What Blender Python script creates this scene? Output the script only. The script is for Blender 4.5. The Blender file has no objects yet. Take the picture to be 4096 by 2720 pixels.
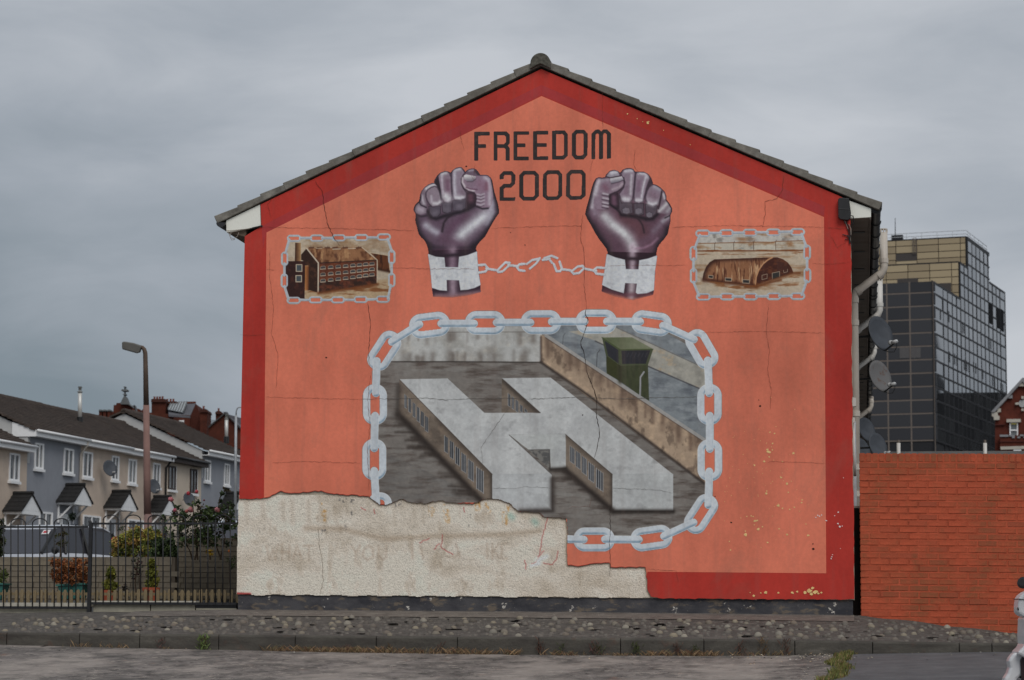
import bpy, bmesh, math, random
import numpy as np
from mathutils import Vector, Matrix

SC = bpy.context.scene
COL = SC.collection
random.seed(7)

# ------------------------------------------------------------------ camera
# world: the painted gable stands in the plane y = 0, x runs along it (0 = its right
# corner), z = 0 is the foot of that corner; metres.
F_PX = 10000.0
PSI, TH, ROLL = math.atan(0.1393), math.atan(0.114), 0.004
R0 = Vector((math.cos(PSI), math.sin(PSI), 0))
FW = Vector((-math.sin(PSI) * math.cos(TH), math.cos(PSI) * math.cos(TH), math.sin(TH)))
U0 = R0.cross(FW)
RT = R0 * math.cos(ROLL) + U0 * math.sin(ROLL)
UP = U0 * math.cos(ROLL) - R0 * math.sin(ROLL)
EYE = Vector((0.10, -29.47, -0.13))
cam = bpy.data.cameras.new('camera')
cam.sensor_fit = 'HORIZONTAL'
cam.sensor_width = 36.0
cam.lens = 36.0 * F_PX / 4096.0
cam.clip_start, cam.clip_end = 0.5, 6000.0
cam.dof.use_dof = True; cam.dof.focus_distance = 29.2; cam.dof.aperture_fstop = 5.0
cam_ob = bpy.data.objects.new('camera', cam)
M = Matrix.Identity(4)
for i in range(3):
    M[i][0], M[i][1], M[i][2], M[i][3] = RT[i], UP[i], -FW[i], EYE[i]
cam_ob.matrix_world = M
COL.objects.link(cam_ob)
SC.camera = cam_ob

# ------------------------------------------------------------------ sky, sun, exposure
SUN_EL, SUN_AZ = math.radians(46), math.radians(24)      # azimuth of the sun seen from the wall, off -y towards +x
world = bpy.data.worlds.new('World'); SC.world = world
world.use_nodes = True
wn, wl = world.node_tree.nodes, world.node_tree.links
for n in list(wn): wn.remove(n)
wo = wn.new('ShaderNodeOutputWorld'); bg = wn.new('ShaderNodeBackground')
bg.inputs['Strength'].default_value = 0.1
sky = wn.new('ShaderNodeTexSky'); sky.sky_type = 'NISHITA'; sky.sun_disc = False
sky.sun_elevation = SUN_EL; sky.sun_rotation = math.pi - SUN_AZ
sky.air_density = 1.0; sky.dust_density = 3.0
tc = wn.new('ShaderNodeTexCoord')
def cloud(scale, stretch, rot, loc, detail, rough, dist=0.0):
    mp = wn.new('ShaderNodeMapping'); mp.inputs['Scale'].default_value = (1, 1, stretch)
    mp.inputs['Rotation'].default_value = rot; mp.inputs['Location'].default_value = loc
    nz = wn.new('ShaderNodeTexNoise'); nz.inputs['Scale'].default_value = scale
    nz.inputs['Detail'].default_value = detail; nz.inputs['Roughness'].default_value = rough
    nz.inputs['Distortion'].default_value = dist
    wl.new(tc.outputs['Generated'], mp.inputs['Vector']); wl.new(mp.outputs['Vector'], nz.inputs['Vector'])
    return nz.outputs['Fac']
def wmath(op, a, b=None, c=None):
    m = wn.new('ShaderNodeMath'); m.operation = op
    for i, v in enumerate((a, b, c)):
        if v is None: continue
        if isinstance(v, (int, float)): m.inputs[i].default_value = v
        else: wl.new(v, m.inputs[i])
    return m.outputs[0]
CL1 = dict(scale=2.6, stretch=2.2, rot=(0, 0.35, 0), loc=(-3.79, -1.67, 2.21), detail=2.0, rough=0.45)
CL2 = dict(scale=8.5, stretch=3.0, rot=(0, 0.2, 0.0), loc=(2.11, 4.36, -0.78), detail=6.0, rough=0.55, dist=0.35)
c1, c2 = cloud(**CL1), cloud(**CL2)
mixf = wmath('ADD', wmath('MULTIPLY', c1, 0.78), wmath('MULTIPLY', c2, 0.22))
ramp = wn.new('ShaderNodeValToRGB')
els = ramp.color_ramp.elements
SKYS = 10.0
els[0].position = 0.36; els[0].color = (0.205 * SKYS, 0.250 * SKYS, 0.288 * SKYS, 1)
els[1].position = 0.605; els[1].color = (0.545 * SKYS, 0.570 * SKYS, 0.610 * SKYS, 1)
e = els.new(0.485); e.color = (0.352 * SKYS, 0.388 * SKYS, 0.435 * SKYS, 1)
wl.new(mixf, ramp.inputs['Fac'])
wm = wn.new('ShaderNodeMix'); wm.data_type = 'RGBA'; wm.inputs['Factor'].default_value = 0.96
wl.new(sky.outputs['Color'], wm.inputs[6]); wl.new(ramp.outputs['Color'], wm.inputs[7])
wl.new(wm.outputs[2], bg.inputs['Color']); wl.new(bg.outputs['Background'], wo.inputs['Surface'])

sun = bpy.data.lights.new('sun', 'SUN'); sun.energy = 1.35; sun.angle = math.radians(35)
sun.color = (1.0, 0.965, 0.92)
sun_ob = bpy.data.objects.new('sun', sun)
sd = Vector((math.sin(SUN_AZ) * math.cos(SUN_EL), -math.cos(SUN_AZ) * math.cos(SUN_EL), math.sin(SUN_EL)))
sun_ob.rotation_euler = sd.to_track_quat('Z', 'Y').to_euler()
sun_ob.location = (-5, -20, 30)
COL.objects.link(sun_ob)
vs = SC.view_settings
vs.view_transform = 'Standard'; vs.look = 'None'; vs.exposure = 0.0; vs.gamma = 1.0; vs.use_curve_mapping = False
SC.cycles.max_bounces = 6
SC.cycles.sample_clamp_indirect = 4.0
LW = 0.56          # what a white wall facing the camera shows: picture value / LW = paint colour

# ------------------------------------------------------------------ pixel <-> place
def ray(u, v):
    return (RT * ((u - 2048) / F_PX) + UP * ((1360 - v) / F_PX) + FW)
def px(u, v, y=0.0):
    d = ray(u, v); t = (y - EYE.y) / d.y
    return EYE + d * t
def pxd(u, v, Z):
    return EYE + ray(u, v) * Z
def pxplane(u, v, p0, n):
    d = ray(u, v); t = (p0 - EYE).dot(n) / d.dot(n)
    return EYE + d * t
def pxz(u, v, z):
    d = ray(u, v); t = (z - EYE.z) / d.z
    return EYE + d * t
def px_np(Ua, Va, y):
    dx = RT.x * ((Ua - 2048) / F_PX) + UP.x * ((1360 - Va) / F_PX) + FW.x
    dy = RT.y * ((Ua - 2048) / F_PX) + UP.y * ((1360 - Va) / F_PX) + FW.y
    dz = RT.z * ((Ua - 2048) / F_PX) + UP.z * ((1360 - Va) / F_PX) + FW.z
    t = (y - EYE.y) / dy
    return np.stack([EYE.x + dx * t, EYE.y + dy * t, EYE.z + dz * t], -1)
def cv(pts, s, ox, oy):
    return [(ox + x / s, oy + y / s) for x, y in pts]
def lin(c):
    c = np.asarray(c, float) / 255.0
    return np.where(c <= 0.04045, c / 12.92, ((c + 0.055) / 1.055) ** 2.4)
def P(r, g, b, L=LW):
    return tuple(float(x) for x in np.minimum(lin((r, g, b)) / L, 0.9))

# ------------------------------------------------------------------ objects
ROOT = {}
def setp(o, label=None, cat=None, group=None, kind=None):
    if label: o['label'] = label
    if cat: o['category'] = cat
    if group: o['group'] = group
    if kind: o['kind'] = kind
    return o
def empty(name, loc, label=None, cat=None, group=None, kind=None):
    o = bpy.data.objects.new(name, None); o.location = loc
    o.empty_display_size = 0.2
    COL.objects.link(o); ROOT[o] = Vector(loc)
    return setp(o, label, cat, group, kind)
class MB:
    def __init__(s): s.v = []; s.f = []; s.m = []; s.c = []
    def add(s, vs, fs, mi=0):
        b = len(s.v); s.v += [tuple(x) for x in vs]
        for f in fs: s.f.append(tuple(b + i for i in f)); s.m.append(mi)
        return s
    def box(s, c, d, ax=None, mi=0):
        c = Vector(c); hx, hy, hz = d[0] / 2, d[1] / 2, d[2] / 2
        a = ax or (Vector((1, 0, 0)), Vector((0, 1, 0)), Vector((0, 0, 1)))
        vs = [c + a[0] * (hx * i) + a[1] * (hy * j) + a[2] * (hz * k) for i in (-1, 1) for j in (-1, 1) for k in (-1, 1)]
        return s.add(vs, [(0, 1, 3, 2), (4, 6, 7, 5), (0, 4, 5, 1), (2, 3, 7, 6), (0, 2, 6, 4), (1, 5, 7, 3)], mi)
    def bb(s, x0, x1, y0, y1, z0, z1, mi=0):
        return s.box(((x0 + x1) / 2, (y0 + y1) / 2, (z0 + z1) / 2), (x1 - x0, y1 - y0, z1 - z0), None, mi)
    def prism(s, poly, off, mi=0):
        n = len(poly); off = Vector(off); p = [Vector(q) for q in poly]
        vs = p + [q + off for q in p]
        fs = [tuple(range(n)), tuple(range(2 * n - 1, n - 1, -1))]
        fs += [(i, i + n, (i + 1) % n + n, (i + 1) % n) for i in range(n)]
        return s.add(vs, fs, mi)
    def tube(s, path, r, n=8, caps=True, mi=0):
        path = [Vector(p) for p in path]; k = len(path)
        rr = r if isinstance(r, (list, tuple)) else [r] * k
        prev = None; rings = []
        for i, p in enumerate(path):
            t = (path[min(i + 1, k - 1)] - path[max(i - 1, 0)]).normalized()
            if prev is None:
                a = Vector((0, 0, 1)) if abs(t.z) < 0.9 else Vector((1, 0, 0))
                e1 = t.cross(a).normalized()
            else:
                e1 = (prev - t * prev.dot(t)).normalized()
            prev = e1; e2 = t.cross(e1)
            rings.append([p + (e1 * math.cos(2 * math.pi * j / n) + e2 * math.sin(2 * math.pi * j / n)) * rr[i] for j in range(n)])
        vs = [q for rg in rings for q in rg]
        fs = [(i * n + j, i * n + (j + 1) % n, (i + 1) * n + (j + 1) % n, (i + 1) * n + j) for i in range(k - 1) for j in range(n)]
        if caps: fs += [tuple(range(n - 1, -1, -1)), tuple((k - 1) * n + j for j in range(n))]
        return s.add(vs, fs, mi)
    def lathe(s, prof, org, axis=(0, 0, 1), n=16, mi=0):
        ax = Vector(axis).normalized(); a = Vector((0, 0, 1)) if abs(ax.z) < 0.9 else Vector((1, 0, 0))
        e1 = ax.cross(a).normalized(); e2 = ax.cross(e1); org = Vector(org)
        vs = [org + ax * h + (e1 * math.cos(2 * math.pi * j / n) + e2 * math.sin(2 * math.pi * j / n)) * r for r, h in prof for j in range(n)]
        k = len(prof)
        fs = [(i * n + j, i * n + (j + 1) % n, (i + 1) * n + (j + 1) % n, (i + 1) * n + j) for i in range(k - 1) for j in range(n)]
        fs += [tuple(range(n - 1, -1, -1)), tuple((k - 1) * n + j for j in range(n))]
        return s.add(vs, fs, mi)
    def build(s, name, mat, parent=None, smooth=False, label=None, cat=None, group=None, kind=None, bevel=0, loc=None, colors=None):
        base = Vector((0, 0, 0))
        if parent is not None: base = ROOT[parent]
        elif loc is not None: base = Vector(loc)
        me = bpy.data.meshes.new(name)
        me.from_pydata([(x - base.x, y - base.y, z - base.z) for x, y, z in s.v], [], s.f)
        mats = mat if isinstance(mat, (list, tuple)) else [mat]
        for m in mats: me.materials.append(m)
        if len(mats) > 1: me.polygons.foreach_set('material_index', s.m)
        if smooth: me.polygons.foreach_set('use_smooth', [True] * len(s.f))
        if colors is not None:
            ca = me.color_attributes.new('Col', 'FLOAT_COLOR', 'POINT')
            ca.data.foreach_set('color', np.asarray(colors, np.float32).ravel())
        bm = bmesh.new(); bm.from_mesh(me); bmesh.ops.recalc_face_normals(bm, faces=bm.faces); bm.to_mesh(me); bm.free()
        me.update()
        o = bpy.data.objects.new(name, me); COL.objects.link(o)
        if parent is not None: o.parent = parent
        elif loc is not None: o.location = base
        ROOT[o] = base
        if bevel:
            md = o.modifiers.new('bevel', 'BEVEL'); md.width = bevel; md.segments = 2; md.limit_method = 'ANGLE'
        return setp(o, label, cat, group, kind)
def split_build(mb, name, mat, parent, **kw):
    # every connected piece becomes a part of its own
    par = list(range(len(mb.v)))
    def find(a):
        while par[a] != a: par[a] = par[par[a]]; a = par[a]
        return a
    for f in mb.f:
        for k in f[1:]: par[find(k)] = find(f[0])
    groups = {}
    for i, f in enumerate(mb.f): groups.setdefault(find(f[0]), []).append(i)
    for g in groups.values():
        used = sorted(set(k for i in g for k in mb.f[i])); mp = {k: j for j, k in enumerate(used)}
        b = MB(); b.v = [mb.v[k] for k in used]; b.f = [tuple(mp[k] for k in mb.f[i]) for i in g]; b.m = [mb.m[i] for i in g]
        o = b.build(name, mat, parent, **kw)
    return o
def place(proto_mesh, name, parent, loc, rot=None, scale=None):
    o = bpy.data.objects.new(name, proto_mesh); COL.objects.link(o)
    o.parent = parent; o.location = Vector(loc) - ROOT[parent]
    if rot is not None: o.rotation_euler = rot
    if scale is not None: o.scale = scale
    return o
def rawmesh(mb, name, mat, smooth=False):
    me = bpy.data.meshes.new(name); me.from_pydata(mb.v, [], mb.f)
    mats = mat if isinstance(mat, (list, tuple)) else [mat]
    for m in mats: me.materials.append(m)
    if len(mats) > 1: me.polygons.foreach_set('material_index', mb.m)
    bm = bmesh.new(); bm.from_mesh(me); bmesh.ops.recalc_face_normals(bm, faces=bm.faces); bm.to_mesh(me); bm.free()
    if smooth: me.polygons.foreach_set('use_smooth', [True] * len(me.polygons))
    return me

# ------------------------------------------------------------------ materials
class NM:
    def __init__(s, name, rough=0.8, spec=0.3, metal=0.0):
        s.mat = bpy.data.materials.new(name); s.mat.use_nodes = True
        s.n = s.mat.node_tree.nodes; s.l = s.mat.node_tree.links
        s.b = s.n['Principled BSDF']
        s.b.inputs['Roughness'].default_value = rough
        s.b.inputs['Specular IOR Level'].default_value = spec
        s.b.inputs['Metallic'].default_value = metal
        s._tc = None
    def coord(s, scale=(1, 1, 1), kind='Object', rot=(0, 0, 0)):
        tcn = s.n.new('ShaderNodeTexCoord'); mp = s.n.new('ShaderNodeMapping')
        mp.inputs['Scale'].default_value = scale; mp.inputs['Rotation'].default_value = rot
        s.l.new(tcn.outputs[kind], mp.inputs['Vector']); return mp.outputs['Vector']
    def noise(s, scale, detail=4, rough=0.55, vec=None, dist=0.0):
        t = s.n.new('ShaderNodeTexNoise'); t.inputs['Scale'].default_value = scale
        t.inputs['Detail'].default_value = detail; t.inputs['Roughness'].default_value = rough
        t.inputs['Distortion'].default_value = dist
        s.l.new(vec if vec is not None else s.coord(), t.inputs['Vector']); return t.outputs['Fac']
    def voro(s, scale, vec=None, feat='F1', out='Distance'):
        t = s.n.new('ShaderNodeTexVoronoi'); t.inputs['Scale'].default_value = scale; t.feature = feat
        s.l.new(vec if vec is not None else s.coord(), t.inputs['Vector']); return t.outputs[out]
    def ramp(s, fac, stops):
        r = s.n.new('ShaderNodeValToRGB'); el = r.color_ramp.elements
        while len(el) < len(stops): el.new(0.5)
        for e, (p, c) in zip(el, stops):
            e.position = p; e.color = (c, c, c, 1) if isinstance(c, (int, float)) else (c[0], c[1], c[2], 1)
        s.l.new(fac, r.inputs['Fac']); return r.outputs['Color']
    def mix(s, fac, a, b, mode='MIX'):
        m = s.n.new('ShaderNodeMix'); m.data_type = 'RGBA'; m.blend_type = mode
        for inp, v in ((m.inputs[0], fac), (m.inputs[6], a), (m.inputs[7], b)):
            if isinstance(v, (int, float)): inp.default_value = v
            elif isinstance(v, tuple): inp.default_value = (v[0], v[1], v[2], 1)
            else: s.l.new(v, inp)
        return m.outputs[2]
    def attr(s, name='Col'):
        a = s.n.new('ShaderNodeAttribute'); a.attribute_name = name; return a.outputs['Color']
    def rand(s):
        o = s.n.new('ShaderNodeObjectInfo'); return o.outputs['Random']
    def color(s, c):
        if isinstance(c, tuple): s.b.inputs['Base Color'].default_value = (c[0], c[1], c[2], 1)
        else: s.l.new(c, s.b.inputs['Base Color'])
        return s
    def rough(s, r): s.l.new(r, s.b.inputs['Roughness']); return s
    def bump(s, h, strength=0.5, dist=0.01):
        b = s.n.new('ShaderNodeBump'); b.inputs['Strength'].default_value = strength
        b.inputs['Distance'].default_value = dist
        s.l.new(h, b.inputs['Height']); s.l.new(b.outputs['Normal'], s.b.inputs['Normal']); return s
def simple(name, c, rough=0.7, spec=0.3, metal=0.0, var=0.18, scale=8.0, bump=0.0, bscale=60, bd=0.004):
    m = NM(name, rough, spec, metal)
    f = m.noise(scale, 5, 0.6)
    lo = tuple(x * (1 - var) for x in c); hi = tuple(min(1, x * (1 + var)) for x in c)
    m.color(m.ramp(f, [(0.3, lo), (0.7, hi)]))
    if bump: m.bump(m.noise(bscale, 4, 0.6), bump, bd)
    return m.mat

# ------------------------------------------------------------------ painter for the mural (a sheet of paint on the wall)
def vnoise(X, Y, sx, sy, seed):
    rs = np.random.RandomState(seed); T = rs.rand(128, 128)
    a = X / sx; b = Y / sy
    i = np.floor(a).astype(int); j = np.floor(b).astype(int)
    fa = a - i; fb = b - j; fa = fa * fa * (3 - 2 * fa); fb = fb * fb * (3 - 2 * fb)
    g = lambda p, q: T[p % 128, q % 128]
    return (g(i, j) * (1 - fa) + g(i + 1, j) * fa) * (1 - fb) + (g(i, j + 1) * (1 - fa) + g(i + 1, j + 1) * fa) * fb
def fbm(X, Y, sx, sy, seed, oct=4):
    r = 0; a = 0.5; t = 0
    for k in range(oct):
        r = r + a * vnoise(X, Y, sx / 2 ** k, sy / 2 ** k, seed + k); t += a; a *= 0.55
    return r / t
def dseg(X, Y, a, b):
    ax, ay = a; bx, by = b; dx, dy = bx - ax, by - ay
    L = dx * dx + dy * dy + 1e-9
    t = np.clip(((X - ax) * dx + (Y - ay) * dy) / L, 0, 1)
    return np.hypot(X - ax - t * dx, Y - ay - t * dy)
def dline(X, Y, pts):
    d = np.full(X.shape, 1e9)
    for a, b in zip(pts[:-1], pts[1:]): d = np.minimum(d, dseg(X, Y, a, b))
    return d
def inpoly(X, Y, pts):
    ins = np.zeros(X.shape, bool); n = len(pts)
    for k in range(n):
        x1, y1 = pts[k]; x2, y2 = pts[(k + 1) % n]
        if y1 == y2: continue
        c = ((y1 > Y) != (y2 > Y)) & (X < (x2 - x1) * (Y - y1) / (y2 - y1) + x1)
        ins ^= c
    return ins
def sdpoly(X, Y, pts):
    d = dline(X, Y, list(pts) + [pts[0]])
    return np.where(inpoly(X, Y, pts), -d, d)
class Painter:
    def __init__(s, u0, v0, u1, v1, step, base=(128, 128, 128)):
        nx = int(round((u1 - u0) / step)); ny = int(round((v1 - v0) / step))
        s.us = np.linspace(u0, u1, nx + 1); s.vs = np.linspace(v0, v1, ny + 1)
        s.X, s.Y = np.meshgrid(s.us, s.vs)
        s.rgb = np.zeros(s.X.shape + (3,)); s.rgb[:] = base
        s.m = np.zeros(s.X.shape)
    def sl(s, pts, pad):
        xs = [p[0] for p in pts]; ys = [p[1] for p in pts]
        i0, i1 = np.searchsorted(s.us, [min(xs) - pad, max(xs) + pad]); j0, j1 = np.searchsorted(s.vs, [min(ys) - pad, max(ys) + pad])
        return slice(max(j0, 0), j1 + 1), slice(max(i0, 0), i1 + 1)
    def put(s, k, a, c):
        c = np.asarray(c, float); a = a[..., None]
        s.rgb[k] = s.rgb[k] * (1 - a) + c * a
    def poly(s, pts, c, soft=1.6, op=1.0, mask=None, c2=None, g=None):
        k = s.sl(pts, soft + 2); X, Y = s.X[k], s.Y[k]
        if X.size == 0: return
        a = np.clip(0.5 - sdpoly(X, Y, pts) / soft, 0, 1) * op
        if mask is not None: s.m[k] = np.where(a > 0.5, mask, s.m[k])
        if c is None: return
        if c2 is not None:      # linear gradient from g[0] to g[1]
            (x0, y0), (x1, y1) = g; L = (x1 - x0) ** 2 + (y1 - y0) ** 2
            t = np.clip(((X - x0) * (x1 - x0) + (Y - y0) * (y1 - y0)) / L, 0, 1)[..., None]
            cc = np.asarray(c, float) * (1 - t) + np.asarray(c2, float) * t
            s.rgb[k] = s.rgb[k] * (1 - a[..., None]) + cc * a[..., None]
        else: s.put(k, a, c)
    def stroke(s, pts, w, c, soft=1.6, op=1.0, mask=None):
        k = s.sl(pts, w / 2 + soft + 2); X, Y = s.X[k], s.Y[k]
        if X.size == 0: return
        a = np.clip((w / 2 + soft / 2 - dline(X, Y, pts)) / soft, 0, 1) * op
        if mask is not None: s.m[k] = np.where(a > 0.5, mask, s.m[k])
        s.put(k, a, c)
    def glow(s, pts, sig, c, op=1.0, clip=None):
        k = s.sl(pts, sig * 3); X, Y = s.X[k], s.Y[k]
        if X.size == 0: return
        a = op * np.exp(-0.5 * (dline(X, Y, pts) / sig) ** 2)
        if clip is not None: a = a * np.clip(0.5 - sdpoly(X, Y, clip) / 2.0, 0, 1)
        s.put(k, a, c)
    def mott(s, amt, sx, sy, seed, k=None):
        n = fbm(s.X, s.Y, sx, sy, seed) - 0.5
        s.rgb *= (1 + amt * n)[..., None]
    def tint(s, pts, c, thr, wid, sx, sy, seed, op=1.0, soft=2.0, oct=4):   # noise-driven stain inside a polygon
        k = s.sl(pts, soft + 2); X, Y = s.X[k], s.Y[k]
        if X.size == 0: return
        a = np.clip(0.5 - sdpoly(X, Y, pts) / soft, 0, 1) * np.clip((fbm(X, Y, sx, sy, seed, oct) - thr) / wid, 0, 1) * op
        s.put(k, a, c)
    def ringlink(s, cx, cy, L, W, ang, w, light, blue, edge, hole=True):
        ca, sa = math.cos(ang), math.sin(ang); R = max(L, W) * 0.75
        k = s.sl([(cx - R, cy - R), (cx + R, cy + R)], 0); X, Y = s.X[k], s.Y[k]
        if X.size == 0: return
        def sd(X, Y):
            px_, py_ = (X - cx) * ca + (Y - cy) * sa, -(X - cx) * sa + (Y - cy) * ca
            hx, hy = L / 2 - w / 2, W / 2 - w / 2; r = hy * 0.92
            qx, qy = np.abs(px_) - (hx - r), np.abs(py_) - (hy - r)
            return np.hypot(np.maximum(qx, 0), np.maximum(qy, 0)) + np.minimum(np.maximum(qx, qy), 0) - r
        d = sd(X, Y); gx = sd(X + 0.5, Y) - sd(X - 0.5, Y); gy = sd(X, Y + 0.5) - sd(X, Y - 0.5)
        s._tube(k, X, Y, d, gx, gy, w, light, blue, edge)
        if hole: s.m[k] = np.where(d < -w / 2, 0, s.m[k])
    def _tube(s, k, X, Y, d, gx, gy, w, light, blue, edge):
        t = d / (w / 2); ny = t * gy; nx = t * gx
        sh = np.clip((ny * 0.9 + nx * 0.25 - 0.12) * 2.0, 0, 1) * (0.35 + 1.1 * fbm(X, Y, w * 0.9, w * 0.5, 31, 3))
        sh = np.clip(sh, 0, 1)[..., None]
        c = np.asarray(light, float) * (1 - sh) + np.asarray(blue, float) * sh
        ed = np.clip((np.abs(t) - 0.82) / 0.12, 0, 1)[..., None]
        c = c * (1 - ed) + np.asarray(edge, float) * ed
        a = np.clip(0.5 + (w / 2 - np.abs(d)) / 1.6, 0, 1)[..., None]
        s.rgb[k] = s.rgb[k] * (1 - a) + c * a
        s.m[k] = np.where(np.abs(d) < w / 2 + 0.6, 1, s.m[k])
    def barlink(s, a, b, w, light, blue, edge):
        k = s.sl([a, b], w); X, Y = s.X[k], s.Y[k]
        if X.size == 0: return
        ax, ay = a; dx, dy = b[0] - ax, b[1] - ay; L = math.hypot(dx, dy); ux, uy = dx / L, dy / L
        t = np.clip((X - ax) * ux + (Y - ay) * uy, 0, L)
        ox, oy = X - ax - t * ux, Y - ay - t * uy; d = np.hypot(ox, oy) + 1e-6
        s._tube(k, X, Y, d, ox / d, oy / d, w, light, blue, edge)
        k2 = np.hypot(X - ax - t * ux, Y - ay - t * uy) < w / 2 + 0.6
        s.m[k] = np.where(k2, 1, s.m[k])
    def sheet(s, name, y, mat, parent, L=LW, relief=None, **kw):
        mk = s.m; cell = (mk[:-1, :-1] + mk[1:, :-1] + mk[:-1, 1:] + mk[1:, 1:]) >= 2.0
        ny, nx = cell.shape
        idx = np.arange((ny + 1) * (nx + 1)).reshape(ny + 1, nx + 1)
        a, b, c, d = idx[:-1, :-1][cell], idx[1:, :-1][cell], idx[1:, 1:][cell], idx[:-1, 1:][cell]
        fa = np.stack([a, b, c, d], -1)
        used, inv = np.unique(fa, return_inverse=True); fa = inv.reshape(-1, 4)
        co = px_np(s.X, s.Y, y).reshape(-1, 3)[used]
        if relief is not None: co[:, 1] += relief.reshape(-1)[used]
        rgb = np.clip(lin(np.clip(s.rgb, 4, 250)) / L, 0, 0.9).reshape(-1, 3)[used]
        base = ROOT[parent]; co = co - np.array(base)
        me = bpy.data.meshes.new(name)
        me.vertices.add(len(co)); me.vertices.foreach_set('co', co.astype(np.float32).ravel())
        nf = len(fa); me.loops.add(nf * 4); me.polygons.add(nf)
        me.loops.foreach_set('vertex_index', fa.astype(np.int32).ravel())
        me.polygons.foreach_set('loop_start', np.arange(0, nf * 4, 4, dtype=np.int32))
        me.update(calc_edges=True)
        ca = me.color_attributes.new('Col', 'FLOAT_COLOR', 'POINT')
        ca.data.foreach_set('color', np.concatenate([rgb, np.ones((len(rgb), 1))], 1).astype(np.float32).ravel())
        me.materials.append(mat)
        o = bpy.data.objects.new(name, me); COL.objects.link(o); o.parent = parent; ROOT[o] = base
        return setp(o, **kw)

# ---- materials of the painted gable
def paint_mat(name, base=None, attr=False, rough=0.75):
    m = NM(name, rough, 0.25)
    v = m.coord((1, 1, 0.35)); v2 = m.coord()
    c = m.attr() if attr else None
    streak = m.noise(2.2, 6, 0.62, v); fine = m.noise(26, 5, 0.6, v2); big = m.noise(0.55, 3, 0.5, v2)
    if not attr:
        lo = tuple(x * 0.84 for x in base); hi = tuple(min(1, x * 1.12) for x in base)
        c = m.ramp(big, [(0.32, lo), (0.70, hi)])
    k = m.ramp(streak, [(0.28, 0.80), (0.60, 1.0)])
    c = m.mix(1.0, c, k, 'MULTIPLY')
    k2 = m.ramp(fine, [(0.30, 0.93), (0.66, 1.03)])
    c = m.mix(1.0, c, k2, 'MULTIPLY')
    rain = m.ramp(m.noise(9.0, 5, 0.6, m.coord((1, 1, 0.06))), [(0.52, 0.0), (0.72, 0.16)])
    c = m.mix(rain, c, (0.20, 0.14, 0.12))
    if not attr:   # grey-brown grime blotches
        g = m.ramp(m.noise(1.1, 7, 0.68, m.coord((1.3, 1, 0.8)), 0.6), [(0.56, 0.0), (0.78, 0.34)])
        c = m.mix(g, c, (0.23, 0.15, 0.11))
    m.color(c)
    m.bump(m.noise(60, 4, 0.6, v2), 0.25, 0.003)
    return m.mat
M_ORANGE = paint_mat('orange_paint', P(190, 103, 81))
M_RED = paint_mat('red_paint', P(152, 45, 37))
M_PIC = paint_mat('mural_paint', attr=True)
M_BLACKPAINT = simple('black_paint', P(40, 36, 36), 0.7, 0.25, var=0.15, scale=6)
M_CRACK = simple('crack_dark', (0.035, 0.022, 0.018), 0.95, 0.05)

# ------------------------------------------------------------------ what is painted on the gable
HOUSE = empty('terraced_house', (-3.6, 0.0, 0.0), 'end terraced house with a large orange and red mural on its gable', 'house')
YP = -0.0225        # paint sits a hair in front of the render skim (front at -0.020)

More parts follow.
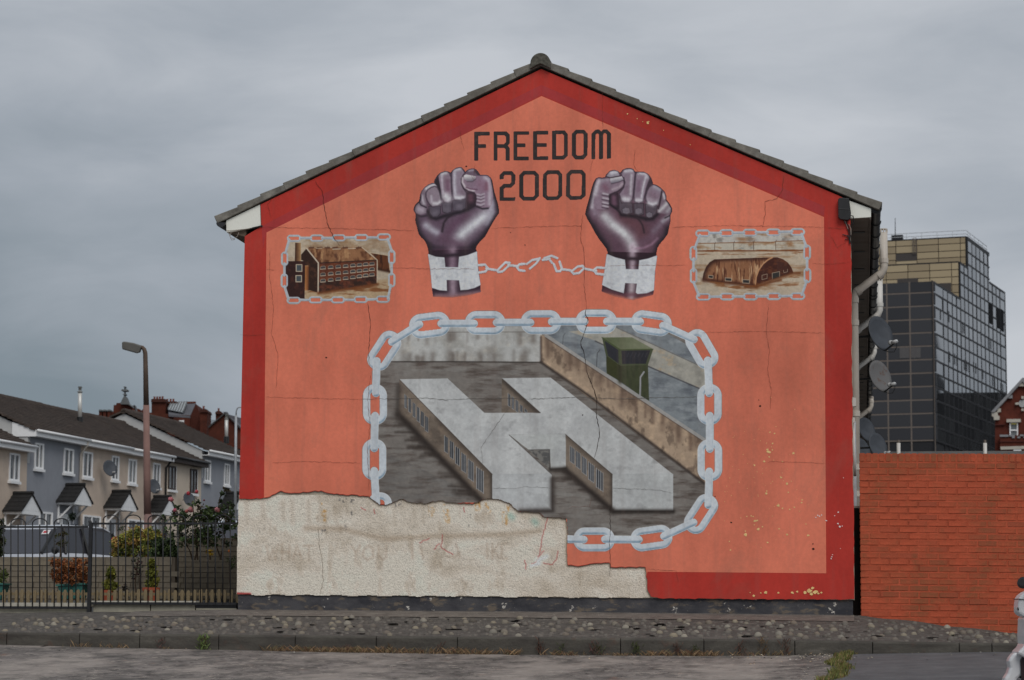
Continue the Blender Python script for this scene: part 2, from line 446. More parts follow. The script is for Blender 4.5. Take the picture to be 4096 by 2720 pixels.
def fist_left():
    p = Painter(1648, 664, 2004, 1194, 1.6, (88, 70, 84))
    c = lambda pts: cv(pts, 4.481, 1640, 660)
    k = 1 / 4.481
    hand = c([(65,800),(80,740),(110,690),(160,650),(175,600),(185,530),(210,460),(260,400),(330,350),(390,325),(440,320),(430,300),(450,250),(490,185),(540,140),(620,110),(680,115),(730,140),(760,95),(820,55),(890,38),(930,45),(970,85),(990,125),(1020,95),(1070,70),(1140,62),(1190,80),(1230,130),(1260,180),(1330,178),(1400,185),(1450,230),(1475,290),(1490,380),(1510,480),(1540,580),(1575,700),(1595,820),(1590,870),(1540,940),(1500,1000),(1450,1090),(1400,1180),(1340,1290),(1250,1380),(1200,1440),(1178,1500),(1170,1568),(1165,1640),(336,1640),(336,1568),(325,1500),(300,1420),(260,1350),(200,1295),(160,1240),(140,1170),(125,1100),(105,1040),(98,980),(105,900),(100,870),(75,830)])
    p.poly(hand, (88, 70, 84), mask=1)
    D, DK = (34, 28, 35), (46, 38, 46)
    sd = sdpoly(p.X, p.Y, hand)
    # palm shading
    p.glow(c([(1360,900),(1240,990),(1100,1090),(960,1210),(860,1340)]), 88*k, (168,166,172), 0.95)
    p.glow(c([(1300,940),(900,1260)]), 34*k, (190,190,194), 0.75)
    p.glow(c([(290,1080),(380,1150),(480,1210)]), 48*k, (160,156,166), 0.9)
    p.glow(c([(1000,900),(800,1050),(700,1200)]), 55*k, (86,60,78), 0.7)
    p.glow(c([(600,1320),(900,1440)]), 70*k, (88,64,80), 0.8)
    p.glow(c([(1420,400),(1440,560),(1450,720),(1430,860)]), 34*k, (158,152,162), 0.8)
    p.glow(c([(1500,640),(1480,880),(1380,1060)]), 30*k, (150,148,158), 0.55)
    # dark rim of the hand
    rimR = c([(1480,290),(1510,480),(1575,700),(1598,850),(1500,1010),(1400,1190),(1300,1340),(1200,1440),(1170,1600)])
    p.glow(rimR, 34*k, D, 0.97); p.glow(c([(1420,1190),(1260,1380),(1180,1500)]), 62*k, D, 0.9)
    p.glow(c([(98,960),(110,1080),(150,1210),(230,1320),(310,1430),(340,1580)]), 42*k, D, 0.95)
    p.glow(c([(300,1420),(450,1480),(700,1500),(1000,1490),(1170,1470)]), 34*k, (52,40,50), 0.75)
    p.poly(c([(336,1510),(1172,1510),(1168,1640),(336,1640)]), (66,44,58), soft=8)
    p.glow(c([(340,1500),(350,1640)]), 60*k, D, 0.9); p.glow(c([(1170,1480),(1160,1640)]), 70*k, D, 0.9)
    p.glow(c([(760,1540),(770,1640)]), 60*k, (118,100,112), 0.8)
    # hollow under the fingers
    p.glow(c([(320,830),(370,930),(470,960),(600,920),(740,880),(900,840),(1040,790),(1150,720)]), 30*k, D, 0.95)
    p.poly(c([(1010,490),(1180,490),(1205,560),(1185,730),(1020,800)]), (44,34,42), soft=5)
    p.glow(c([(1085,560),(1090,620)]), 45*k, (92,62,74), 0.9)
    p.glow(c([(740,900),(665,950),(605,1040),(575,1190)]), 16*k, (42,33,40), 0.9)
    # lower finger joints
    for q in ([(335,740),(550,735),(545,870),(490,930),(410,935),(355,870)], [(568,680),(748,680),(745,840),(660,870),(585,840)], [(758,640),(1005,615),(1000,770),(920,820),(770,825)]):
        p.poly(c(q), (74,66,76), soft=6); n = c(q); mx = sum(a for a, b in n)/len(n); my = sum(b for a, b in n)/len(n)
        p.glow([(mx-4, my+2), (mx+4, my+2)], 9, (100,92,102), 0.8)
        p.stroke(n + [n[0]], 3.2, DK, 3, 0.75)
    # finger backs
    f1 = c([(285,500),(320,440),(380,400),(440,380),(490,400),(530,480),(556,600),(552,690),(500,730),(405,752),(350,705),(310,640),(285,570)])
    f2 = c([(500,190),(560,140),(640,115),(710,140),(738,230),(740,400),(752,560),(742,640),(680,682),(610,660),(570,580),(545,460),(515,330)])
    f3 = c([(748,125),(800,65),(890,42),(950,80),(985,135),(940,210),(920,320),(955,420),(1012,500),(1005,590),(900,625),(800,622),(772,560),(755,400)])
    f0 = c([(185,560),(210,460),(260,400),(340,350),(440,322),(490,400),(400,420),(300,470),(280,560),(300,700),(290,860),(180,890),(90,850),(75,790),(120,700),(170,650)])
    p.poly(f0, (112,98,108), soft=4)
    p.glow(c([(300,420),(380,375),(440,365)]), 26*k, (188,184,188), 0.95)
    p.glow(c([(220,560),(230,640),(250,690)]), 18*k, (165,158,165), 0.85)
    p.glow(c([(170,790),(210,810)]), 42*k, (160,148,158), 0.9)
    p.glow(c([(160,660),(200,720),(290,760)]), 11*k, DK, 0.9); p.glow(c([(110,890),(200,925),(300,905)]), 14*k, DK, 0.8)
    p.glow(c([(190,560),(178,640),(90,720),(70,800)]), 14*k, D, 0.85)
    for f, col in ((f1,(126,112,122)),(f2,(124,106,118)),(f3,(126,112,124))):
        p.poly(f, col, soft=4); p.stroke(f + [f[0]], 4.4, (52,42,52), 5, 0.85)
    p.poly(c([(440,300),(500,190),(530,330),(560,520),(570,640),(545,580),(520,450),(480,370),(440,330)]), (40,33,40), soft=5)
    p.glow(c([(425,690),(500,690),(540,660)]), 24*k, (178,174,178), 0.95); p.glow(c([(380,560),(390,660)]), 18*k, (168,160,168), 0.8)
    p.glow(c([(640,560),(680,600)]), 52*k, (186,184,187), 0.97); p.glow(c([(570,200),(580,400),(600,520)]), 16*k, (168,160,168), 0.85)
    p.glow(c([(570,165),(650,135)]), 24*k, (178,176,180), 0.9); p.glow(c([(670,290),(680,440)]), 30*k, (104,76,92), 0.8)
    p.glow(c([(820,580),(900,590),(950,570)]), 28*k, (184,182,186), 0.95); p.glow(c([(800,150),(795,330),(810,520)]), 22*k, (172,168,176), 0.85)
    p.glow(c([(800,95),(900,70)]), 24*k, (178,174,180), 0.85); p.glow(c([(930,470),(960,520)]), 30*k, (110,92,104), 0.6)
    ff = c([(1000,150),(1030,100),(1090,74),(1150,68),(1200,100),(1255,185),(1000,185)])
    p.poly(ff, (96,80,92), soft=4); p.glow(c([(1060,100),(1130,85)]), 16*k, (150,142,152), 0.85); p.glow(c([(1240,190),(1180,110)]), 16*k, DK, 0.8)
    # thumb
    th = c([(925,300),(935,225),(965,180),(1005,168),(1170,195),(1330,182),(1400,195),(1440,250),(1470,390),(1490,560),(1470,700),(1420,770),(1300,778),(1195,745),(1180,680),(1205,620),(1190,530),(1150,492),(1050,470),(975,420),(935,350)])
    p.poly(th, (124,104,118), soft=4); p.stroke(c([(1150,495),(1050,475),(970,425),(930,345),(922,250),(960,180)]), 5, (44,35,42), 5, 0.9)
    p.glow(c([(945,230),(940,310),(985,390),(1060,440),(1150,460)]), 14*k, (184,174,178), 0.9)
    p.glow(c([(1010,400),(1080,430),(1200,440)]), 10*k, (90,60,78), 0.8)
    p.glow(c([(1340,225),(1400,260),(1425,400),(1430,700)]), 26*k, (164,156,164), 0.85)
    p.glow(c([(1250,330),(1330,420)]), 55*k, (120,90,106), 0.7); p.glow(c([(1370,330),(1370,430)]), 24*k, (112,74,88), 0.7)
    for yy in (520, 575, 635, 700):
        p.glow(c([(1205,yy+5),(1270,yy+20),(1330,yy-5)]), 12*k, (168,160,168), 0.7)
        p.glow(c([(1200,yy+32),(1270,yy+45),(1320,yy+26)]), 8*k, (78,64,74), 0.6)
    p.glow(c([(1200,745),(1300,785),(1400,775)]), 12*k, D, 0.85)
    nail = c([(965,190),(1005,168),(1178,203),(1172,250),(1120,292),(1025,292),(968,250)])
    p.poly(nail, (192,186,186), soft=3, c2=(104,98,108), g=(c([(1060,190)])[0], c([(1070,290)])[0]))
    p.glow(c([(1020,300),(1120,300),(1180,250)]), 7*k, (80,66,76), 0.8)
    # rim
    rim = np.clip(1 + sd / 5.0, 0, 1) * (sd < 0.5); p.put((slice(None), slice(None)), rim * 0.75, (36, 30, 36))
    # arm, cuff (drawn in the second crop)
    q = lambda pts: cv(pts, 2.1464, 1600, 620)
    arm = q([(245,820),(655,810),(690,1110),(692,1175),(600,1202),(450,1222),(285,1216),(275,1140)])
    dark = q([(275,1130),(690,1105),(692,1172),(285,1216)])
    p.poly(arm, (44,30,40), mask=1)
    p.glow(q([(450,820),(450,960)]), 22/2.1464, (150,132,144), 0.9); p.glow(q([(430,840),(470,960)]), 40/2.1464, (104,78,94), 0.5)
    p.glow(q([(455,1080),(455,1190)]), 26/2.1464, (150,130,142), 0.9)
    p.glow(q([(310,1205),(450,1205),(680,1180)]), 16/2.1464, (120,96,104), 0.8); p.glow(q([(290,1222),(450,1228),(690,1192)]), 10/2.1464, (178,106,88), 0.8)
    p.glow(q([(250,860),(340,872),(440,860),(560,852),(650,825)]), 12/2.1464, (40,30,38), 0.9)
    cuff = q([(240,850),(310,875),(380,880),(388,962),(500,965),(508,875),(580,860),(662,828),(665,900),(672,1000),(692,1115),(640,1140),(580,1155),(520,1160),(508,1075),(400,1072),(402,1165),(340,1160),(275,1140),(262,1000)])
    p.poly(cuff, (184,186,189), mask=1)
    p.stroke(cuff + [cuff[0]], 2, (160,162,166), 2, 0.8)
    p.tint(cuff, (146,147,150), 0.58, 0.22, 30, 30, 51, 0.5)
    p.mott(0.16, 9, 9, 4)
    return p

def fist_right():
    p = Painter(2336, 664, 2698, 1204, 1.6, (84, 62, 74))
    c = lambda pts: cv(pts, 4.481, 2330, 660)
    k = 1 / 4.481
    hand = c([(50,880),(70,780),(110,640),(140,520),(170,400),(200,310),(240,240),(290,220),(350,228),(400,220),(430,160),(490,105),(570,88),(640,110),(670,140),(720,85),(790,58),(850,55),(910,75),(950,125),(1020,118),(1110,125),(1180,160),(1230,230),(1260,320),(1262,342),(1330,360),(1410,410),(1470,470),(1500,550),(1505,620),(1560,690),(1600,770),(1605,830),(1575,900),(1575,1000),(1545,1140),(1525,1240),(1460,1330),(1380,1420),(1340,1490),(1325,1568),(1320,1680),(458,1680),(455,1568),(430,1500),(370,1420),(300,1330),(230,1220),(150,1070),(90,970)])
    p.poly(hand, (86, 62, 74), mask=1)
    D, DK = (34, 27, 33), (46, 36, 42)
    sd = sdpoly(p.X, p.Y, hand)
    p.glow(c([(760,950),(1000,1080),(1080,1280)]), 110*k, (88,56,62), 0.8)
    p.glow(c([(400,920),(540,1070),(720,1200),(830,1320),(910,1480)]), 74*k, (170,167,170), 0.96)
    p.glow(c([(560,1080),(760,1240)]), 34*k, (192,191,192), 0.75)
    p.glow(c([(900,1440),(920,1560)]), 40*k, (176,162,170), 0.85)
    p.glow(c([(950,1500),(1100,1480),(1240,1420),(1340,1320)]), 18*k, (140,108,126), 0.8)
    p.glow(c([(1080,1380),(1250,1280)]), 60*k, (96,72,86), 0.8)
    p.glow(c([(1440,1010),(1540,930)]), 34*k, (150,144,152), 0.85); p.glow(c([(1280,1180),(1380,1080)]), 40*k, (112,98,110), 0.7)
    p.glow(c([(200,620),(180,760),(230,860)]), 55*k, (128,112,124), 0.85); p.glow(c([(250,330),(220,480),(180,640),(165,760)]), 24*k, (168,160,166), 0.9)
    rimL = c([(200,300),(140,500),(90,700),(50,880),(150,1075),(260,1280),(400,1470),(450,1600)])
    p.glow(rimL, 40*k, D, 0.97); p.glow(c([(170,1120),(300,1330),(420,1500)]), 62*k, D, 0.85)
    p.glow(c([(1545,1140),(1500,1290),(1380,1430),(1330,1600)]), 48*k, D, 0.93)
    p.glow(c([(700,890),(850,910),(1000,930),(1150,970),(1260,960),(1340,880)]), 30*k, D, 0.93)
    p.glow(c([(920,900),(1030,1000),(1080,1090),(1105,1210)]), 14*k, (46,34,40), 0.85)
    p.poly(c([(470,540),(640,490),(660,800),(600,790),(480,710)]), (46,34,42), soft=5)
    p.glow(c([(560,580),(570,690)]), 38*k, (104,74,90), 0.85)
    p.glow(c([(480,560),(470,690),(620,800),(690,870)]), 16*k, D, 0.9)
    # finger ends
    for q, nl in (([(650,560),(700,680),(890,680),(908,860),(800,892),(700,872),(655,800)], [(712,790),(770,758),(840,772),(856,850),(800,880),(722,862)]),
                  ([(918,690),(1095,690),(1102,885),(1005,912),(925,882)], [(945,790),(1000,768),(1065,780),(1070,860),(1000,890),(945,870)]),
                  ([(1122,700),(1345,735),(1315,880),(1220,952),(1140,925)], [(1140,870),(1195,838),(1256,868),(1250,930),(1190,946),(1145,925)])):
        p.poly(c(q), (78,68,76), soft=6); p.stroke(c(q) + [c(q)[0]], 3.6, DK, 3, 0.8)
        p.poly(c(nl), (104,96,104), soft=4); p.stroke(c(nl) + [c(nl)[0]], 1.8, (50,42,48), 2, 0.7)
    f0 = c([(430,205),(480,122),(570,95),(640,115),(662,190),(500,225)])
    f2 = c([(690,150),(740,90),(830,62),(910,85),(945,140),(930,300),(912,500),(895,620),(840,672),(740,672),(690,610),(655,520),(740,400),(755,300),(700,190)])
    f3 = c([(955,160),(1020,125),(1120,130),(1190,180),(1205,250),(1150,400),(1112,560),(1082,650),(1010,692),(940,652),(920,560),(935,400)])
    f4 = c([(1160,460),(1200,390),(1270,345),(1360,380),(1420,450),(1412,540),(1370,660),(1300,735),(1200,712),(1140,640),(1130,560)])
    p.poly(f0, (138,130,140), soft=4); p.glow(c([(520,140),(610,120)]), 26*k, (184,182,188), 0.85)
    p.poly(c([(1190,180),(1260,320),(1200,390),(1150,480),(1120,620),(1110,560),(1160,400)]), (52,40,50), soft=5)
    for f in (f2, f3, f4):
        p.poly(f, (124,108,120), soft=4); p.stroke(f + [f[0]], 4.4, (50,40,50), 5, 0.85)
    p.glow(c([(770,110),(880,100)]), 26*k, (182,178,184), 0.9); p.glow(c([(880,180),(870,360),(860,520)]), 18*k, (172,166,172), 0.8)
    p.glow(c([(740,610),(820,620)]), 34*k, (186,182,186), 0.95); p.glow(c([(790,400),(770,500)]), 28*k, (110,88,102), 0.6)
    p.glow(c([(1010,150),(1130,160),(1160,220)]), 22*k, (176,172,178), 0.88); p.glow(c([(1130,230),(1080,430),(1060,580)]), 16*k, (176,172,178), 0.85)
    p.glow(c([(970,630),(1050,630)]), 26*k, (184,180,184), 0.92); p.glow(c([(1010,300),(1000,450)]), 30*k, (106,82,98), 0.7)
    p.glow(c([(1190,680),(1260,705),(1320,680)]), 28*k, (184,180,184), 0.95); p.glow(c([(1170,600),(1340,640)]), 26*k, (152,140,148), 0.6)
    p.glow(c([(1290,390),(1380,440)]), 26*k, (152,146,154), 0.75); p.glow(c([(1250,520),(1300,560)]), 44*k, (116,94,106), 0.7)
    pk = c([(1420,460),(1470,480),(1500,560),(1505,640),(1560,700),(1600,780),(1600,830),(1540,900),(1400,860),(1350,850),(1390,720),(1412,600)])
    p.poly(pk, (108,92,102), soft=5); p.glow(c([(1380,820),(1450,760),(1510,690)]), 26*k, (178,174,176), 0.9)
    p.glow(c([(1450,520),(1470,600)]), 16*k, (176,170,174), 0.9); p.glow(c([(1420,480),(1400,620),(1360,780)]), 10*k, DK, 0.9)
    p.glow(c([(1520,830),(1560,770)]), 24*k, (160,156,160), 0.7); p.glow(c([(1480,950),(1580,900)]), 10*k, DK, 0.9); p.glow(c([(1505,620),(1605,780),(1600,840)]), 12*k, D, 0.85)
    # thumb
    th = c([(255,270),(350,250),(500,240),(690,198),(735,230),(752,320),(725,400),(640,460),(540,500),(472,530),(472,640),(462,740),(400,800),(260,790),(200,700),(215,520),(235,380)])
    p.poly(th, (122,104,116), soft=5); p.stroke(c([(735,230),(752,320),(725,400),(640,470),(540,512),(472,540)]), 6, (46,36,44), 5, 0.9)
    p.glow(c([(300,280),(260,380),(230,520)]), 30*k, (172,164,170), 0.9); p.glow(c([(400,390),(430,430)]), 40*k, (112,78,92), 0.75)
    p.glow(c([(540,440),(650,400),(710,340)]), 18*k, (158,142,150), 0.85); p.glow(c([(360,280),(460,260)]), 20*k, (140,128,138), 0.8)
    for yy in (530, 610, 690, 750):
        p.glow(c([(460,yy),(420,yy-10),(370,yy-20)]), 12*k, (176,168,174), 0.8); p.glow(c([(460,yy+30),(410,yy+22),(350,yy+8)]), 8*k, (62,48,58), 0.7)
    nail = c([(495,235),(700,198),(738,262),(650,302),(522,332),(495,285)])
    p.poly(nail, (196,192,194), soft=3, c2=(108,102,112), g=(c([(600,215)])[0], c([(620,310)])[0]))
    p.glow(c([(520,336),(650,306),(738,266)]), 7*k, (70,58,68), 0.8)
    p.glow(c([(430,210),(500,230),(690,195)]), 8*k, DK, 0.8)
    rim = np.clip(1 + sd / 5.0, 0, 1) * (sd < 0.5); p.put((slice(None), slice(None)), rim * 0.75, (36, 29, 34))
    q = lambda pts: cv(pts, 2.1464, 1600, 620)
    arm = q([(1785,830),(2200,840),(2180,1160),(2172,1200),(2000,1245),(1850,1215),(1732,1172),(1740,1110)])
    p.poly(arm, (46,30,38), mask=1)
    p.glow(q([(1995,800),(1995,980)]), 22/2.1464, (168,150,160), 0.9); p.glow(q([(1990,1110),(1985,1230)]), 24/2.1464, (168,156,160), 0.9)
    p.glow(q([(1760,1160),(1900,1205),(2160,1190)]), 16/2.1464, (96,58,66), 0.7); p.glow(q([(1740,1185),(1990,1246),(2170,1210)]), 10/2.1464, (178,106,88), 0.8)
    p.glow(q([(1790,845),(1930,890),(2060,890),(2190,850)]), 12/2.1464, (40,28,34), 0.9)
    cuff = q([(1775,850),(1850,880),(1930,900),(1938,980),(2048,982),(2055,905),(2130,890),(2208,862),(2200,930),(2188,1000),(2180,1160),(2120,1185),(2040,1192),(2025,1180),(2035,1103),(1932,1098),(1920,1185),(1820,1155),(1735,1115),(1755,1000)])
    p.poly(cuff, (182,184,187), mask=1); p.stroke(cuff + [cuff[0]], 2, (160,162,166), 2, 0.8)
    p.tint(cuff, (144,145,148), 0.56, 0.22, 30, 30, 61, 0.5)
    p.mott(0.16, 9, 9, 14)
    return p

def broken_chain():
    p = Painter(1904, 1012, 2426, 1112, 1.6, (172, 173, 176))
    q = lambda pts: cv(pts, 2.1464, 1600, 620)
    S = [[(670,945),(730,942),(755,970),(735,1000),(672,1010)], [(740,975),(835,990)], [(838,988),(905,922),(940,925),(935,950),(880,1000),(845,1005),(838,988)], [(930,945),(1012,955)],
         [(1070,935),(1025,938),(1003,960),(1022,988),(1070,995)], [(1090,935),(1135,902),(1195,890),(1200,885)], [(1115,975),(1165,935),(1195,895)], [(1225,900),(1285,892)], [(1240,885),(1300,865),(1350,885)], [(1290,905),(1305,925)],
         [(1320,935),(1345,998),(1375,998),(1390,975),(1370,915)], [(1385,980),(1465,990)], [(1472,1000),(1525,958),(1570,952),(1578,975),(1540,1012),(1490,1020),(1472,1000)], [(1580,975),(1685,995)], [(1770,970),(1690,966),(1662,988),(1685,1018),(1760,1028)]]
    for s in S: p.stroke(q(s), 8.6, (172, 173, 176), 1.4, 1, mask=1)
    for s in S:
        p.stroke(q(s), 4.0, (192, 193, 194), 2.5, 0.7)
        p.stroke([(a + 2.2, b + 2.4) for a, b in q(s)], 1.6, (140, 142, 148), 1.5, 0.6)
    p.mott(0.12, 8, 8, 21)
    return p

def mini_chain(p, c, faces_h, faces_v, bars, s, w=28, L=232, W=118):
    col = ((156,162,168), (112,122,134), (172,177,182))
    for x, y in faces_h: a, b = c([(x, y)])[0]; p.ringlink(a, b, L/s, W/s, 0, w/s, *col)
    for x, y in faces_v: a, b = c([(x, y)])[0]; p.ringlink(a, b, L/s*1.03, W/s, math.pi/2, w/s, *col)
    for a, b in bars:
        a, b = c([a, b]); p.barlink(a, b, w*1.4/s, *col)

def picture_block():
    S = 4.216
    p = Painter(1116, 928, 1590, 1226, 1.5, (160, 146, 126)); c = lambda pts: cv(pts, S, 1080, 900)
    reg = c([(330,225),(1985,210),(2060,460),(2045,700),(2050,1000),(1990,1250),(330,1260),(240,1020),(245,700),(300,440)])
    p.poly(reg, (163,149,130), mask=1)
    p.tint(reg, (120,86,56), 0.48, 0.34, 60, 30, 71, 0.7, oct=6)
    p.poly(c([(590,1090),(2050,900),(2040,1260),(590,1250)]), (158,136,108), soft=10); p.tint(c([(590,1060),(2050,900),(2040,1260),(590,1250)]), (104,58,28), 0.50, 0.16, 70, 14, 72, 0.8)
    p.poly(c([(425,300),(520,300),(520,620),(418,620)]), (58,34,22), c2=(150,116,80), g=(c([(430,400)])[0], c([(520,400)])[0]))
    p.poly(c([(1690,465),(1985,515),(2020,790),(1820,748),(1815,590)]), (88,50,29)); p.tint(c([(1690,465),(1985,515),(2020,790),(1820,748),(1815,590)]), (52,28,18), 0.45, 0.2, 12, 40, 73, 0.9)
    p.stroke(c([(1680,465),(1985,512)]), 3, (170,152,126), 2)
    p.glow(c([(1820,745),(2020,790)]), 4, (50,28,18), 0.8)
    p.poly(c([(525,500),(615,395),(830,640),(820,1145),(690,1105),(600,1090),(560,600),(525,590)]), (44,28,22)); p.tint(c([(525,500),(615,395),(830,640),(820,1145),(690,1105)]), (72,46,34), 0.5, 0.25, 14, 14, 74, 0.8)
    p.poly(c([(585,690),(660,690),(650,1105),(585,1105)]), (150,98,56), soft=6, c2=(72,38,24), g=(c([(600,800)])[0], c([(670,800)])[0])); p.stroke(c([(590,690),(640,690)]), 4, (150,110,76), 2)
    roof = c([(620,395),(1550,375),(1800,592),(830,642)])
    p.poly(roof, (128,90,62)); p.tint(roof, (78,46,30), 0.48, 0.2, 16, 30, 75, 0.9); p.tint(roof, (160,122,86), 0.58, 0.16, 14, 34, 76, 0.8)
    for x in (650, 790, 920, 1050, 1220, 1460): p.poly(c([(x,400),(x,372),(x+90,366),(x+100,395)]), (74,44,32), soft=3, op=0.8)
    p.stroke(c([(780,395),(880,390)]), 2.5, (168,150,126), 2); p.stroke(c([(1060,408),(1190,402)]), 3.5, (172,158,136), 2); p.stroke(c([(1320,398),(1440,392)]), 3.5, (172,158,136), 2)
    for x in (690, 975, 1240, 1490): p.stroke(c([(x,350),(x,390)]), 1.2, (66,44,34), 1.2)
    wall = c([(830,645),(1800,592),(1800,990),(820,1148)])
    p.poly(wall, (80,41,28)); p.tint(wall, (112,60,36), 0.5, 0.25, 12, 8, 77, 0.7); p.tint(c([(820,960),(1800,860),(1800,990),(820,1148)]), (42,27,22), 0.30, 0.3, 18, 14, 78, 0.95)
    p.stroke(c([(830,642),(1800,592)]), 3.6, (40,25,20), 3)
    xs = [893,1023,1150,1275,1397,1508,1613,1718]
    for i, x in enumerate(xs):
        t = i / 7
        for y0, y1 in ((722,655),(835,748),(940,838)):
            y = y0 + (y1 - y0) * t; q = c([(x-42,y+24),(x-42,y-14),(x-20,y-27),(x+30,y-30),(x+42,y-16),(x+42,y+18)])
            p.poly(q, (60,58,58)); p.stroke(q + [q[0]], 2.0, (166,150,130), 1.6, 0.55 + 0.4 * random.random())
            p.stroke(c([(x-40,y+24),(x+42,y+18)]), 3.0, (172,158,138), 1.6, 0.8)
    p.stroke(c([(620,395),(815,640),(812,1140)]), 5.4, (172,158,140), 1.8); p.stroke(c([(1550,375),(1808,592),(1806,985)]), 3.6, (170,154,132), 1.8)
    blk = c([(310,610),(592,608),(584,1245),(330,1225),(262,1040),(262,700)])
    p.poly(blk, (44,25,23)); p.tint(blk, (70,38,30), 0.55, 0.2, 18, 18, 79, 0.7)
    for q in ([(442,668),(538,668),(538,782),(442,782)], [(437,852),(532,852),(532,958),(437,958)]):
        q = c(q); p.poly(q, (62,68,72)); p.stroke(q + [q[0]], 3.4, (166,152,132), 1.6)
    p.glow(c([(820,1150),(1300,1080),(1810,1000)]), 5, (96,52,26), 0.85)
    fh = [(405,225),(790,222),(1160,218),(1540,213),(1920,203),(400,1270),(770,1262),(1145,1262),(1530,1256),(1905,1250)]
    fv = [(248,570),(243,940),(2052,540),(2052,930)]
    bars = [((515,220),(690,220)),((880,220),(1060,222)),((1265,212),(1440,212)),((1650,210),(1810,210)),((325,250),(262,470)),((245,650),(245,850)),((248,1035),(312,1255)),((505,1262),(665,1264)),((870,1262),(1035,1264)),((1250,1260),(1420,1260)),((1630,1255),(1800,1250)),((1985,235),(2055,450)),((2052,640),(2050,830)),((2035,1015),(1990,1245))]
    mini_chain(p, c, fh, fv, bars, S)
    p.mott(0.14, 7, 7, 22)
    return p

def picture_hut():
    S = 4.216
    p = Painter(2750, 904, 3252, 1210, 1.5, (163, 150, 132)); c = lambda pts: cv(pts, S, 2720, 880)
    reg = c([(335,220),(2050,205),(2130,460),(2140,700),(2130,1000),(2050,1280),(330,1290),(235,1030),(240,700),(250,480)])
    p.poly(reg, (165,151,132), mask=1)
    p.poly(c([(250,220),(2100,200),(2100,350),(250,392)]), (164,160,153), soft=4); p.tint(c([(250,220),(2100,200),(2100,350),(250,392)]), (112,106,100), 0.54, 0.18, 24, 20, 81, 0.75)
    p.poly(c([(250,395),(2100,352),(2100,510),(250,520)]), (165,158,144), soft=4); p.tint(c([(250,395),(2100,352),(2100,510),(250,520)]), (128,84,48), 0.52, 0.2, 40, 16, 82, 0.7)
    p.tint(c([(1000,390),(1250,380),(1250,480),(1000,490)]), (112,112,108), 0.45, 0.2, 18, 12, 83, 0.7)
    p.stroke(c([(290,397),(900,382),(1300,374),(1540,378),(1640,360),(2070,350)]), 3, (104,60,32), 2.4, 0.85)
    p.stroke(c([(300,522),(900,520),(1500,520),(2080,512)]), 5, (98,54,28), 4, 0.9); p.tint(c([(250,505),(2090,495),(2090,580),(250,590)]), (110,62,32), 0.42, 0.2, 50, 10, 84, 0.8)
    for x, y0, y1 in ((587,380,512),(908,360,512),(1243,350,508),(1616,340,508)):
        p.stroke(c([(x+10,y0),(x-4,y0+30),(x,y1)]), 2.0, (58,36,26), 1.5, 0.9)
    p.tint(reg, (124,84,52), 0.52, 0.28, 90, 18, 85, 0.75, oct=6)
    body = c([(380,1000),(395,900),(440,790),(500,712),(580,665),(900,652),(1560,630),(1450,690),(1360,780),(1310,880),(1285,980),(1272,1108),(1000,1072),(700,1042),(430,1012)])
    p.poly(body, (126,86,60)); p.tint(body, (72,38,26), 0.50, 0.16, 7, 46, 86, 0.95); p.tint(body, (176,142,108), 0.58, 0.12, 6, 60, 87, 0.85)
    p.glow(c([(385,1000),(400,900),(450,790),(520,705),(600,670)]), 9, (50,27,21), 0.95, clip=body); p.glow(c([(580,668),(1000,652),(1450,640)]), 7, (58,32,24), 0.95, clip=body)
    p.glow(c([(400,1010),(700,1045),(1000,1075),(1270,1110)]), 6, (66,34,22), 0.9)
    end = c([(1270,1108),(1283,965),(1330,842),(1400,742),(1480,672),(1560,632),(1640,628),(1740,662),(1822,722),(1880,802),(1912,892),(1750,940),(1600,985),(1400,1055)])
    p.poly(end, (60,31,24)); p.tint(end, (88,48,30), 0.52, 0.2, 22, 12, 88, 0.8)
    p.stroke(c([(1272,1100),(1285,965),(1330,842),(1400,742),(1480,674),(1556,634)]), 4.6, (172,128,92), 2.4, 0.95)
    for q in ([(482,932),(560,938),(556,985),(482,975)], [(762,975),(870,982),(868,1032),(762,1025)], [(1058,1005),(1172,1012),(1168,1068),(1058,1062)]):
        q = c(q); p.poly(q, (42,40,40)); p.stroke(q + [q[0]], 2.4, (168,150,128), 1.6, 0.85)
    q = c([(1555,895),(1680,868),(1680,965),(1558,1005)]); p.poly(q, (44,42,40)); p.stroke([q[3], q[0], q[1], q[2]], 2.0, (160,142,120), 1.4, 0.9)
    q = c([(1382,932),(1470,910),(1468,985),(1382,1005)]); p.stroke(q + [q[0]], 1.8, (158,140,120), 1.4, 0.9)
    q = c([(1745,848),(1752,890),(1812,872),(1812,830)]); p.stroke(q, 1.8, (158,140,120), 1.4, 0.9)
    for q in ([(1280,1110),(1600,1000),(1910,895),(2020,895)], [(1290,1130),(1500,1060),(1700,1010)], [(1100,1130),(1270,1120)]): p.glow(c(q), 3.5, (92,50,26), 0.85)
    p.tint(c([(380,1020),(1300,1110),(1900,920),(2050,900),(2000,1100),(1200,1200),(400,1080)]), (112,66,34), 0.46, 0.2, 60, 12, 89, 0.8)
    fh = [(385,225),(785,220),(1180,214),(1575,209),(1982,203),(395,1295),(795,1290),(1188,1290),(1582,1286),(1985,1284)]
    fv = [(228,566),(230,940),(2142,545),(2147,935)]
    bars = [((500,220),(690,218)),((890,214),(1080,215)),((1280,208),(1480,208)),((1670,200),(1890,195)),((335,255),(250,480)),((230,650),(230,862)),((228,1045),(320,1275)),((500,1292),(690,1290)),((890,1288),(1085,1288)),((1285,1284),(1480,1284)),((1675,1282),(1880,1280)),((2050,235),(2130,450)),((2142,640),(2142,845)),((2135,1025),(2055,1262))]
    mini_chain(p, c, fh, fv, bars, S, 28, 246, 124)
    p.mott(0.14, 7, 7, 23)
    return p

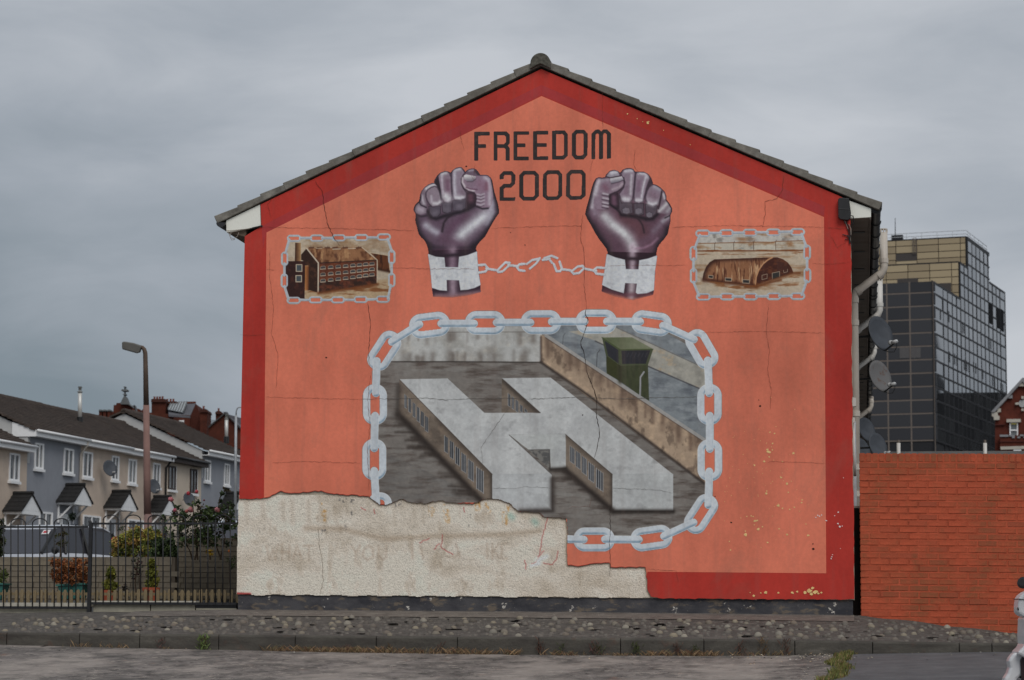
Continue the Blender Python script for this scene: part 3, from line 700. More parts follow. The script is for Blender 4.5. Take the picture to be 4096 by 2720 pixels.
BROKEN = cv([(50,102),(130,105),(200,98),(280,60),(300,70),(370,72),(420,68),(500,60),(540,72),(620,80),(760,90),(820,135),(860,135),(935,102),(1000,122),(1080,128),(1150,110),(1190,122),(1330,132),(1400,102),(1470,105),(1530,125),(1585,172),(1700,178),(1720,200),(1845,210),(1855,290),(1850,380),(1855,470),(1930,472),(1990,460),(2085,455),(2090,480),(2280,480),(2285,500),(2295,610),(2310,640),(2360,650)], 1.3727, 920, 1920)
def jag(pts, step, amp, seed):
    rs = random.Random(seed); out = []
    for (a, b), (c_, d) in zip(pts[:-1], pts[1:]):
        L = math.hypot(c_ - a, d - b); n = max(1, int(L / step)); nx, ny = -(d - b) / (L + 1e-6), (c_ - a) / (L + 1e-6)
        for i in range(n):
            t = i / n; o = rs.uniform(-amp, amp) if i else rs.uniform(-amp, amp) * 0.4
            out.append((a + (c_ - a) * t + nx * o, b + (d - b) * t + ny * o))
    return out + [pts[-1]]
BROKEN_J = jag(BROKEN, 11, 2.6, 3)

def picture_hblock():
    S = 1.508
    p = Painter(1440, 1232, 2896, 2216, 2.0, (106, 101, 96)); c = lambda pts: cv(pts, S, 1420, 1200)
    reg = c([(120,1235),(115,960),(122,630),(135,400),(180,300),(300,215),(450,165),(785,150),(1455,145),(1790,160),(1960,210),(2080,300),(2125,430),(2140,630),(2142,965),(2135,1180),(2080,1300),(1960,1390),(1790,1440),(1285,1450),(1280,1320),(1130,1305),(1080,1280),(985,1275),(900,1215)])
    p.poly(reg, (106,101,96), mask=1)
    p.tint(reg, (66,57,52), 0.46, 0.34, 70, 13, 91, 0.85, oct=6); p.tint(reg, (122,120,116), 0.50, 0.30, 90, 20, 92, 0.6, oct=6)
    p.tint(c([(150,900),(760,1190),(200,1240),(120,1235)]), (92,90,88), 0.3, 0.4, 60, 12, 93, 0.5)
    # sky side, top right
    up = c([(1120,160),(1790,150),(2110,330),(2125,860),(1160,215)])
    p.poly(up, (110,115,118), soft=3); p.tint(up, (78,82,88), 0.46, 0.32, 60, 20, 94, 0.8, oct=6); p.tint(up, (136,140,142), 0.52, 0.26, 44, 22, 95, 0.6, oct=6)
    band = c([(1290,190),(1580,165),(2115,410),(2112,545),(1780,402),(1450,245)])
    p.poly(band, (143,140,131), soft=3); p.tint(band, (110,108,102), 0.5, 0.3, 40, 36, 96, 0.7, oct=6); p.tint(band, (160,142,118), 0.62, 0.12, 26, 18, 97, 0.6)
    p.stroke(c([(1580,168),(2112,412)]), 4, (78,78,80), 3, 0.7); p.stroke(c([(1450,248),(1780,405),(2110,548)]), 5, (60,58,60), 4, 0.8)
    # back wall
    bw = c([(215,372),(300,215),(450,165),(1128,160),(1122,374)])
    p.poly(bw, (158,158,155)); p.tint(bw, (128,125,119), 0.46, 0.34, 70, 50, 98, 0.8, oct=6); p.tint(bw, (172,167,157), 0.54, 0.2, 36, 26, 99, 0.5, oct=6)
    for i in range(26):
        x = random.uniform(260, 1110); l = random.uniform(15, 70); p.glow(c([(x,372),(x+2,372-l)]), random.uniform(4, 12), (84,76,70), random.uniform(0.15, 0.55), clip=bw)
    for i in range(16):
        x = random.uniform(300, 1110); l = random.uniform(20, 70); p.glow(c([(x,205),(x,205+l)]), random.uniform(3, 10), (92,84,78), random.uniform(0.15, 0.5), clip=bw)
    p.stroke(c([(215,372),(600,372),(1122,376)]), 4.5, (44,39,36), 4, 0.9); p.stroke(c([(330,195),(1128,192)]), 3, (66,60,56), 3, 0.5)
    # tan wall running to the right
    tw = c([(1118,213),(1160,213),(2112,852),(2120,1115),(2095,1100),(1122,374)])
    p.poly(tw, (146,127,108)); p.tint(tw, (168,146,122), 0.52, 0.2, 30, 24, 101, 0.7); p.tint(tw, (96,82,70), 0.55, 0.16, 26, 40, 102, 0.8)
    for i in range(60):
        t = random.random(); x = 1150 + 960 * t; y = 222 + 642 * t; l = random.uniform(20, 110)
        p.glow(c([(x,y),(x+random.uniform(-3,3),y+l)]), random.uniform(4, 11), (80,64,54), random.uniform(0.12, 0.5), clip=tw)
    p.stroke(c([(1122,225),(1122,372)]), 7, (56,46,42), 8, 0.8)
    p.stroke(c([(1152,214),(2115,848)]), 13, (136,134,131), 2.5); p.stroke(c([(1150,228),(2113,862)]), 3, (74,64,58), 3, 0.8)
    p.stroke(c([(1122,376),(1400,570),(2105,1105)]), 10, (46,39,36), 9, 0.9)
    # watch tower
    p.poly(c([(1515,335),(1600,395),(1600,492),(1518,442)]), (50,52,30)); p.poly(c([(1600,395),(1767,390),(1774,608),(1700,562),(1600,492)]), (56,60,41))
    p.glow(c([(1600,400),(1600,490)]), 6, (38,40,24), 0.8); p.tint(c([(1600,395),(1767,390),(1774,608),(1600,492)]), (47,51,35), 0.5, 0.2, 12, 50, 103, 0.8)
    p.poly(c([(1490,226),(1600,298),(1602,396),(1514,336)]), (62,67,48)); p.poly(c([(1598,298),(1799,296),(1767,393),(1600,397)]), (64,69,50))
    p.poly(c([(1506,246),(1588,302),(1590,384),(1526,336)]), (40,40,45)); p.poly(c([(1607,306),(1782,303),(1754,384),(1612,386)]), (38,38,43))
    for x in range(1640, 1760, 22): p.stroke(c([(x,345),(x+12,318)]), 1.2, (84,84,90), 1.5, 0.5)
    p.poly(c([(1489,226),(1672,225),(1799,296),(1600,300)]), (80,86,62), c2=(102,106,84), g=(c([(1560,230)])[0], c([(1680,285)])[0]))
    p.stroke(c([(1489,226),(1600,299),(1799,296)]), 2.6, (60,70,40), 1.6)
    p.stroke(c([(1720,572),(1722,465),(1743,434)]), 6.5, (138,138,140), 1.8); p.stroke(c([(1723,572),(1725,468)]), 1.6, (96,98,102), 1.4, 0.7)
    p.stroke(c([(1457,402),(1461,322),(1478,300)]), 2.6, (54,54,56), 1.6, 0.9); p.stroke(c([(1253,268),(1256,218),(1268,200)]), 2.2, (60,60,62), 1.6, 0.8)
    # the H shaped building
    side = (108,97,86)
    LS = c([(268,478),(828,1050),(828,1200),(755,1200),(262,686)]); US = c([(885,472),(1120,682),(884,682)]); RS = c([(1268,810),(1553,1050),(1553,1266),(1268,1022)])
    for q, sd_ in ((LS, 104), (US, 105), (RS, 106)):
        p.poly(q, side); p.tint(q, (78,69,62), 0.46, 0.32, 50, 34, sd_, 0.8, oct=6); p.tint(q, (126,110,94), 0.54, 0.24, 30, 30, sd_ + 10, 0.6, oct=5)
    IF = c([(930,812),(1272,808),(1272,1012),(1182,1020),(1174,902),(1048,904)])
    p.poly(IF, (162,164,162)); p.poly(c([(1048,904),(1175,901),(1174,1018)]), (108,106,102)); p.stroke(c([(1048,904),(1175,901),(1174,1016)]), 3, (66,62,58), 2, 0.8)
    p.tint(c([(1048,904),(1175,901),(1174,1018)]), (70,70,70), 0.5, 0.15, 16, 14, 107, 0.8)
    top = c([(268,478),(558,473),(780,680),(1118,680),(885,472),(1180,468),(1917,1050),(1550,1050),(1270,808),(930,812),(1187,1050),(826,1050)])
    p.poly(top, (167,168,167))
    FL = c([(826,1048),(1187,1048),(1187,1270),(826,1270)]); FR = c([(1551,1048),(1919,1048),(1919,1272),(1551,1270)])
    p.poly(FL, (162,164,164)); p.poly(FR, (161,163,162))
    for q, sd_ in ((top, 121), (FL, 122), (FR, 123), (IF, 124)):
        p.tint(q, (147,148,148), 0.44, 0.36, 90, 70, sd_, 0.75, oct=6); p.tint(q, (126,126,126), 0.62, 0.2, 40, 26, sd_ + 9, 0.5, oct=5); p.tint(q, (174,176,175), 0.54, 0.24, 60, 50, sd_ + 5, 0.5, oct=6)
    p.stroke(c([(828,1050),(1187,1050)]), 2, (150,152,153), 2, 0.5); p.stroke(c([(1551,1050),(1917,1050)]), 2, (146,149,150), 2, 0.5)
    for q in ([(268,480),(828,1052)], [(1270,812),(1552,1052)], [(890,476),(1118,680)], [(930,814),(1187,1052)]): p.stroke(c(q), 2.6, (56,49,45), 2.5, 0.8)
    p.glow(c([(500,720),(820,1050)]), 9, (60,52,46), 0.6, clip=LS); p.glow(c([(1280,825),(1552,1055)]), 8, (62,54,48), 0.5, clip=RS); p.glow(c([(900,490),(1118,690)]), 9, (52,46,42), 0.8, clip=US)
    p.glow(c([(828,1060),(828,1195)]), 7, (52,46,42), 0.75, clip=LS); p.glow(c([(1553,1060),(1553,1260)]), 7, (56,49,45), 0.7, clip=RS)
    p.glow(c([(262,690),(500,940),(755,1205)]), 10, (40,34,31), 0.95); p.glow(c([(262,520),(258,690)]), 9, (52,46,42), 0.7)
    p.glow(c([(1268,1026),(1550,1268)]), 9, (40,34,31), 0.95); p.glow(c([(1180,1022),(1268,1018)]), 6, (42,37,34), 0.9); p.glow(c([(1560,1276),(1918,1276)]), 7, (38,33,30), 0.95); p.glow(c([(1190,1080),(1190,1270),(1000,1274)]), 8, (48,42,39), 0.8)
    p.poly(FL, (158,163,165), op=0.0); 
    for i in range(34):   # smears next to the long shadows
        t = random.random(); x, y = 262 + 493 * t, 690 + 515 * t; l = random.uniform(30, 130); p.glow(c([(x - l, y + random.uniform(-4, 4)), (x, y)]), random.uniform(3, 7), (48,41,37), random.uniform(0.25, 0.6))
    for i in range(20):
        t = random.random(); x, y = 1268 + 284 * t, 1024 + 244 * t; l = random.uniform(20, 80); p.glow(c([(x - l, y + random.uniform(-4, 4)), (x, y)]), random.uniform(3, 6), (48,41,37), random.uniform(0.2, 0.55))
    p.poly(FL, None, mask=1)
    wins = [(305,612,80,7),(330,636,84,7),(356,664,86,8),(381,690,88,8),(406,718,90,9),(432,748,92,9),(550,872,98,10),(583,904,104,11),(618,942,106,12),(656,982,110,13),(699,1028,118,16),(754,1086,134,20)]
    wins += [(1310,936,96,13),(1346,966,98,13),(1383,1000,102,14),(1425,1040,108,16),(1476,1086,116,20)]
    wins += [(930,604,76,7),(953,622,74,7),(977,640,70,8),(1003,655,44,8),(1030,668,20,8)]
    for x, y, h, w in wins:
        q = c([(x-w,y-h/2-w*0.5),(x+w,y-h/2+w*0.9),(x+w,y+h/2+w*0.5),(x-w,y+h/2-w*0.9)]); p.poly(q, (50,52,56), op=0.95)
        n = 3 if w > 12 else 2
        for i in range(n + 1):
            xx = x - w + 2 * w * i / n; o = (i / n - 0.5) * w * 1.4
            p.stroke(c([(xx,y-h/2+o),(xx,y+h/2+o)]), max(1.5, w * 0.16), (140,142,144), 1.3, 0.85)
        p.stroke(c([(x-w,y+h/2-w*0.9),(x+w,y+h/2+w*0.5)]), 2.0, (128,130,132), 1.5, 0.7)
    # the big chain round it
    col = ((174,180,185), (108,130,147), (190,193,196)); a = math.radians
    w = 43 / S
    def F(x, y, L, W, an): q = c([(x, y)])[0]; p.ringlink(q[0], q[1], L / S, W / S, a(an), w, *col)
    F(450,152,246,148,-7); F(785,138,242,142,0); F(1122,134,242,144,0); F(1455,131,246,146,0); F(1788,140,244,140,8); F(2092,296,252,140,60); F(2138,630,246,146,90); F(2140,966,252,148,90)
    F(2087,1290,256,138,-57); F(1788,1436,252,142,-8); F(1442,1444,248,144,0); F(177,306,256,138,-57); F(121,630,244,144,90); F(117,962,248,144,90); F(150,1285,250,146,90)
    for q in (((222,252),(388,147)),((520,142),(718,142)),((855,136),(1058,136)),((1187,131),(1384,131)),((1520,129),(1720,131)),((1858,155),(2044,238)),((2128,364),(2136,562)),((2140,698),(2140,898)),((2137,1034),(2131,1236)),((2042,1342),(1864,1424)),((1712,1445),(1508,1443)),((1380,1445),(1240,1441)),((131,368),(126,562)),((121,698),(116,894)),((116,1030),(130,1250))):
        q = c(list(q)); p.barlink(q[0], q[1], 46 / S, *col)
    p.mott(0.12, 10, 10, 24)
    # where the render has fallen off there is no paint
    B = [(900, 2230)] + BROKEN + [(2650, 2480), (900, 2480)]
    k = sdpoly(p.X, p.Y, BROKEN_J + [(2650, 2600), (900, 2600), (900, 1995)]) < 0.6
    p.m[k] = 0
    return p

fist_left().sheet('painted_fist', YP, M_PIC, HOUSE, label='left painted clenched fist with white H shaped cuff')
fist_right().sheet('painted_fist', YP, M_PIC, HOUSE, label='right painted clenched fist with white H shaped cuff')
broken_chain().sheet('painted_chain', YP - 0.0025, M_PIC, HOUSE, label='painted broken grey chain between the two cuffs')
picture_block().sheet('painted_picture', YP, M_PIC, HOUSE, label='small sepia painted brick prison block framed by chain')
picture_hut().sheet('painted_picture', YP, M_PIC, HOUSE, label='small sepia painted round roofed hut framed by chain')
picture_hblock().sheet('painted_picture', YP, M_PIC, HOUSE, label='large painted grey H shaped prison building framed by chain')

# ---- lettering: FREEDOM 2000
LET = {
 'F': ([(320,157),(520,155),(520,202),(368,203),(368,320),(472,320),(472,364),(368,365),(366,530),(319,532)], None),
 'R': ([(577,154),(745,152),(782,190),(782,305),(757,335),(780,365),(780,528),(732,528),(730,385),(712,362),(622,362),(620,528),(575,530)], [(622,198),(712,198),(735,220),(735,290),(705,318),(622,318)]),
 'E': ([(837,152),(1037,150),(1035,190),(882,193),(882,310),(985,310),(985,352),(882,355),(882,482),(1030,482),(1030,525),(835,527)], None),
 'E2': ([(1093,147),(1287,143),(1287,187),(1140,190),(1140,305),(1268,305),(1268,350),(1140,350),(1140,480),(1285,478),(1285,522),(1091,522)], None),
 'D': ([(1342,142),(1505,138),(1543,185),(1543,470),(1497,515),(1340,517)], [(1388,183),(1475,180),(1497,205),(1497,450),(1475,470),(1388,473)]),
 'O': ([(1600,180),(1645,132),(1760,130),(1805,178),(1800,462),(1755,512),(1645,515),(1600,468)], [(1648,200),(1675,175),(1735,173),(1757,197),(1755,440),(1730,467),(1672,470),(1648,445)]),
 'M': ([(1857,512),(1858,178),(1908,130),(1955,125),(1985,152),(2005,128),(2060,125),(2110,172),(2108,502),(2060,505),(2060,195),(2040,172),(2020,172),(2008,195),(2005,508),(1958,510),(1958,197),(1938,172),(1920,180),(1905,200),(1903,512)], None),
 '2': ([(655,775),(652,722),(702,672),(812,672),(857,720),(852,835),(802,885),(728,885),(700,910),(700,1018),(855,1015),(852,1055),(652,1058),(652,885),(700,840),(785,838),(806,815),(806,735),(785,715),(722,717),(702,738),(700,772)], None),
 '0a': ([(912,720),(962,670),(1118,668),(1165,715),(1162,1000),(1112,1052),(960,1055),(910,1005)], [(960,740),(985,715),(1092,712),(1118,738),(1115,985),(1090,1010),(985,1012),(960,985)]),
 '0b': ([(1222,712),(1272,663),(1425,660),(1470,708),(1467,995),(1415,1045),(1270,1050),(1218,1000)], [(1268,730),(1293,708),(1400,705),(1425,730),(1422,978),(1397,1003),(1290,1006),(1266,980)]),
 '0c': ([(1530,708),(1578,658),(1735,655),(1778,702),(1778,990),(1727,1040),(1575,1045),(1523,995)], [(1575,727),(1600,702),(1708,699),(1732,725),(1730,972),(1705,998),(1598,1001),(1573,975)]),
}
for key, (outer, hole) in LET.items():
    o_ = cv(outer, 3.279, 1800, 480)
    xs = [a for a, b in o_]; ys = [b for a, b in o_]
    p = Painter(min(xs) - 2, min(ys) - 2, max(xs) + 2, max(ys) + 2, 1.5, (43, 39, 39))
    p.poly(o_, None, mask=1)
    if hole: p.poly(cv(hole, 3.279, 1800, 480), None, mask=0)
    n = fbm(p.X, p.Y, 14, 14, 133); p.put((slice(None), slice(None)), np.clip((n - 0.6) / 0.2, 0, 0.5), (70, 58, 54))
    p.sheet('painted_letter', YP, M_PIC, HOUSE, label='painted black ' + ('numeral ' if key[0] in '20' else 'letter ') + key[0])

# ------------------------------------------------------------------ the gable: wall, render skim, bare pebbledash, plinth
def PX(u, v, y=0.0): return tuple(px(u, v, y))
def flat(pts, y): return [PX(u, v, y) for u, v in pts]
m = NM('pebbledash_plain', 0.95, 0.1)
m.color(m.ramp(m.noise(90, 3, 0.7), [(0.3, P(120,112,100)), (0.7, P(176,166,150))])); m.bump(m.noise(110, 3, 0.7), 0.8, 0.01)
M_DASH = m.mat
m = NM('pebbledash', 0.95, 0.1)
sp = m.ramp(m.noise(95, 2, 0.8), [(0.30, 0.45), (0.44, 0.95), (0.72, 1.10)])
sp2 = m.ramp(m.voro(42), [(0.0, 0.55), (0.16, 0.9), (0.3, 1.03)])
m.color(m.mix(1.0, m.mix(1.0, m.attr(), sp, 'MULTIPLY'), sp2, 'MULTIPLY')); m.bump(m.noise(120, 3, 0.8), 0.8, 0.008)
M_DASHA = m.mat
m = NM('black_plinth', 0.8, 0.25)
v = m.coord((1, 1, 1.6))
c = m.ramp(m.noise(3.0, 6, 0.65, v), [(0.35, P(42,42,46)), (0.62, P(62,61,63))])
c = m.mix(m.ramp(m.noise(4.2, 7, 0.7, m.coord((1, 1, 2.5))), [(0.54, 0.0), (0.62, 0.75)]), c, P(92,82,70))
c = m.mix(m.ramp(m.noise(5.5, 6, 0.72, m.coord((1.0, 1, 1.2)), 0.1), [(0.63, 0.0), (0.655, 0.9)]), c, P(165,160,152))
m.color(c); m.bump(m.noise(20, 5, 0.7), 0.5, 0.012); M_PLINTH = m.mat
M_TILE = None
m = NM('concrete_tile', 0.9, 0.15)
c = m.ramp(m.noise(7, 6, 0.65), [(0.3, P(74,71,66)), (0.55, P(100,97,91)), (0.75, P(122,118,110))])
c = m.mix(m.ramp(m.rand(), [(0.0, 0.0), (1.0, 0.5)]), c, P(84,80,73)); m.color(c); m.bump(m.noise(30, 5, 0.7), 0.6, 0.01); M_TILE = m.mat
M_WHITE = simple('white_upvc', P(196,194,188), 0.5, 0.4, var=0.06, scale=3)
M_WHITEB = None
m = NM('stained_white_board', 0.6, 0.3)
c = m.mix(m.ramp(m.noise(5, 6, 0.7, m.coord((1, 1, 0.6))), [(0.60, 0.0), (0.75, 0.6)]), P(192,188,180), P(110,105,98)); m.color(c); M_WHITEB = m.mat
M_SOFFIT = simple('soffit', P(100,92,86, 0.5), 0.8, 0.2, var=0.2, scale=3)
M_GUTTER = simple('black_gutter', (0.022, 0.022, 0.024), 0.35, 0.5, var=0.25, scale=5)
M_PIPE = simple('grey_beige_pipe', P(150,143,134, 0.5), 0.5, 0.35, var=0.10, scale=3)
M_PIPEW = simple('white_pipe', P(156,153,148, 0.5), 0.45, 0.4, var=0.06, scale=3)
M_SIDE = simple('side_render', P(120,116,110, 0.5), 0.95, 0.1, var=0.18, scale=2.5, bump=0.6, bscale=60, bd=0.01)
M_BLACK = simple('black_plastic', (0.02, 0.02, 0.021), 0.45, 0.4, var=0.2)
M_WIRE = simple('old_cable', P(120,112,104), 0.8, 0.2)

M_EDGE = simple('broken_render_edge', P(96,80,66), 0.95, 0.1, var=0.35, scale=30)
# structure of the gable below the roof: base wall in pebbledash
wall_px = [(946,2376),(957,1994),(979,945),(1046,905),(1042,822),(2165,282),(3352,786),(3396,808),(3401,880),(3405,1000),(3418,2400)]
b = MB(); b.prism(flat(wall_px, 0.0), (0, 0.28, 0)); b.build('gable_wall', M_DASH, HOUSE)
skim_px = [(957,1994),(979,945),(1046,905),(1042,818),(2165,276),(3352,781),(3396,803),(3401,880)] + jag([(3402,880),(3405,1000),(3408,1500),(3414,2000),(3417,2388)], 26, 2.2, 5) + jag([(3417,2397),(3300,2398),(3100,2397),(2900,2396),(2750,2394),(2639,2393)], 14, 2.2, 6)
skim_px += list(reversed(BROKEN_J))[:-1]
b = MB(); b.prism(flat(skim_px, -0.020), (0, 0.015, 0)); b.m = [0, 1] + [1] * (len(b.f) - 2); b.build('painted_render', [M_RED, M_EDGE], HOUSE, label='smooth render painted red as a border round the mural')
# orange field: a coat of paint on the render
of = [(1064,942),(2166,384),(3296,872),(3305,2293),(2588,2287),(2585,2277)]
br = [q for q in BROKEN_J if 1052 < q[0] < 2586]
of = [(1056,1990),(1060,1500),(1066,930),(2166,384),(3296,868),(3300,1500),(3305,2293),(2590,2287)] + list(reversed(br))
p = Painter(1040, 370, 3316, 2300, 8.0, (0, 0, 0))
b = MB(); b.add(flat([(u, v - (2.0 if (1056 < u < 2586 and v > 1900) else 0)) for u, v in of], -0.0212), [tuple(range(len(of)))]); 
o = b.build('orange_field', M_ORANGE, HOUSE)
# faded inner strip of the red border
M_RED2 = paint_mat('faded_red_paint', P(142,47,47))
for q in ([(1052,992),(1064,938),(1500,714),(2165,380),(2165,340),(1500,668),(1046,905)], [(2166,380),(2700,606),(3296,864),(3300,826),(2700,566),(2166,340)]):
    b = MB(); b.add(flat(q, -0.0210), [tuple(range(len(q)))]); b.build('border_strip', M_RED2, HOUSE)

# bare pebbledash where the render has fallen away
def dash():
    p = Painter(948, 1980, 2660, 2392, 2.5, (190,182,170))
    lm = 957 + (p.Y - 1994) * (946 - 957) / 380.0
    bot = 2377 + (p.X - 946) * 0.0078
    p.m[:] = 1; p.m[p.X < lm - 1] = 0; p.m[p.Y > bot + 2.2 * np.sin(p.X * 0.05) + 3 * (vnoise(p.X, p.Y, 12, 12, 5) - 0.5)] = 0
    full = [(940,1970),(2670,1970),(2670,2400),(940,2400)]
    p.tint(full, (156,144,128), 0.46, 0.32, 150, 90, 141, 0.65, oct=6); p.tint(full, (196,189,178), 0.56, 0.2, 120, 70, 142, 0.6)
    p.tint(full, (140,126,108), 0.60, 0.2, 40, 90, 143, 0.4)
    e = lambda pts: cv(pts, 1.3727, 920, 1920)
    p.glow(e([(420,265),(620,270),(850,325),(1100,310),(1500,300),(1700,280)]), 9, (146,130,112), 0.55)
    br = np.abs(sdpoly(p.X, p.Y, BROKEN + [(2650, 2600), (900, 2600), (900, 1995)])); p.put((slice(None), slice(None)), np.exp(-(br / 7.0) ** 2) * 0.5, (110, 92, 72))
    for x in (90, 180, 290, 340, 430, 600, 640, 760, 900, 1010, 1060): p.glow(e([(x,120),(x+4,190+random.random()*60)]), 6, (144,132,116), 0.25)
    for x, y, l in ((515,130,60),(510,180,40),(1105,150,40),(1185,140,70),(1190,200,30),(1360,120,40),(1415,130,50),(1510,180,60),(1535,140,30)):
        p.tint(e([(x-16,y-6),(x+18,y-6),(x+16,y+l+8),(x-12,y+l+8)]), (172,128,72), 0.5, 0.2, 9, 14, 150 + x, 0.75, soft=8)
    for pts in ([(1285,150),(1288,176)], [(1745,205),(1715,310),(1700,415)], [(1700,415),(1680,450),(1655,460)], [(1725,390),(1690,420)], [(1800,390),(1790,440),(1770,465),(1720,455)], [(1620,440),(1625,490)], [(720,150),(745,165)], [(792,160),(796,185)], [(1165,300),(1160,370),(1195,395),(1225,410)], [(1040,345),(1095,320)], [(1120,380),(1150,350)]):
        p.stroke(e(jag(pts, 10, 3, len(pts))), 3.0, (150,52,52), 3, 0.75)
    for x, y, w in ((620,110,24),(680,115,20),(660,180,14),(915,130,30),(175,270,14),(515,280,14),(1320,190,12),(1310,240,8),(630,255,8)):
        p.tint(e([(x-w,y-10),(x+w,y-10),(x+w,y+16),(x-w,y+16)]), (84,82,82), 0.52, 0.16, 7, 7, 160 + x, 0.75, soft=6)
    for x, y in ((1540,195),(1670,225)): p.glow(e([(x,y),(x+10,y+10)]), 10, (120,160,150), 0.5)
    p.glow(e([(1690,440),(1740,420)]), 10, (204,200,194), 0.8); p.glow(e([(1655,470),(1700,460)]), 6, (204,200,196), 0.7)
    gh = [[(200,360),(215,440),(235,380),(250,440),(265,355)], [(285,355),(285,440)], [(285,395),(325,395)], [(325,355),(325,440)], [(345,440),(370,360),(395,440)], [(355,410),(388,410)], [(405,362),(455,362)], [(432,362),(432,440)],
          [(668,365),(690,395),(712,360)], [(690,395),(688,440)], [(760,360),(735,380),(730,420),(755,440),(785,425),(788,380),(760,360)], [(815,362),(818,425),(840,440),(858,420),(858,360)],
          [(1000,350),(1000,430)], [(1045,360),(1060,430)], [(1190,420),(1235,425),(1262,400)], [(1240,350),(1260,425)], [(1412,350),(1412,430)], [(1440,350),(1440,430)], [(1475,350),(1445,390),(1480,430)], [(1520,348),(1492,350),(1492,430),(1520,430)]]
    for g in gh: p.stroke(e(jag(g, 14, 3, 9)), 7, (134,113,95), 8, 0.30)
    p.glow([(946,2374),(1000,2376)], 3.5, (140,40,40), 0.9)
    # a hairline crack in the render
    p.stroke(e(jag([(485,270),(490,360),(505,430),(510,560),(495,625)], 12, 3, 8)), 1.8, (100,88,76), 1.6, 0.9)
    rel = (np.random.RandomState(4).rand(*p.X.shape) - 0.5) * 0.006 + (fbm(p.X, p.Y, 30, 30, 152, 2) - 0.5) * 0.004
    return p, rel
p, rel = dash()
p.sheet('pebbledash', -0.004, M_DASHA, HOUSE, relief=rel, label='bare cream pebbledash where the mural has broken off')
b = MB(); b.prism(flat([(952,2378),(3412,2399),(3412,2470),(952,2470)], 0.016), (0, 0.26, 0)); b.build('plinth', M_PLINTH, HOUSE, label='black painted plinth with peeling patches')

# cracks
CR = [[(1262,725),(1275,748),(1290,765),(1293,800),(1298,832),(1312,900),(1335,950),(1362,985)], [(1470,1212),(1478,1260),(1483,1300),(1478,1350),(1474,1420),(1480,1470)], [(1482,1500),(1470,1600),(1480,1700),(1470,1780),(1476,1960)],
      [(1050,908),(1200,912),(1350,913),(1500,918),(1620,920),(1660,924)], [(1965,914),(2100,908),(2200,905),(2330,903)], [(2690,910),(2900,902),(3200,906),(3396,915)],
      [(1560,1071),(1640,1072),(1720,1075),(1900,1076)], [(2430,1064),(2560,1060),(2700,1062),(2750,1060)], [(3250,1054),(3300,1056),(3402,1050)], [(1060,1078),(1110,1080)],
      [(2330,860),(2322,950),(2335,1000),(2340,1060),(2336,1130),(2346,1230)], [(2346,1230),(2340,1252),(2352,1278),(2345,1310),(2332,1345),(2323,1372),(2338,1420),(2345,1470),(2352,1500),(2378,1560),(2388,1600),(2384,1650),(2396,1710),(2398,1745),(2388,1800),(2378,1830)],
      [(2440,2020),(2442,2120),(2436,2170),(2444,2250),(2440,2300)], [(2405,350),(2412,390),(2410,440),(2411,520)], [(3135,700),(3130,760),(3108,795),(3060,806),(3062,850),(3050,910)], [(3075,1215),(3065,1330),(3078,1400),(3070,1480),(3085,1560),(3080,1640)],
      [(1440,1596),(1620,1594),(1700,1592),(1780,1600),(1900,1594),(2020,1592),(2120,1596)], [(2120,1596),(2300,1588),(2500,1596),(2640,1590),(2790,1588)], [(1062,1588),(1280,1594),(1440,1597)], [(1970,1952),(2060,1954),(2100,1945),(2206,1952)], [(2450,1952),(2550,1956),(2640,1960),(2690,1974)],
      [(1080,1000),(1078,1100),(1095,1230),(1085,1330),(1112,1420),(1105,1560)], [(1900,650),(1895,720),(1885,700)], [(2370,560),(2375,620),(2360,690)], [(1840,520),(1846,560),(1858,600)], [(2540,600),(2535,660),(2560,700)], [(2060,1600),(1985,1700),(1925,1790),(1930,1850),(1918,1900)],
      [(1090,1850),(1240,1846),(1440,1852)], [(2800,1330),(3060,1325),(3300,1332)], [(3070,1850),(3100,1845),(3300,1853)], [(2586,2276),(2650,2280),(2706,2284),(2712,2330)], [(2270,2040),(2290,2026),(2360,2026),(2366,1990)], [(3020,590),(3000,640)],
      [(960,1339),(1010,1341),(1060,1340)], [(3320,940),(3350,990),(3395,960)], [(1090,790),(1070,815),(1085,870)]]
CRW = {10: 1.3, 11: 2.3, 12: 1.7, 0: 1.7, 1: 1.7, 2: 1.2, 14: 1.6, 16: 1.5, 17: 1.5}
M_CRACK2 = simple('fine_crack', P(96,52,42), 0.95, 0.05)
M_CRACK3 = simple('fine_crack_grey', P(84,80,76), 0.95, 0.05)
for i, cr in enumerate(CR):
    pts = jag(cr, 9, 2.0, 40 + i); w0 = CRW.get(i, 1.0)
    b = MB(); L_, R_ = [], []
    rs = random.Random(i)
    for j, (u, v) in enumerate(pts):
        a = pts[max(j - 1, 0)]; d = pts[min(j + 1, len(pts) - 1)]
        dx, dy = d[0] - a[0], d[1] - a[1]; L = math.hypot(dx, dy) + 1e-6
        w = w0 * (0.4 + 0.9 * rs.random()) * min(1, 0.35 + 0.4 * min(j, len(pts) - 1 - j))
        L_.append(PX(u - dy / L * w / 2, v + dx / L * w / 2, -0.0275)); R_.append(PX(u + dy / L * w / 2, v - dx / L * w / 2, -0.0275))
    n = len(pts); b.add(L_ + R_, [(j, j + 1, n + j + 1, n + j) for j in range(n - 1)]); b.build('crack', M_CRACK if i in (0, 1, 11, 12) else (M_CRACK3 if i in (16, 17, 19, 20, 26) else M_CRACK2), HOUSE)
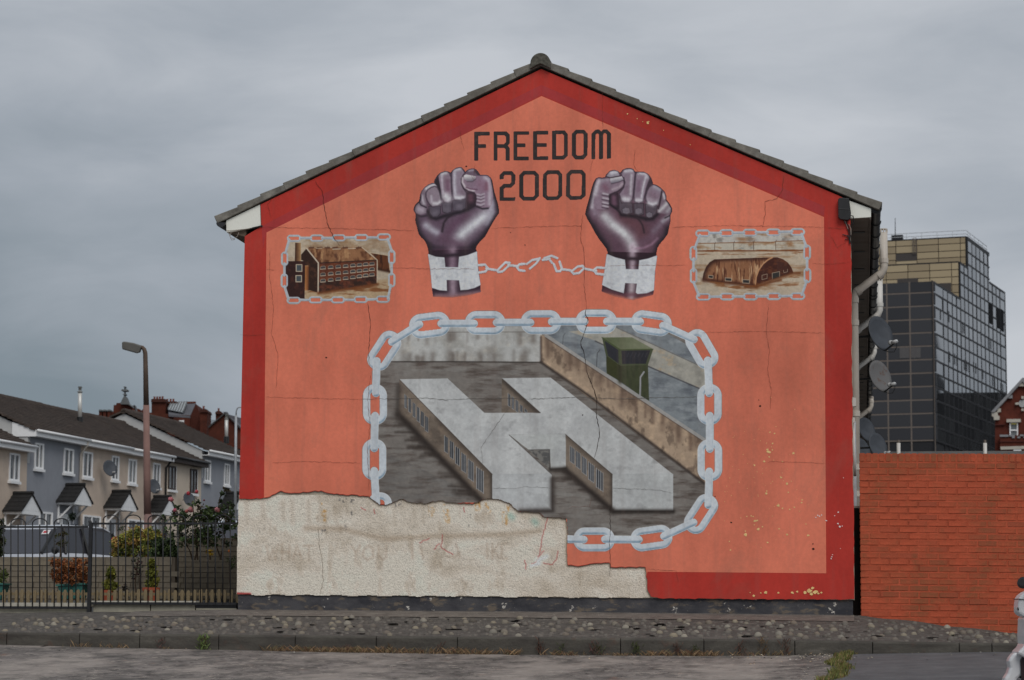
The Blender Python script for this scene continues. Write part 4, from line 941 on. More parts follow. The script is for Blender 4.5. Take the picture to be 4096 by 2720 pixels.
# chipped paint on the lower right and rough dots
M_CHIP = simple('chipped_to_cream', P(196,158,108), 0.9, 0.1, var=0.15, scale=20)
M_CHIPW = simple('scratched_white', P(188,172,168), 0.9, 0.1)
def chips(lst, mat, name, seed):
    rs = random.Random(seed); b = MB()
    for u, v, r in lst:
        r *= 0.78; n = 9; ph = rs.random() * 6; q = [PX(u + math.cos(ph + 2 * math.pi * j / n) * r * rs.uniform(0.5, 1.25), v + math.sin(ph + 2 * math.pi * j / n) * r * rs.uniform(0.4, 1.1), -0.0245) for j in range(n)]
        b.add(q, [tuple(range(n))])
    b.build(name, mat, HOUSE, kind='stuff')
s_ = 1059 / 520.0
lst = [(2900 + x / s_, 1650 + y / s_, r) for x, y, r in ((355,320,11),(345,300,6),(360,362,5),(405,170,5),(365,160,4),(557,332,9),(240,428,6),(456,528,6),(503,578,7),(515,650,4),(337,660,7),(340,640,4),(435,758,9),(468,780,4),(527,790,5),(564,772,4),(625,735,5),(628,712,4),(245,882,9),(262,878,5),(238,915,4),(270,950,8),(305,930,4),(440,948,5),(505,993,6),(660,908,4),(678,1000,7),(170,995,10),(165,965,4),(346,1058,6),(45,1120,5),(230,848,4),(213,842,4),(178,846,4),(128,860,3),(388,252,5),(320,398,7),(470,400,4),(386,305,4),(540,560,3),(35,1050,4))]
rs = random.Random(77)
lst += [(2985 + rs.gauss(60, 90), 1930 + rs.gauss(0, 130), rs.uniform(1.2, 2.6)) for i in range(70)]
lst += [(2900 + x / s_, 1650 + y / s_, r) for x, y, r in ((235,1493,7),(205,1467,4),(333,1467,10),(292,1470,4),(435,1470,7),(548,1468,9),(588,1458,6),(650,1465,9),(690,1455,14),(735,1462,14),(715,1430,9),(760,1475,6),(785,1468,6),(700,1478,10))]
lst += [(2100 + x / 1.574, 200 + y / 1.574, r) for x, y, r in ((645,402,5),(772,459,8),(706,432,3),(872,505,3),(742,452,2.5),(1040,596,2.5),(780,450,4))]
chips(lst, M_CHIP, 'chipped_paint', 4)
lst = [(2900 + x / s_, 1650 + y / s_, r) for x, y, r in ((740,855,4),(770,845,4),(788,835,4),(755,838,4),(825,880,5),(920,905,5),(935,928,6),(955,925,3),(893,840,3),(922,812,4),(965,532,3),(940,1108,3),(865,1190,4),(870,1175,3.4),(876,1158,3))]
chips(lst, M_CHIPW, 'scratched_paint', 5)
lst = [(1305,1430,5),(2042,930,3),(3040,1624,6),(3035,1600,3),(3253,2195,7),(3252,2175,4),(2925,2090,5),(2860,1985,4),(2100,980,3),(1865,665,5),(2330,1660,4)]
chips(lst, M_CRACK, 'dark_spots', 6)

# ------------------------------------------------------------------ roof of the painted house
AP = px(2165, 264); LE = px(876, 892); RE = px(3512, 838)
def slope(A, E, n, name_side):
    d = (E - A); L = d.length; t = d.normalized(); nrm = Vector((-t.z, 0, t.x));
    if nrm.z < 0: nrm = -nrm
    g = L / n
    for i in range(n):
        c0 = A + t * (g * i - 0.03); c1 = A + t * (g * (i + 1) + 0.05 * g)
        th0, th1 = 0.064, 0.092 + random.uniform(-0.006, 0.006)
        bot = -0.006
        q = [c0 + nrm * bot, c1 + nrm * bot, c1 + nrm * th1, c0 + nrm * th0]
        yo = -0.052 + random.uniform(-0.006, 0.006)
        b = MB(); b.prism([(k.x, yo, k.z) for k in q], (0, 0.33, 0)); b.build('roof_tile', M_TILE, HOUSE, bevel=0.008)
    b = MB(); q = [A + nrm * -0.004, E + nrm * -0.004, E + nrm * 0.07, A + nrm * 0.07]
    b.prism([(k.x, 0.25, k.z) for k in q], (0, 7.75, 0)); b.build('roof_slope', M_TILE, HOUSE)
    return t, nrm
slope(AP, LE, 14, 'l'); slope(AP, RE, 14, 'r')
b = MB(); pr = [(0.03, 0.0)]
rc = px(2165, 262)
n = 14; q = []
for j in range(n + 1):
    a = math.pi * j / n; q.append((rc.x + 0.122 * math.cos(a), -0.10, rc.z + 0.01 + 0.125 * math.sin(a)))
q = [(rc.x + 0.125, -0.10, rc.z - 0.06)] + q + [(rc.x - 0.125, -0.10, rc.z - 0.06), (rc.x, -0.10, rc.z + 0.004)]
b.prism(q, (0, 0.45, 0)); b.build('ridge_tile', simple('lichened_ridge', P(70,68,62), 0.95, 0.1, var=0.5, scale=30, bump=0.5), HOUSE, bevel=0.01)
b = MB(); b.prism([(x, 0.36, z - 0.005) for x, y, z in q], (0, 7.6, 0)); b.build('ridge_tile', M_TILE, HOUSE)

# eaves boxes
b = MB(); b.prism(flat([(905,882),(1040,818),(1043,905),(906,929)], -0.012), (0, 0.05, 0)); b.build('eaves_board', M_WHITEB, HOUSE, label='white eaves board at the left corner')
b = MB(); b.prism(flat([(3390,800),(3484,834),(3484,868),(3402,873)], -0.012), (0, 0.05, 0)); b.build('eaves_board', M_WHITEB, HOUSE, label='stained white eaves board at the right corner')
zs = px(3440, 872).z; xr = px(3484, 850).x; xl = px(905, 900).x; zl = px(930, 929).z; xwl = px(979, 945).x
def eaves(par, y0, y1):
    b = MB(); b.bb(-0.02, xr - 0.022, y0, y1, zs + 0.002, zs + 0.025); b.build('soffit', M_SOFFIT, par)
    b = MB(); b.bb(xr - 0.02, xr, y0, y1, zs - 0.012, zs + 0.13); b.build('fascia', M_SOFFIT, par)
    b = MB(); yy = y0 + 1.0
    while yy < y1 - 0.5:
        b.bb(0.06, xr - 0.07, yy, yy + 0.10, zs - 0.006, zs + 0.0); yy += 1.6
    split_build(b, 'soffit_vent', M_BLACK, par)
    # half-round gutter
    gx, gz, r = xr + 0.062, zs + 0.125, 0.056; n = 10
    arc = [(gx + r * math.cos(math.pi + math.pi * j / n), gz + r * math.sin(math.pi + math.pi * j / n)) for j in range(n + 1)]
    arc2 = [(gx + (r - 0.006) * math.cos(math.pi + math.pi * j / n), gz + (r - 0.006) * math.sin(math.pi + math.pi * j / n)) for j in range(n, -1, -1)]
    b = MB(); b.prism([(x, y0, z) for x, z in arc + arc2], (0, y1 - y0, 0)); b.build('gutter', M_GUTTER, par, smooth=False)
    yy = y0 + 0.02; b = MB()
    while yy < y1:
        a3 = [(gx + (r + 0.012) * math.cos(math.pi + math.pi * j / n), yy, gz + (r + 0.012) * math.sin(math.pi + math.pi * j / n)) for j in range(n + 1)]
        b.prism(a3, (0, 0.035, 0)) if yy < y0 + 0.05 else b.prism(a3 + [(x, yy, z) for x, z in arc2], (0, 0.05, 0))
        yy += 0.95
    split_build(b, 'gutter_bracket', M_GUTTER, par)
eaves(HOUSE, 0.03, 8.0)
b = MB(); b.prism(flat([(908,930),(979,946),(985,934),(985,912),(908,912)], 0.04), (0, 7.9, 0)); b.build('soffit', simple('left_soffit', P(92,80,70), 0.8, 0.2), HOUSE)
gl = px(888, 893); n = 10; r = 0.058
arc = [(gl.x + r * math.cos(math.pi + math.pi * j / n), gl.z + r * math.sin(math.pi + math.pi * j / n)) for j in range(n + 1)]
b = MB(); b.prism([(x, -0.06, z) for x, z in arc], (0, 0.02, 0)); b.prism([(x, -0.04, z) for x, z in arc] + [(x * 0.92 + gl.x * 0.08, -0.04, z * 0.92 + gl.z * 0.08 ) for x, z in reversed(arc)], (0, 8, 0)); b.build('gutter', M_GUTTER, HOUSE)
# side walls and back
b = MB(); b.bb(-0.22, -0.008, 0.27, 8.0, 0.0, zs + 0.02); b.build('side_wall', M_SIDE, HOUSE)
b = MB(); b.bb(xwl, xwl + 0.22, 0.27, 8.0, 0.0, zl + 0.03); b.build('side_wall', M_SIDE, HOUSE)
b = MB(); b.bb(-0.035, -0.002, 0.0, 0.27, 0.25, zs); b.build('wall_return', M_DASH, HOUSE)
# alarm box and wires
q = [(3352,796),(3360,790),(3396,793),(3404,850),(3402,872),(3392,880),(3362,877),(3353,868)]
b = MB(); b.prism(flat(q, -0.10), (0, 0.08, 0)); b.prism(flat([(3353,834),(3401,836),(3401,840),(3353,838)], -0.105), (0, 0.05, 0)); b.build('alarm_box', M_BLACK, HOUSE, bevel=0.012, label='black alarm box high on the right corner')
def wire(lst, y, r, mat=M_WIRE, name='cable'):
    b = MB()
    for pts in lst: b.tube([px(u, v, y) for u, v in pts], r, 5)
    b.build(name, mat, HOUSE)
wire([[(3375,878),(3380,893),(3392,900),(3398,915),(3402,935),(3400,960),(3408,985)], [(3386,880),(3388,905),(3396,930),(3398,975)], [(3402,862),(3412,864),(3416,880),(3412,896),(3400,900)], [(3390,940),(3396,955),(3380,958)], [(3370,938),(3385,942),(3399,950)]], -0.035, 0.006, M_BLACK)
wire([[(3378,880),(3386,900),(3392,916)], [(3395,896),(3404,915),(3404,940)]], -0.045, 0.004)
wire([[(906,923),(940,921),(985,916),(1030,908),(1052,905)], [(912,925),(915,935),(930,928),(960,922)], [(915,932),(922,950),(935,955),(950,945),(955,930)], [(925,930),(920,945),(926,960),(940,958)]], -0.03, 0.004)
wire([[(1010,912),(1050,903)], [(1000,915),(1020,911),(1040,906)]], -0.035, 0.009, M_BLACK)

# neighbours in the same terrace (only their eaves, side wall and pipes show past the corner)
ordinal = ['second', 'third', 'fourth', 'fifth', 'sixth']
NB = []
for i in range(5):
    y0 = 8.0 + 8 * i
    h = empty('terraced_house', (-3.6, y0 + 4, 0.1), ordinal[i] + ' house of the terrace behind the mural house, its eaves and pipes showing', 'house', 'houses of the mural terrace')
    NB.append(h)
    b = MB(); b.bb(-7.0, -0.008, y0 + 0.004, y0 + 8, 0.0, zs + 0.02); b.build('wall', M_SIDE, h)
    for A, E in ((AP, LE), (AP, RE)):
        t = (E - A).normalized(); nrm = Vector((-t.z, 0, t.x)); nrm = nrm if nrm.z > 0 else -nrm
        b = MB(); b.prism([(k.x, y0 + 0.004, k.z) for k in (A + nrm * -0.004, E + nrm * -0.004, E + nrm * 0.07, A + nrm * 0.07)], (0, 7.99, 0)); b.build('roof_slope', M_TILE, h)
    eaves(h, y0 + 0.004, y0 + 8)

def soil_pipe(par, y, x0, z0, x1, ztop, zb, r=0.055, mat=M_PIPE):
    # upright on the wall, kicked out round the gutter, upright again with a slotted cap
    dz = (x1 - x0) * 0.72
    b = MB(); b.tube([(x0, y, z0), (x0, y, zb - 0.04), (x0 + 0.02, y, zb + 0.02), (x1 - 0.02, y, zb + dz), (x1, y, zb + dz + 0.06), (x1, y, ztop)], r, 14)
    o = b.build('soil_pipe', mat, par, smooth=True)
    b = MB()
    for zc in (zb - 0.12, zb - 0.42, 2.6, 1.9, 1.55): b.tube([(x0, y, zc), (x0, y, zc + 0.07)], r + 0.008, 14)
    for f in (0.14, 0.86): 
        c_ = Vector((x0 + (x1 - x0) * f, y, zb + dz * f)); d = Vector((x1 - x0, 0, dz)).normalized(); b.tube([c_ - d * 0.03, c_ + d * 0.03], r + 0.008, 14)
    b.tube([(x1, y, zb + dz + 0.12), (x1, y, zb + dz + 0.18)], r + 0.008, 14)
    split_build(b, 'pipe_collar', mat, o)
    b = MB(); 
    for j in range(8):
        a = 2 * math.pi * j / 8; b.box((x1 + (r - 0.006) * math.cos(a), y + (r - 0.006) * math.sin(a), ztop + 0.018), (0.016, 0.016, 0.04))
    b.lathe([(r, 0), (r, 0.012)], (x1, y, ztop + 0.036), (0, 0, 1), 14)
    b.build('vent_cap', mat, o)
def zat(v, Z): return EYE.z + (2502 - v) * Z / F_PX
def xat(u, Z): return EYE.x + (u - 3452) * Z / F_PX
def depth(Z): return EYE.y + Z / (math.cos(PSI) * math.cos(TH)) 
Z = 32.4; soil_pipe(HOUSE, depth(Z), xat(3439, Z), 0.0, xat(3560, Z), zat(910, Z), zat(1160, Z), 0.052)
Z = 38.4; soil_pipe(NB[0], depth(Z), xat(3439, Z), 0.0, xat(3541, Z), zat(1110, Z), zat(1318, Z), 0.05, M_PIPEW)
Z = 43.8; soil_pipe(NB[1], depth(Z), xat(3438, Z), 0.3, xat(3517, Z), zat(1372, Z), zat(1470, Z), 0.046, M_PIPEW)
Z = 52.5; soil_pipe(NB[2], depth(Z), xat(3437, Z), 0.3, xat(3502, Z), zat(1588, Z), zat(1675, Z), 0.05)
# rainwater pipe, white conduit, meter box near the corner
yd = 1.2
b = MB(); b.tube([(0.035, yd, 0.0), (0.035, yd, 2.35)], 0.03, 10); b.build('downpipe', simple('grey_pipe', P(120,120,122, 0.5), 0.5), HOUSE, smooth=True)
b = MB(); b.tube([px(3414, 1670, 0.5), px(3416, 1800, 0.5), px(3419, 1905, 0.5)], [0.012, 0.014, 0.02], 8); b.build('conduit', M_PIPEW, HOUSE, smooth=True)
b = MB(); b.prism([px(u, v, 0.4) for u, v in ((3408,1588),(3424,1592),(3424,1624),(3408,1626))], (0, 0.12, 0)); b.build('meter_box', M_PIPEW, HOUSE)
b = MB(); b.prism([px(u, v, 0.4) for u, v in ((3410,1670),(3420,1672),(3420,1690),(3410,1690))], (0, 0.06, 0)); b.build('junction_box', M_PIPEW, HOUSE)

# satellite dishes on the side wall
def dish(name, c, rx, face, mat, par_label, cat='satellite dish', group=None, wall_x=0.0):
    f = Vector(face).normalized(); r0 = empty(name, c, par_label, cat, group)
    e1 = f.cross(Vector((0, 0, 1))).normalized(); e2 = e1.cross(f).normalized()
    n, k = 28, 5; c = Vector(c); vs = []; fs = []
    for side in (0, 1):
        for i in range(k + 1):
            q = i / k
            for j in range(n):
                a = 2 * math.pi * j / n
                vs.append(c + e1 * (rx * q * math.cos(a)) + e2 * (rx * 1.12 * q * math.sin(a)) + f * (rx * 0.20 * (q * q - 1) + (0.0 if side == 0 else -0.014)))
    o2 = (k + 1) * n
    for side in (0, 1):
        for i in range(k):
            for j in range(n):
                q = (i * n + j, i * n + (j + 1) % n, (i + 1) * n + (j + 1) % n, (i + 1) * n + j); q = tuple(x + side * o2 for x in q); fs.append(q if side == 0 else q[::-1])
    for j in range(n): fs.append((k * n + j, k * n + (j + 1) % n, o2 + k * n + (j + 1) % n, o2 + k * n + j))
    b = MB(); b.add(vs, fs); b.build('reflector', mat, r0, smooth=True)
    tip = c + f * (rx * 1.05) - e2 * (rx * 0.95)
    b = MB(); b.tube([c - e2 * (rx * 0.9) - f * 0.05, c - e2 * (rx * 1.12), tip], 0.012, 6); b.tube([c - f * (rx * 0.2), c - f * (rx * 0.2 + 0.06), Vector((wall_x, c.y + 0.25, c.z - 0.03))], 0.018, 8); b.build('arm', M_BLACK, r0)
    b = MB(); b.tube([tip, tip + e2 * 0.02 - f * 0.10], 0.028, 10); b.tube([tip + e2 * 0.02 - f * 0.10, tip + e2 * 0.03 - f * 0.14], 0.036, 10); b.build('receiver', simple('lnb_grey', P(150,150,150), 0.5), r0, smooth=True)
    b = MB(); b.tube([tip, tip - e2 * 0.08 - f * 0.03, tip - e2 * 0.13 - f * 0.10, tip - e2 * 0.09 - f * 0.2, c - e2 * (rx * 1.05) - f * 0.04], 0.006, 5); b.build('cable', M_BLACK, r0)
    return r0
M_DISHD = simple('dark_dish', P(52,55,60), 0.55, 0.35, var=0.18, scale=6)
m = NM('rusty_grey_dish', 0.6, 0.3)
c = m.mix(m.ramp(m.noise(9, 6, 0.7), [(0.56, 0.0), (0.66, 0.8)]), P(82,81,81), P(72,50,36)); m.color(c); M_DISHR = m.mat
fc = (0.72, -0.69, 0.30)
Z = 36.6; dish('satellite_dish', (xat(3545, Z), depth(Z), zat(1322, Z)), 0.245, fc, M_DISHD, 'upper dark grey satellite dish beside the vent pipes')
Z = 41.0; dish('satellite_dish', (xat(3541, Z), depth(Z), zat(1496, Z)), 0.25, fc, M_DISHR, 'rust stained light grey satellite dish below the dark one')
Z = 47.0; dish('satellite_dish', (xat(3528, Z), depth(Z), zat(1778, Z)), 0.235, fc, M_DISHD, 'dark satellite dish just above the brick wall')
Z = 52.0; dish('satellite_dish', (xat(3484, Z), depth(Z), zat(1712, Z)), 0.24, fc, M_DISHD, 'half hidden dark satellite dish close behind the soil pipe')
Z = 48.5; dish('satellite_dish', (xat(3464, Z), depth(Z), zat(1795, Z)), 0.22, fc, M_DISHD, 'lowest dark satellite dish wedged behind the brick wall')

# ------------------------------------------------------------------ ground, road, cobbled verge, kerb
def interp(pts, x):
    if x <= pts[0][0]: return pts[0][1] + (x - pts[0][0]) * (pts[1][1] - pts[0][1]) / (pts[1][0] - pts[0][0])
    for (a, b), (c_, d) in zip(pts[:-1], pts[1:]):
        if x <= c_: return b + (d - b) * (x - a) / (c_ - a)
    return pts[-1][1] + (x - pts[-1][0]) * (pts[-1][1] - pts[-2][1]) / (pts[-1][0] - pts[-2][0]) * 0.3
YK = -2.40
def prof(lst, y): return sorted((px(u, v, y).x, px(u, v, y).z) for u, v in lst)
PW = prof([(0,2452),(500,2448),(952,2440),(2100,2448),(3412,2462),(3600,2478),(3800,2505),(4096,2536)], -0.01)
PKT = prof([(0,2533),(700,2540),(1400,2547),(2200,2553),(3000,2561),(3700,2572),(4096,2578)], YK)
PKB = prof([(0,2577),(700,2594),(1400,2606),(2200,2618),(3000,2621),(3500,2616),(3700,2612),(4096,2607)], YK - 0.12)
def z_verge(x, y):
    t = max(0.0, min(1.0, (y - YK) / (-0.01 - YK))); return interp(PKT, x) * (1 - t) + interp(PW, x) * t
RS = 0.0494
def z_road(x, y): return interp(PKB, max(-12, min(4.5, x))) + RS * (y - YK)
def terr(x, y):
    if y < 0: return -0.50 + RS * (y - YK) - 0.1
    for (a, b), (c_, d) in zip(T[:-1], T[1:]):
        if y <= c_: return b + (d - b) * (y - a) / (c_ - a)
    return T[-1][1]
T = [(0,-0.35),(3,-0.05),(19,0.22),(67,2.85),(110,4.4),(200,8.0),(420,15.0),(900,22.0)]
ys = [-60,-40,-20,-10,-4,-2.4,0,1,3,8,14,19,30,40,50,60,67,80,95,110,150,200,300,420,600,900,1600,3000]; xs = [-1500,-600,-250,-120,-60,-30,-15,-8,0,8,15,30,60,120,250,600,1500]
b = MB(); b.v = [(x, y, terr(x, y) if y <= 900 else 22.0) for y in ys for x in xs]; nx = len(xs)
b.f = [(j * nx + i, j * nx + i + 1, (j + 1) * nx + i + 1, (j + 1) * nx + i) for j in range(len(ys) - 1) for i in range(nx - 1)]; b.m = [0] * len(b.f)
M_GROUND = simple('ground_tarmac', (0.055, 0.053, 0.050), 0.9, 0.2, var=0.3, scale=0.8, bump=0.3, bscale=40)
b.build('ground', M_GROUND, kind='structure')
# road in front: worn asphalt, coarse grid so that it follows the kerb
m = NM('worn_asphalt', 0.85, 0.3)
v = m.coord((1.0, 0.7, 1)); v2 = m.coord()
c = m.ramp(m.noise(3.4, 9, 0.74, v), [(0.38, P(62,59,56)), (0.50, P(84,79,75)), (0.62, P(102,96,92))])
c = m.mix(m.ramp(m.noise(6.0, 8, 0.78, m.coord((1.0, 0.7, 1))), [(0.555, 0.0), (0.61, 0.6)]), c, P(138,130,121))
c = m.mix(m.ramp(m.noise(9, 6, 0.75, m.coord((1.0, 0.6, 1))), [(0.555, 0.0), (0.585, 0.85)]), c, P(46,43,41))
c = m.mix(m.ramp(m.noise(2.6, 6, 0.75, m.coord((1.3, 0.6, 1), rot=(0, 0, 0.4))), [(0.62, 0.0), (0.72, 0.4)]), c, P(124,90,72))
m.color(c); c = m.mix(m.ramp(m.noise(0.9, 6, 0.65, m.coord((1.0, 0.55, 1))), [(0.47, 0.0), (0.60, 0.55)]), c, P(132,124,117))
m.color(c); m.bump(m.noise(35, 6, 0.75, v2), 0.3, 0.012); M_ASPH = m.mat
def sheet_xy(xs, ys, zf, dz=0.0):
    b = MB(); b.v = [(x, y, zf(x, y) + dz) for y in ys for x in xs]; nx = len(xs)
    b.f = [(j * nx + i, j * nx + i + 1, (j + 1) * nx + i + 1, (j + 1) * nx + i) for j in range(len(ys) - 1) for i in range(nx - 1)]; b.m = [0] * len(b.f); return b
def lsp(a, b_, n): return [a + (b_ - a) * i / n for i in range(n + 1)]
sheet_xy(lsp(-16, 8, 48), [-45, -30, -20] + lsp(-14, YK - 0.115, 24), z_road).build('road', M_ASPH, kind='structure')
m = NM('dark_asphalt', 0.8, 0.35)
c = m.ramp(m.noise(4, 8, 0.75, m.coord((0.8, 0.8, 1))), [(0.3, P(58,57,58)), (0.55, P(74,73,74)), (0.75, P(92,90,90))])
c = m.mix(m.ramp(m.noise(28, 3, 0.7), [(0.72, 0.0), (0.75, 0.6)]), c, P(150,148,146)); m.color(c); m.bump(m.noise(50, 5, 0.7), 0.6, 0.015); M_ASPHD = m.mat
xq = pxz(3360, 2660, -0.55).x
def edge_x(y): return xq + 0.06 + (y + 4.0) * 0.03 + 0.05 * math.sin(y * 2.1)
yy = lsp(-14, YK - 0.13, 24); b = MB()
for y in yy:
    for i in range(13): x = edge_x(y) + (8 - edge_x(y)) * i / 12; b.v.append((x, y, z_road(x, y) + 0.008))
b.f = [(j * 13 + i, j * 13 + i + 1, (j + 1) * 13 + i + 1, (j + 1) * 13 + i) for j in range(24) for i in range(12)]; b.m = [0] * len(b.f)
b.build('road_patch', M_ASPHD, kind='structure')
# cobbled verge
m = NM('cobble_mortar', 0.95, 0.15)
c = m.ramp(m.noise(9, 7, 0.72), [(0.3, P(58,55,52)), (0.55, P(80,76,72)), (0.78, P(102,97,91))]); m.color(c); m.bump(m.noise(26, 6, 0.75), 0.9, 0.03); M_MORT = m.mat
vb = sheet_xy(lsp(-16, 6, 120), lsp(YK + 0.001, 0.2, 20), lambda x, y: z_verge(x, y) + 0.008 * math.sin(x * 9 + y * 13) * math.sin(y * 17))
VERGE = empty('pavement', (0, -1.2, -0.2), kind='structure'); setp(VERGE, 'cobbled pavement strip of stones set in dark mortar below the mural')
vb.build('mortar_bed', M_MORT, VERGE)
# smooth apron at the foot of the wall with flakes of fallen paint
m = NM('apron', 0.9, 0.2)
c = m.ramp(m.noise(6, 6, 0.7), [(0.3, P(70,64,60)), (0.7, P(98,92,86))]); c = m.mix(m.ramp(m.noise(38, 4, 0.7, m.coord((0.4, 1, 1))), [(0.665, 0.0), (0.69, 0.9)]), c, P(176,168,156)); m.color(c); m.bump(m.noise(30, 5, 0.7), 0.5, 0.01); M_APR = m.mat
sheet_xy(lsp(-8.6, 0.02, 40), [-0.62, -0.4, -0.2, 0.03], z_verge, 0.007).build('apron', M_APR, VERGE)
STONES = []
M_STONE = []
for i, cc in enumerate(((114,106,93),(94,88,81),(124,115,99),(80,74,67),(103,93,82),(132,126,114))):
    mm = NM('cobble_stone', 0.75, 0.3); f = mm.ramp(mm.noise(14, 5, 0.65), [(0.3, P(*[k * 0.78 for k in cc])), (0.7, P(*cc))])
    mm.color(mm.mix(mm.ramp(mm.rand(), [(0.0, 0.0), (1.0, 0.55)]), f, P(78,74,70))); M_STONE.append(mm.mat)
for i in range(6):
    rs = random.Random(i); b = MB(); n, k = 9, 4
    for a in range(k + 1):
        el = -0.3 + (math.pi / 2 + 0.3) * a / k
        for j in range(n):
            th = 2 * math.pi * j / n; w = 1 + rs.uniform(-0.14, 0.14)
            b.v.append((math.cos(el) * math.cos(th) * w, math.cos(el) * math.sin(th) * w, math.sin(el) * (1 + rs.uniform(-0.06, 0.06))))
    for a in range(k):
        for j in range(n): b.f.append((a * n + j, a * n + (j + 1) % n, (a + 1) * n + (j + 1) % n, (a + 1) * n + j)); b.m.append(0)
    STONES.append(rawmesh(b, 'cobble', M_STONE[i], True))
rs = random.Random(11); pts = []; grid = {}
tries = 0
while len(pts) < 820 and tries < 16000:
    tries += 1; x = rs.uniform(-9.6, 2.4); y = rs.uniform(YK + 0.12, -0.72 if x < 0 else -0.2)
    if x > 0 and y > -0.25 - 0.1 * x: continue
    r = rs.uniform(0.026, 0.050) if rs.random() < 0.7 else rs.uniform(0.014, 0.03)
    if any((x - a) ** 2 + ((y - c_) * 0.9) ** 2 < (r + d + 0.022) ** 2 for a, c_, d in pts): continue
    pts.append((x, y, r))
pts.sort(key=lambda q: -q[2]); extra = MB()
for i, (x, y, r) in enumerate(pts):
    z = z_verge(x, y); ln = rs.uniform(0.75, 1.0)
    if i < 300:
        place(rs.choice(STONES), 'cobble', VERGE, (x, y, z - 0.004), (rs.uniform(-0.25, 0.25), rs.uniform(-0.2, 0.2), rs.uniform(0, 3.1)), (r, r * ln, r * rs.uniform(0.7, 1.1)))
    else:
        n = 7; ph = rs.random() * 3
        top = [(x + r * 0.6 * math.cos(ph + 2 * math.pi * j / n), y + r * 0.5 * math.sin(ph + 2 * math.pi * j / n), z + r * 0.5) for j in range(n)]
        bot = [(x + r * math.cos(ph + 2 * math.pi * j / n), y + r * 0.9 * math.sin(ph + 2 * math.pi * j / n), z - 0.01) for j in range(n)]
        extra.add(top + bot, [tuple(range(n))] + [(j, (j + 1) % n, n + (j + 1) % n, n + j) for j in range(n)])
extra.build('small_cobbles', M_STONE[1], VERGE, kind='stuff', smooth=True)
# sockets where stones have gone
b = MB(); rs = random.Random(5)
for i in range(60):
    x = rs.uniform(-9, 2); y = rs.uniform(YK + 0.2, -0.8); r = rs.uniform(0.03, 0.07); z = z_verge(x, y) + 0.009; n = 9
    b.add([(x + r * math.cos(2 * math.pi * j / n) * rs.uniform(0.8, 1.3), y + r * 0.8 * math.sin(2 * math.pi * j / n), z_verge(x, y + r * 0.8 * math.sin(2 * math.pi * j / n)) + 0.0095) for j in range(n)], [tuple(range(n))])
b.build('empty_sockets', simple('socket_dark', (0.012, 0.011, 0.010), 1.0, 0.0), VERGE, kind='stuff')
# kerb stones
KERB = empty('kerb', (-3, YK, -0.3), kind='structure'); setp(KERB, 'row of long dark concrete kerb stones along the road')
m = NM('kerb_concrete', 0.9, 0.2)
c = m.ramp(m.noise(5, 7, 0.7, m.coord((0.5, 1, 1.6))), [(0.3, P(50,47,44)), (0.6, P(67,64,59)), (0.8, P(88,84,78))]); c = m.mix(m.ramp(m.noise(3, 5, 0.7), [(0.60, 0.0), (0.72, 0.45)]), c, P(78,54,44)); m.color(c); m.bump(m.noise(24, 6, 0.7), 0.7, 0.02); M_KERB = m.mat
jx = [px(u, 2575, YK).x for u in (-900, -575, -250, 40, 330, 570, 885, 1190, 1513, 1836, 2160, 2486, 2818, 3180, 3490, 3835, 3965, 4290, 4600)]
for a, c_ in zip(jx[:-1], jx[1:]):
    a += 0.0035; c_ -= 0.0035; b = MB(); vs = []
    for x in (a, c_):
        zt = interp(PKT, x) + 0.012; zb = interp(PKB, x) - 0.06
        vs += [(x, YK - 0.125, zb), (x, YK - 0.12, zt - 0.02), (x, YK - 0.10, zt), (x, YK + 0.03, zt), (x, YK + 0.03, zb)]
    b.add(vs, [(0, 1, 2, 3, 4), (9, 8, 7, 6, 5)] + [(i, 5 + i, 5 + (i + 1) % 5, (i + 1) % 5) for i in range(5)]); b.build('kerb_stone', M_KERB, KERB, bevel=0.008)

# dry grass, weeds, moss and litter along the kerb
def blades(b, cols, n, fx, h, w, col, rs, bend=0.5):
    for i in range(n):
        x, y, z = fx(); hh = h * rs.uniform(0.4, 1.2); a = rs.uniform(0, 6.28); dx, dy = math.cos(a) * w, math.sin(a) * w; lx, ly = rs.uniform(-bend, bend) * hh, rs.uniform(-bend, bend) * hh
        k = len(b.v); b.v += [(x - dx, y - dy, z), (x + dx, y + dy, z), (x + lx * 0.4 + dx * 0.7, y + ly * 0.4, z + hh * 0.6), (x + lx, y + ly, z + hh)]
        b.f += [(k, k + 1, k + 2), (k, k + 2, k + 3)]; b.m += [0, 0]
        t = rs.uniform(0.7, 1.25); c = col(rs); cols += [(c[0] * t, c[1] * t, c[2] * t, 1)] * 4
def leafmat(name, rough=0.6):
    m = NM(name, rough, 0.25); m.color(m.attr())
    m.b.inputs['Transmission Weight'].default_value = 0.0
    return m.mat
M_LEAF = leafmat('leaf')
rs = random.Random(21); b = MB(); cols = []
straw = lambda r: r.choice([(0.24,0.15,0.08),(0.30,0.20,0.11),(0.18,0.10,0.06),(0.16,0.13,0.07)])
for i in range(60):
    cx = rs.choice([rs.uniform(-8.8, -0.1), rs.uniform(-6.2, -4.6), rs.uniform(-4.3, -1.2)]); n = rs.randint(10, 60) ; s = rs.uniform(0.04, 0.25)
    blades(b, cols, n, lambda: (lambda x, y: (x, y, z_road(x, y)))(cx + rs.gauss(0, s), YK - 0.14 - abs(rs.gauss(0, 0.05))), rs.uniform(0.025, 0.075), 0.0028, straw, rs, 1.3)
b.build('dry_grass', M_LEAF, kind='stuff', colors=cols, label='dry straw coloured grass growing along the kerb', cat='grass')
b = MB(); cols = []
green = lambda r: r.choice([(0.13,0.145,0.035),(0.17,0.17,0.045),(0.22,0.17,0.06),(0.09,0.11,0.03)])
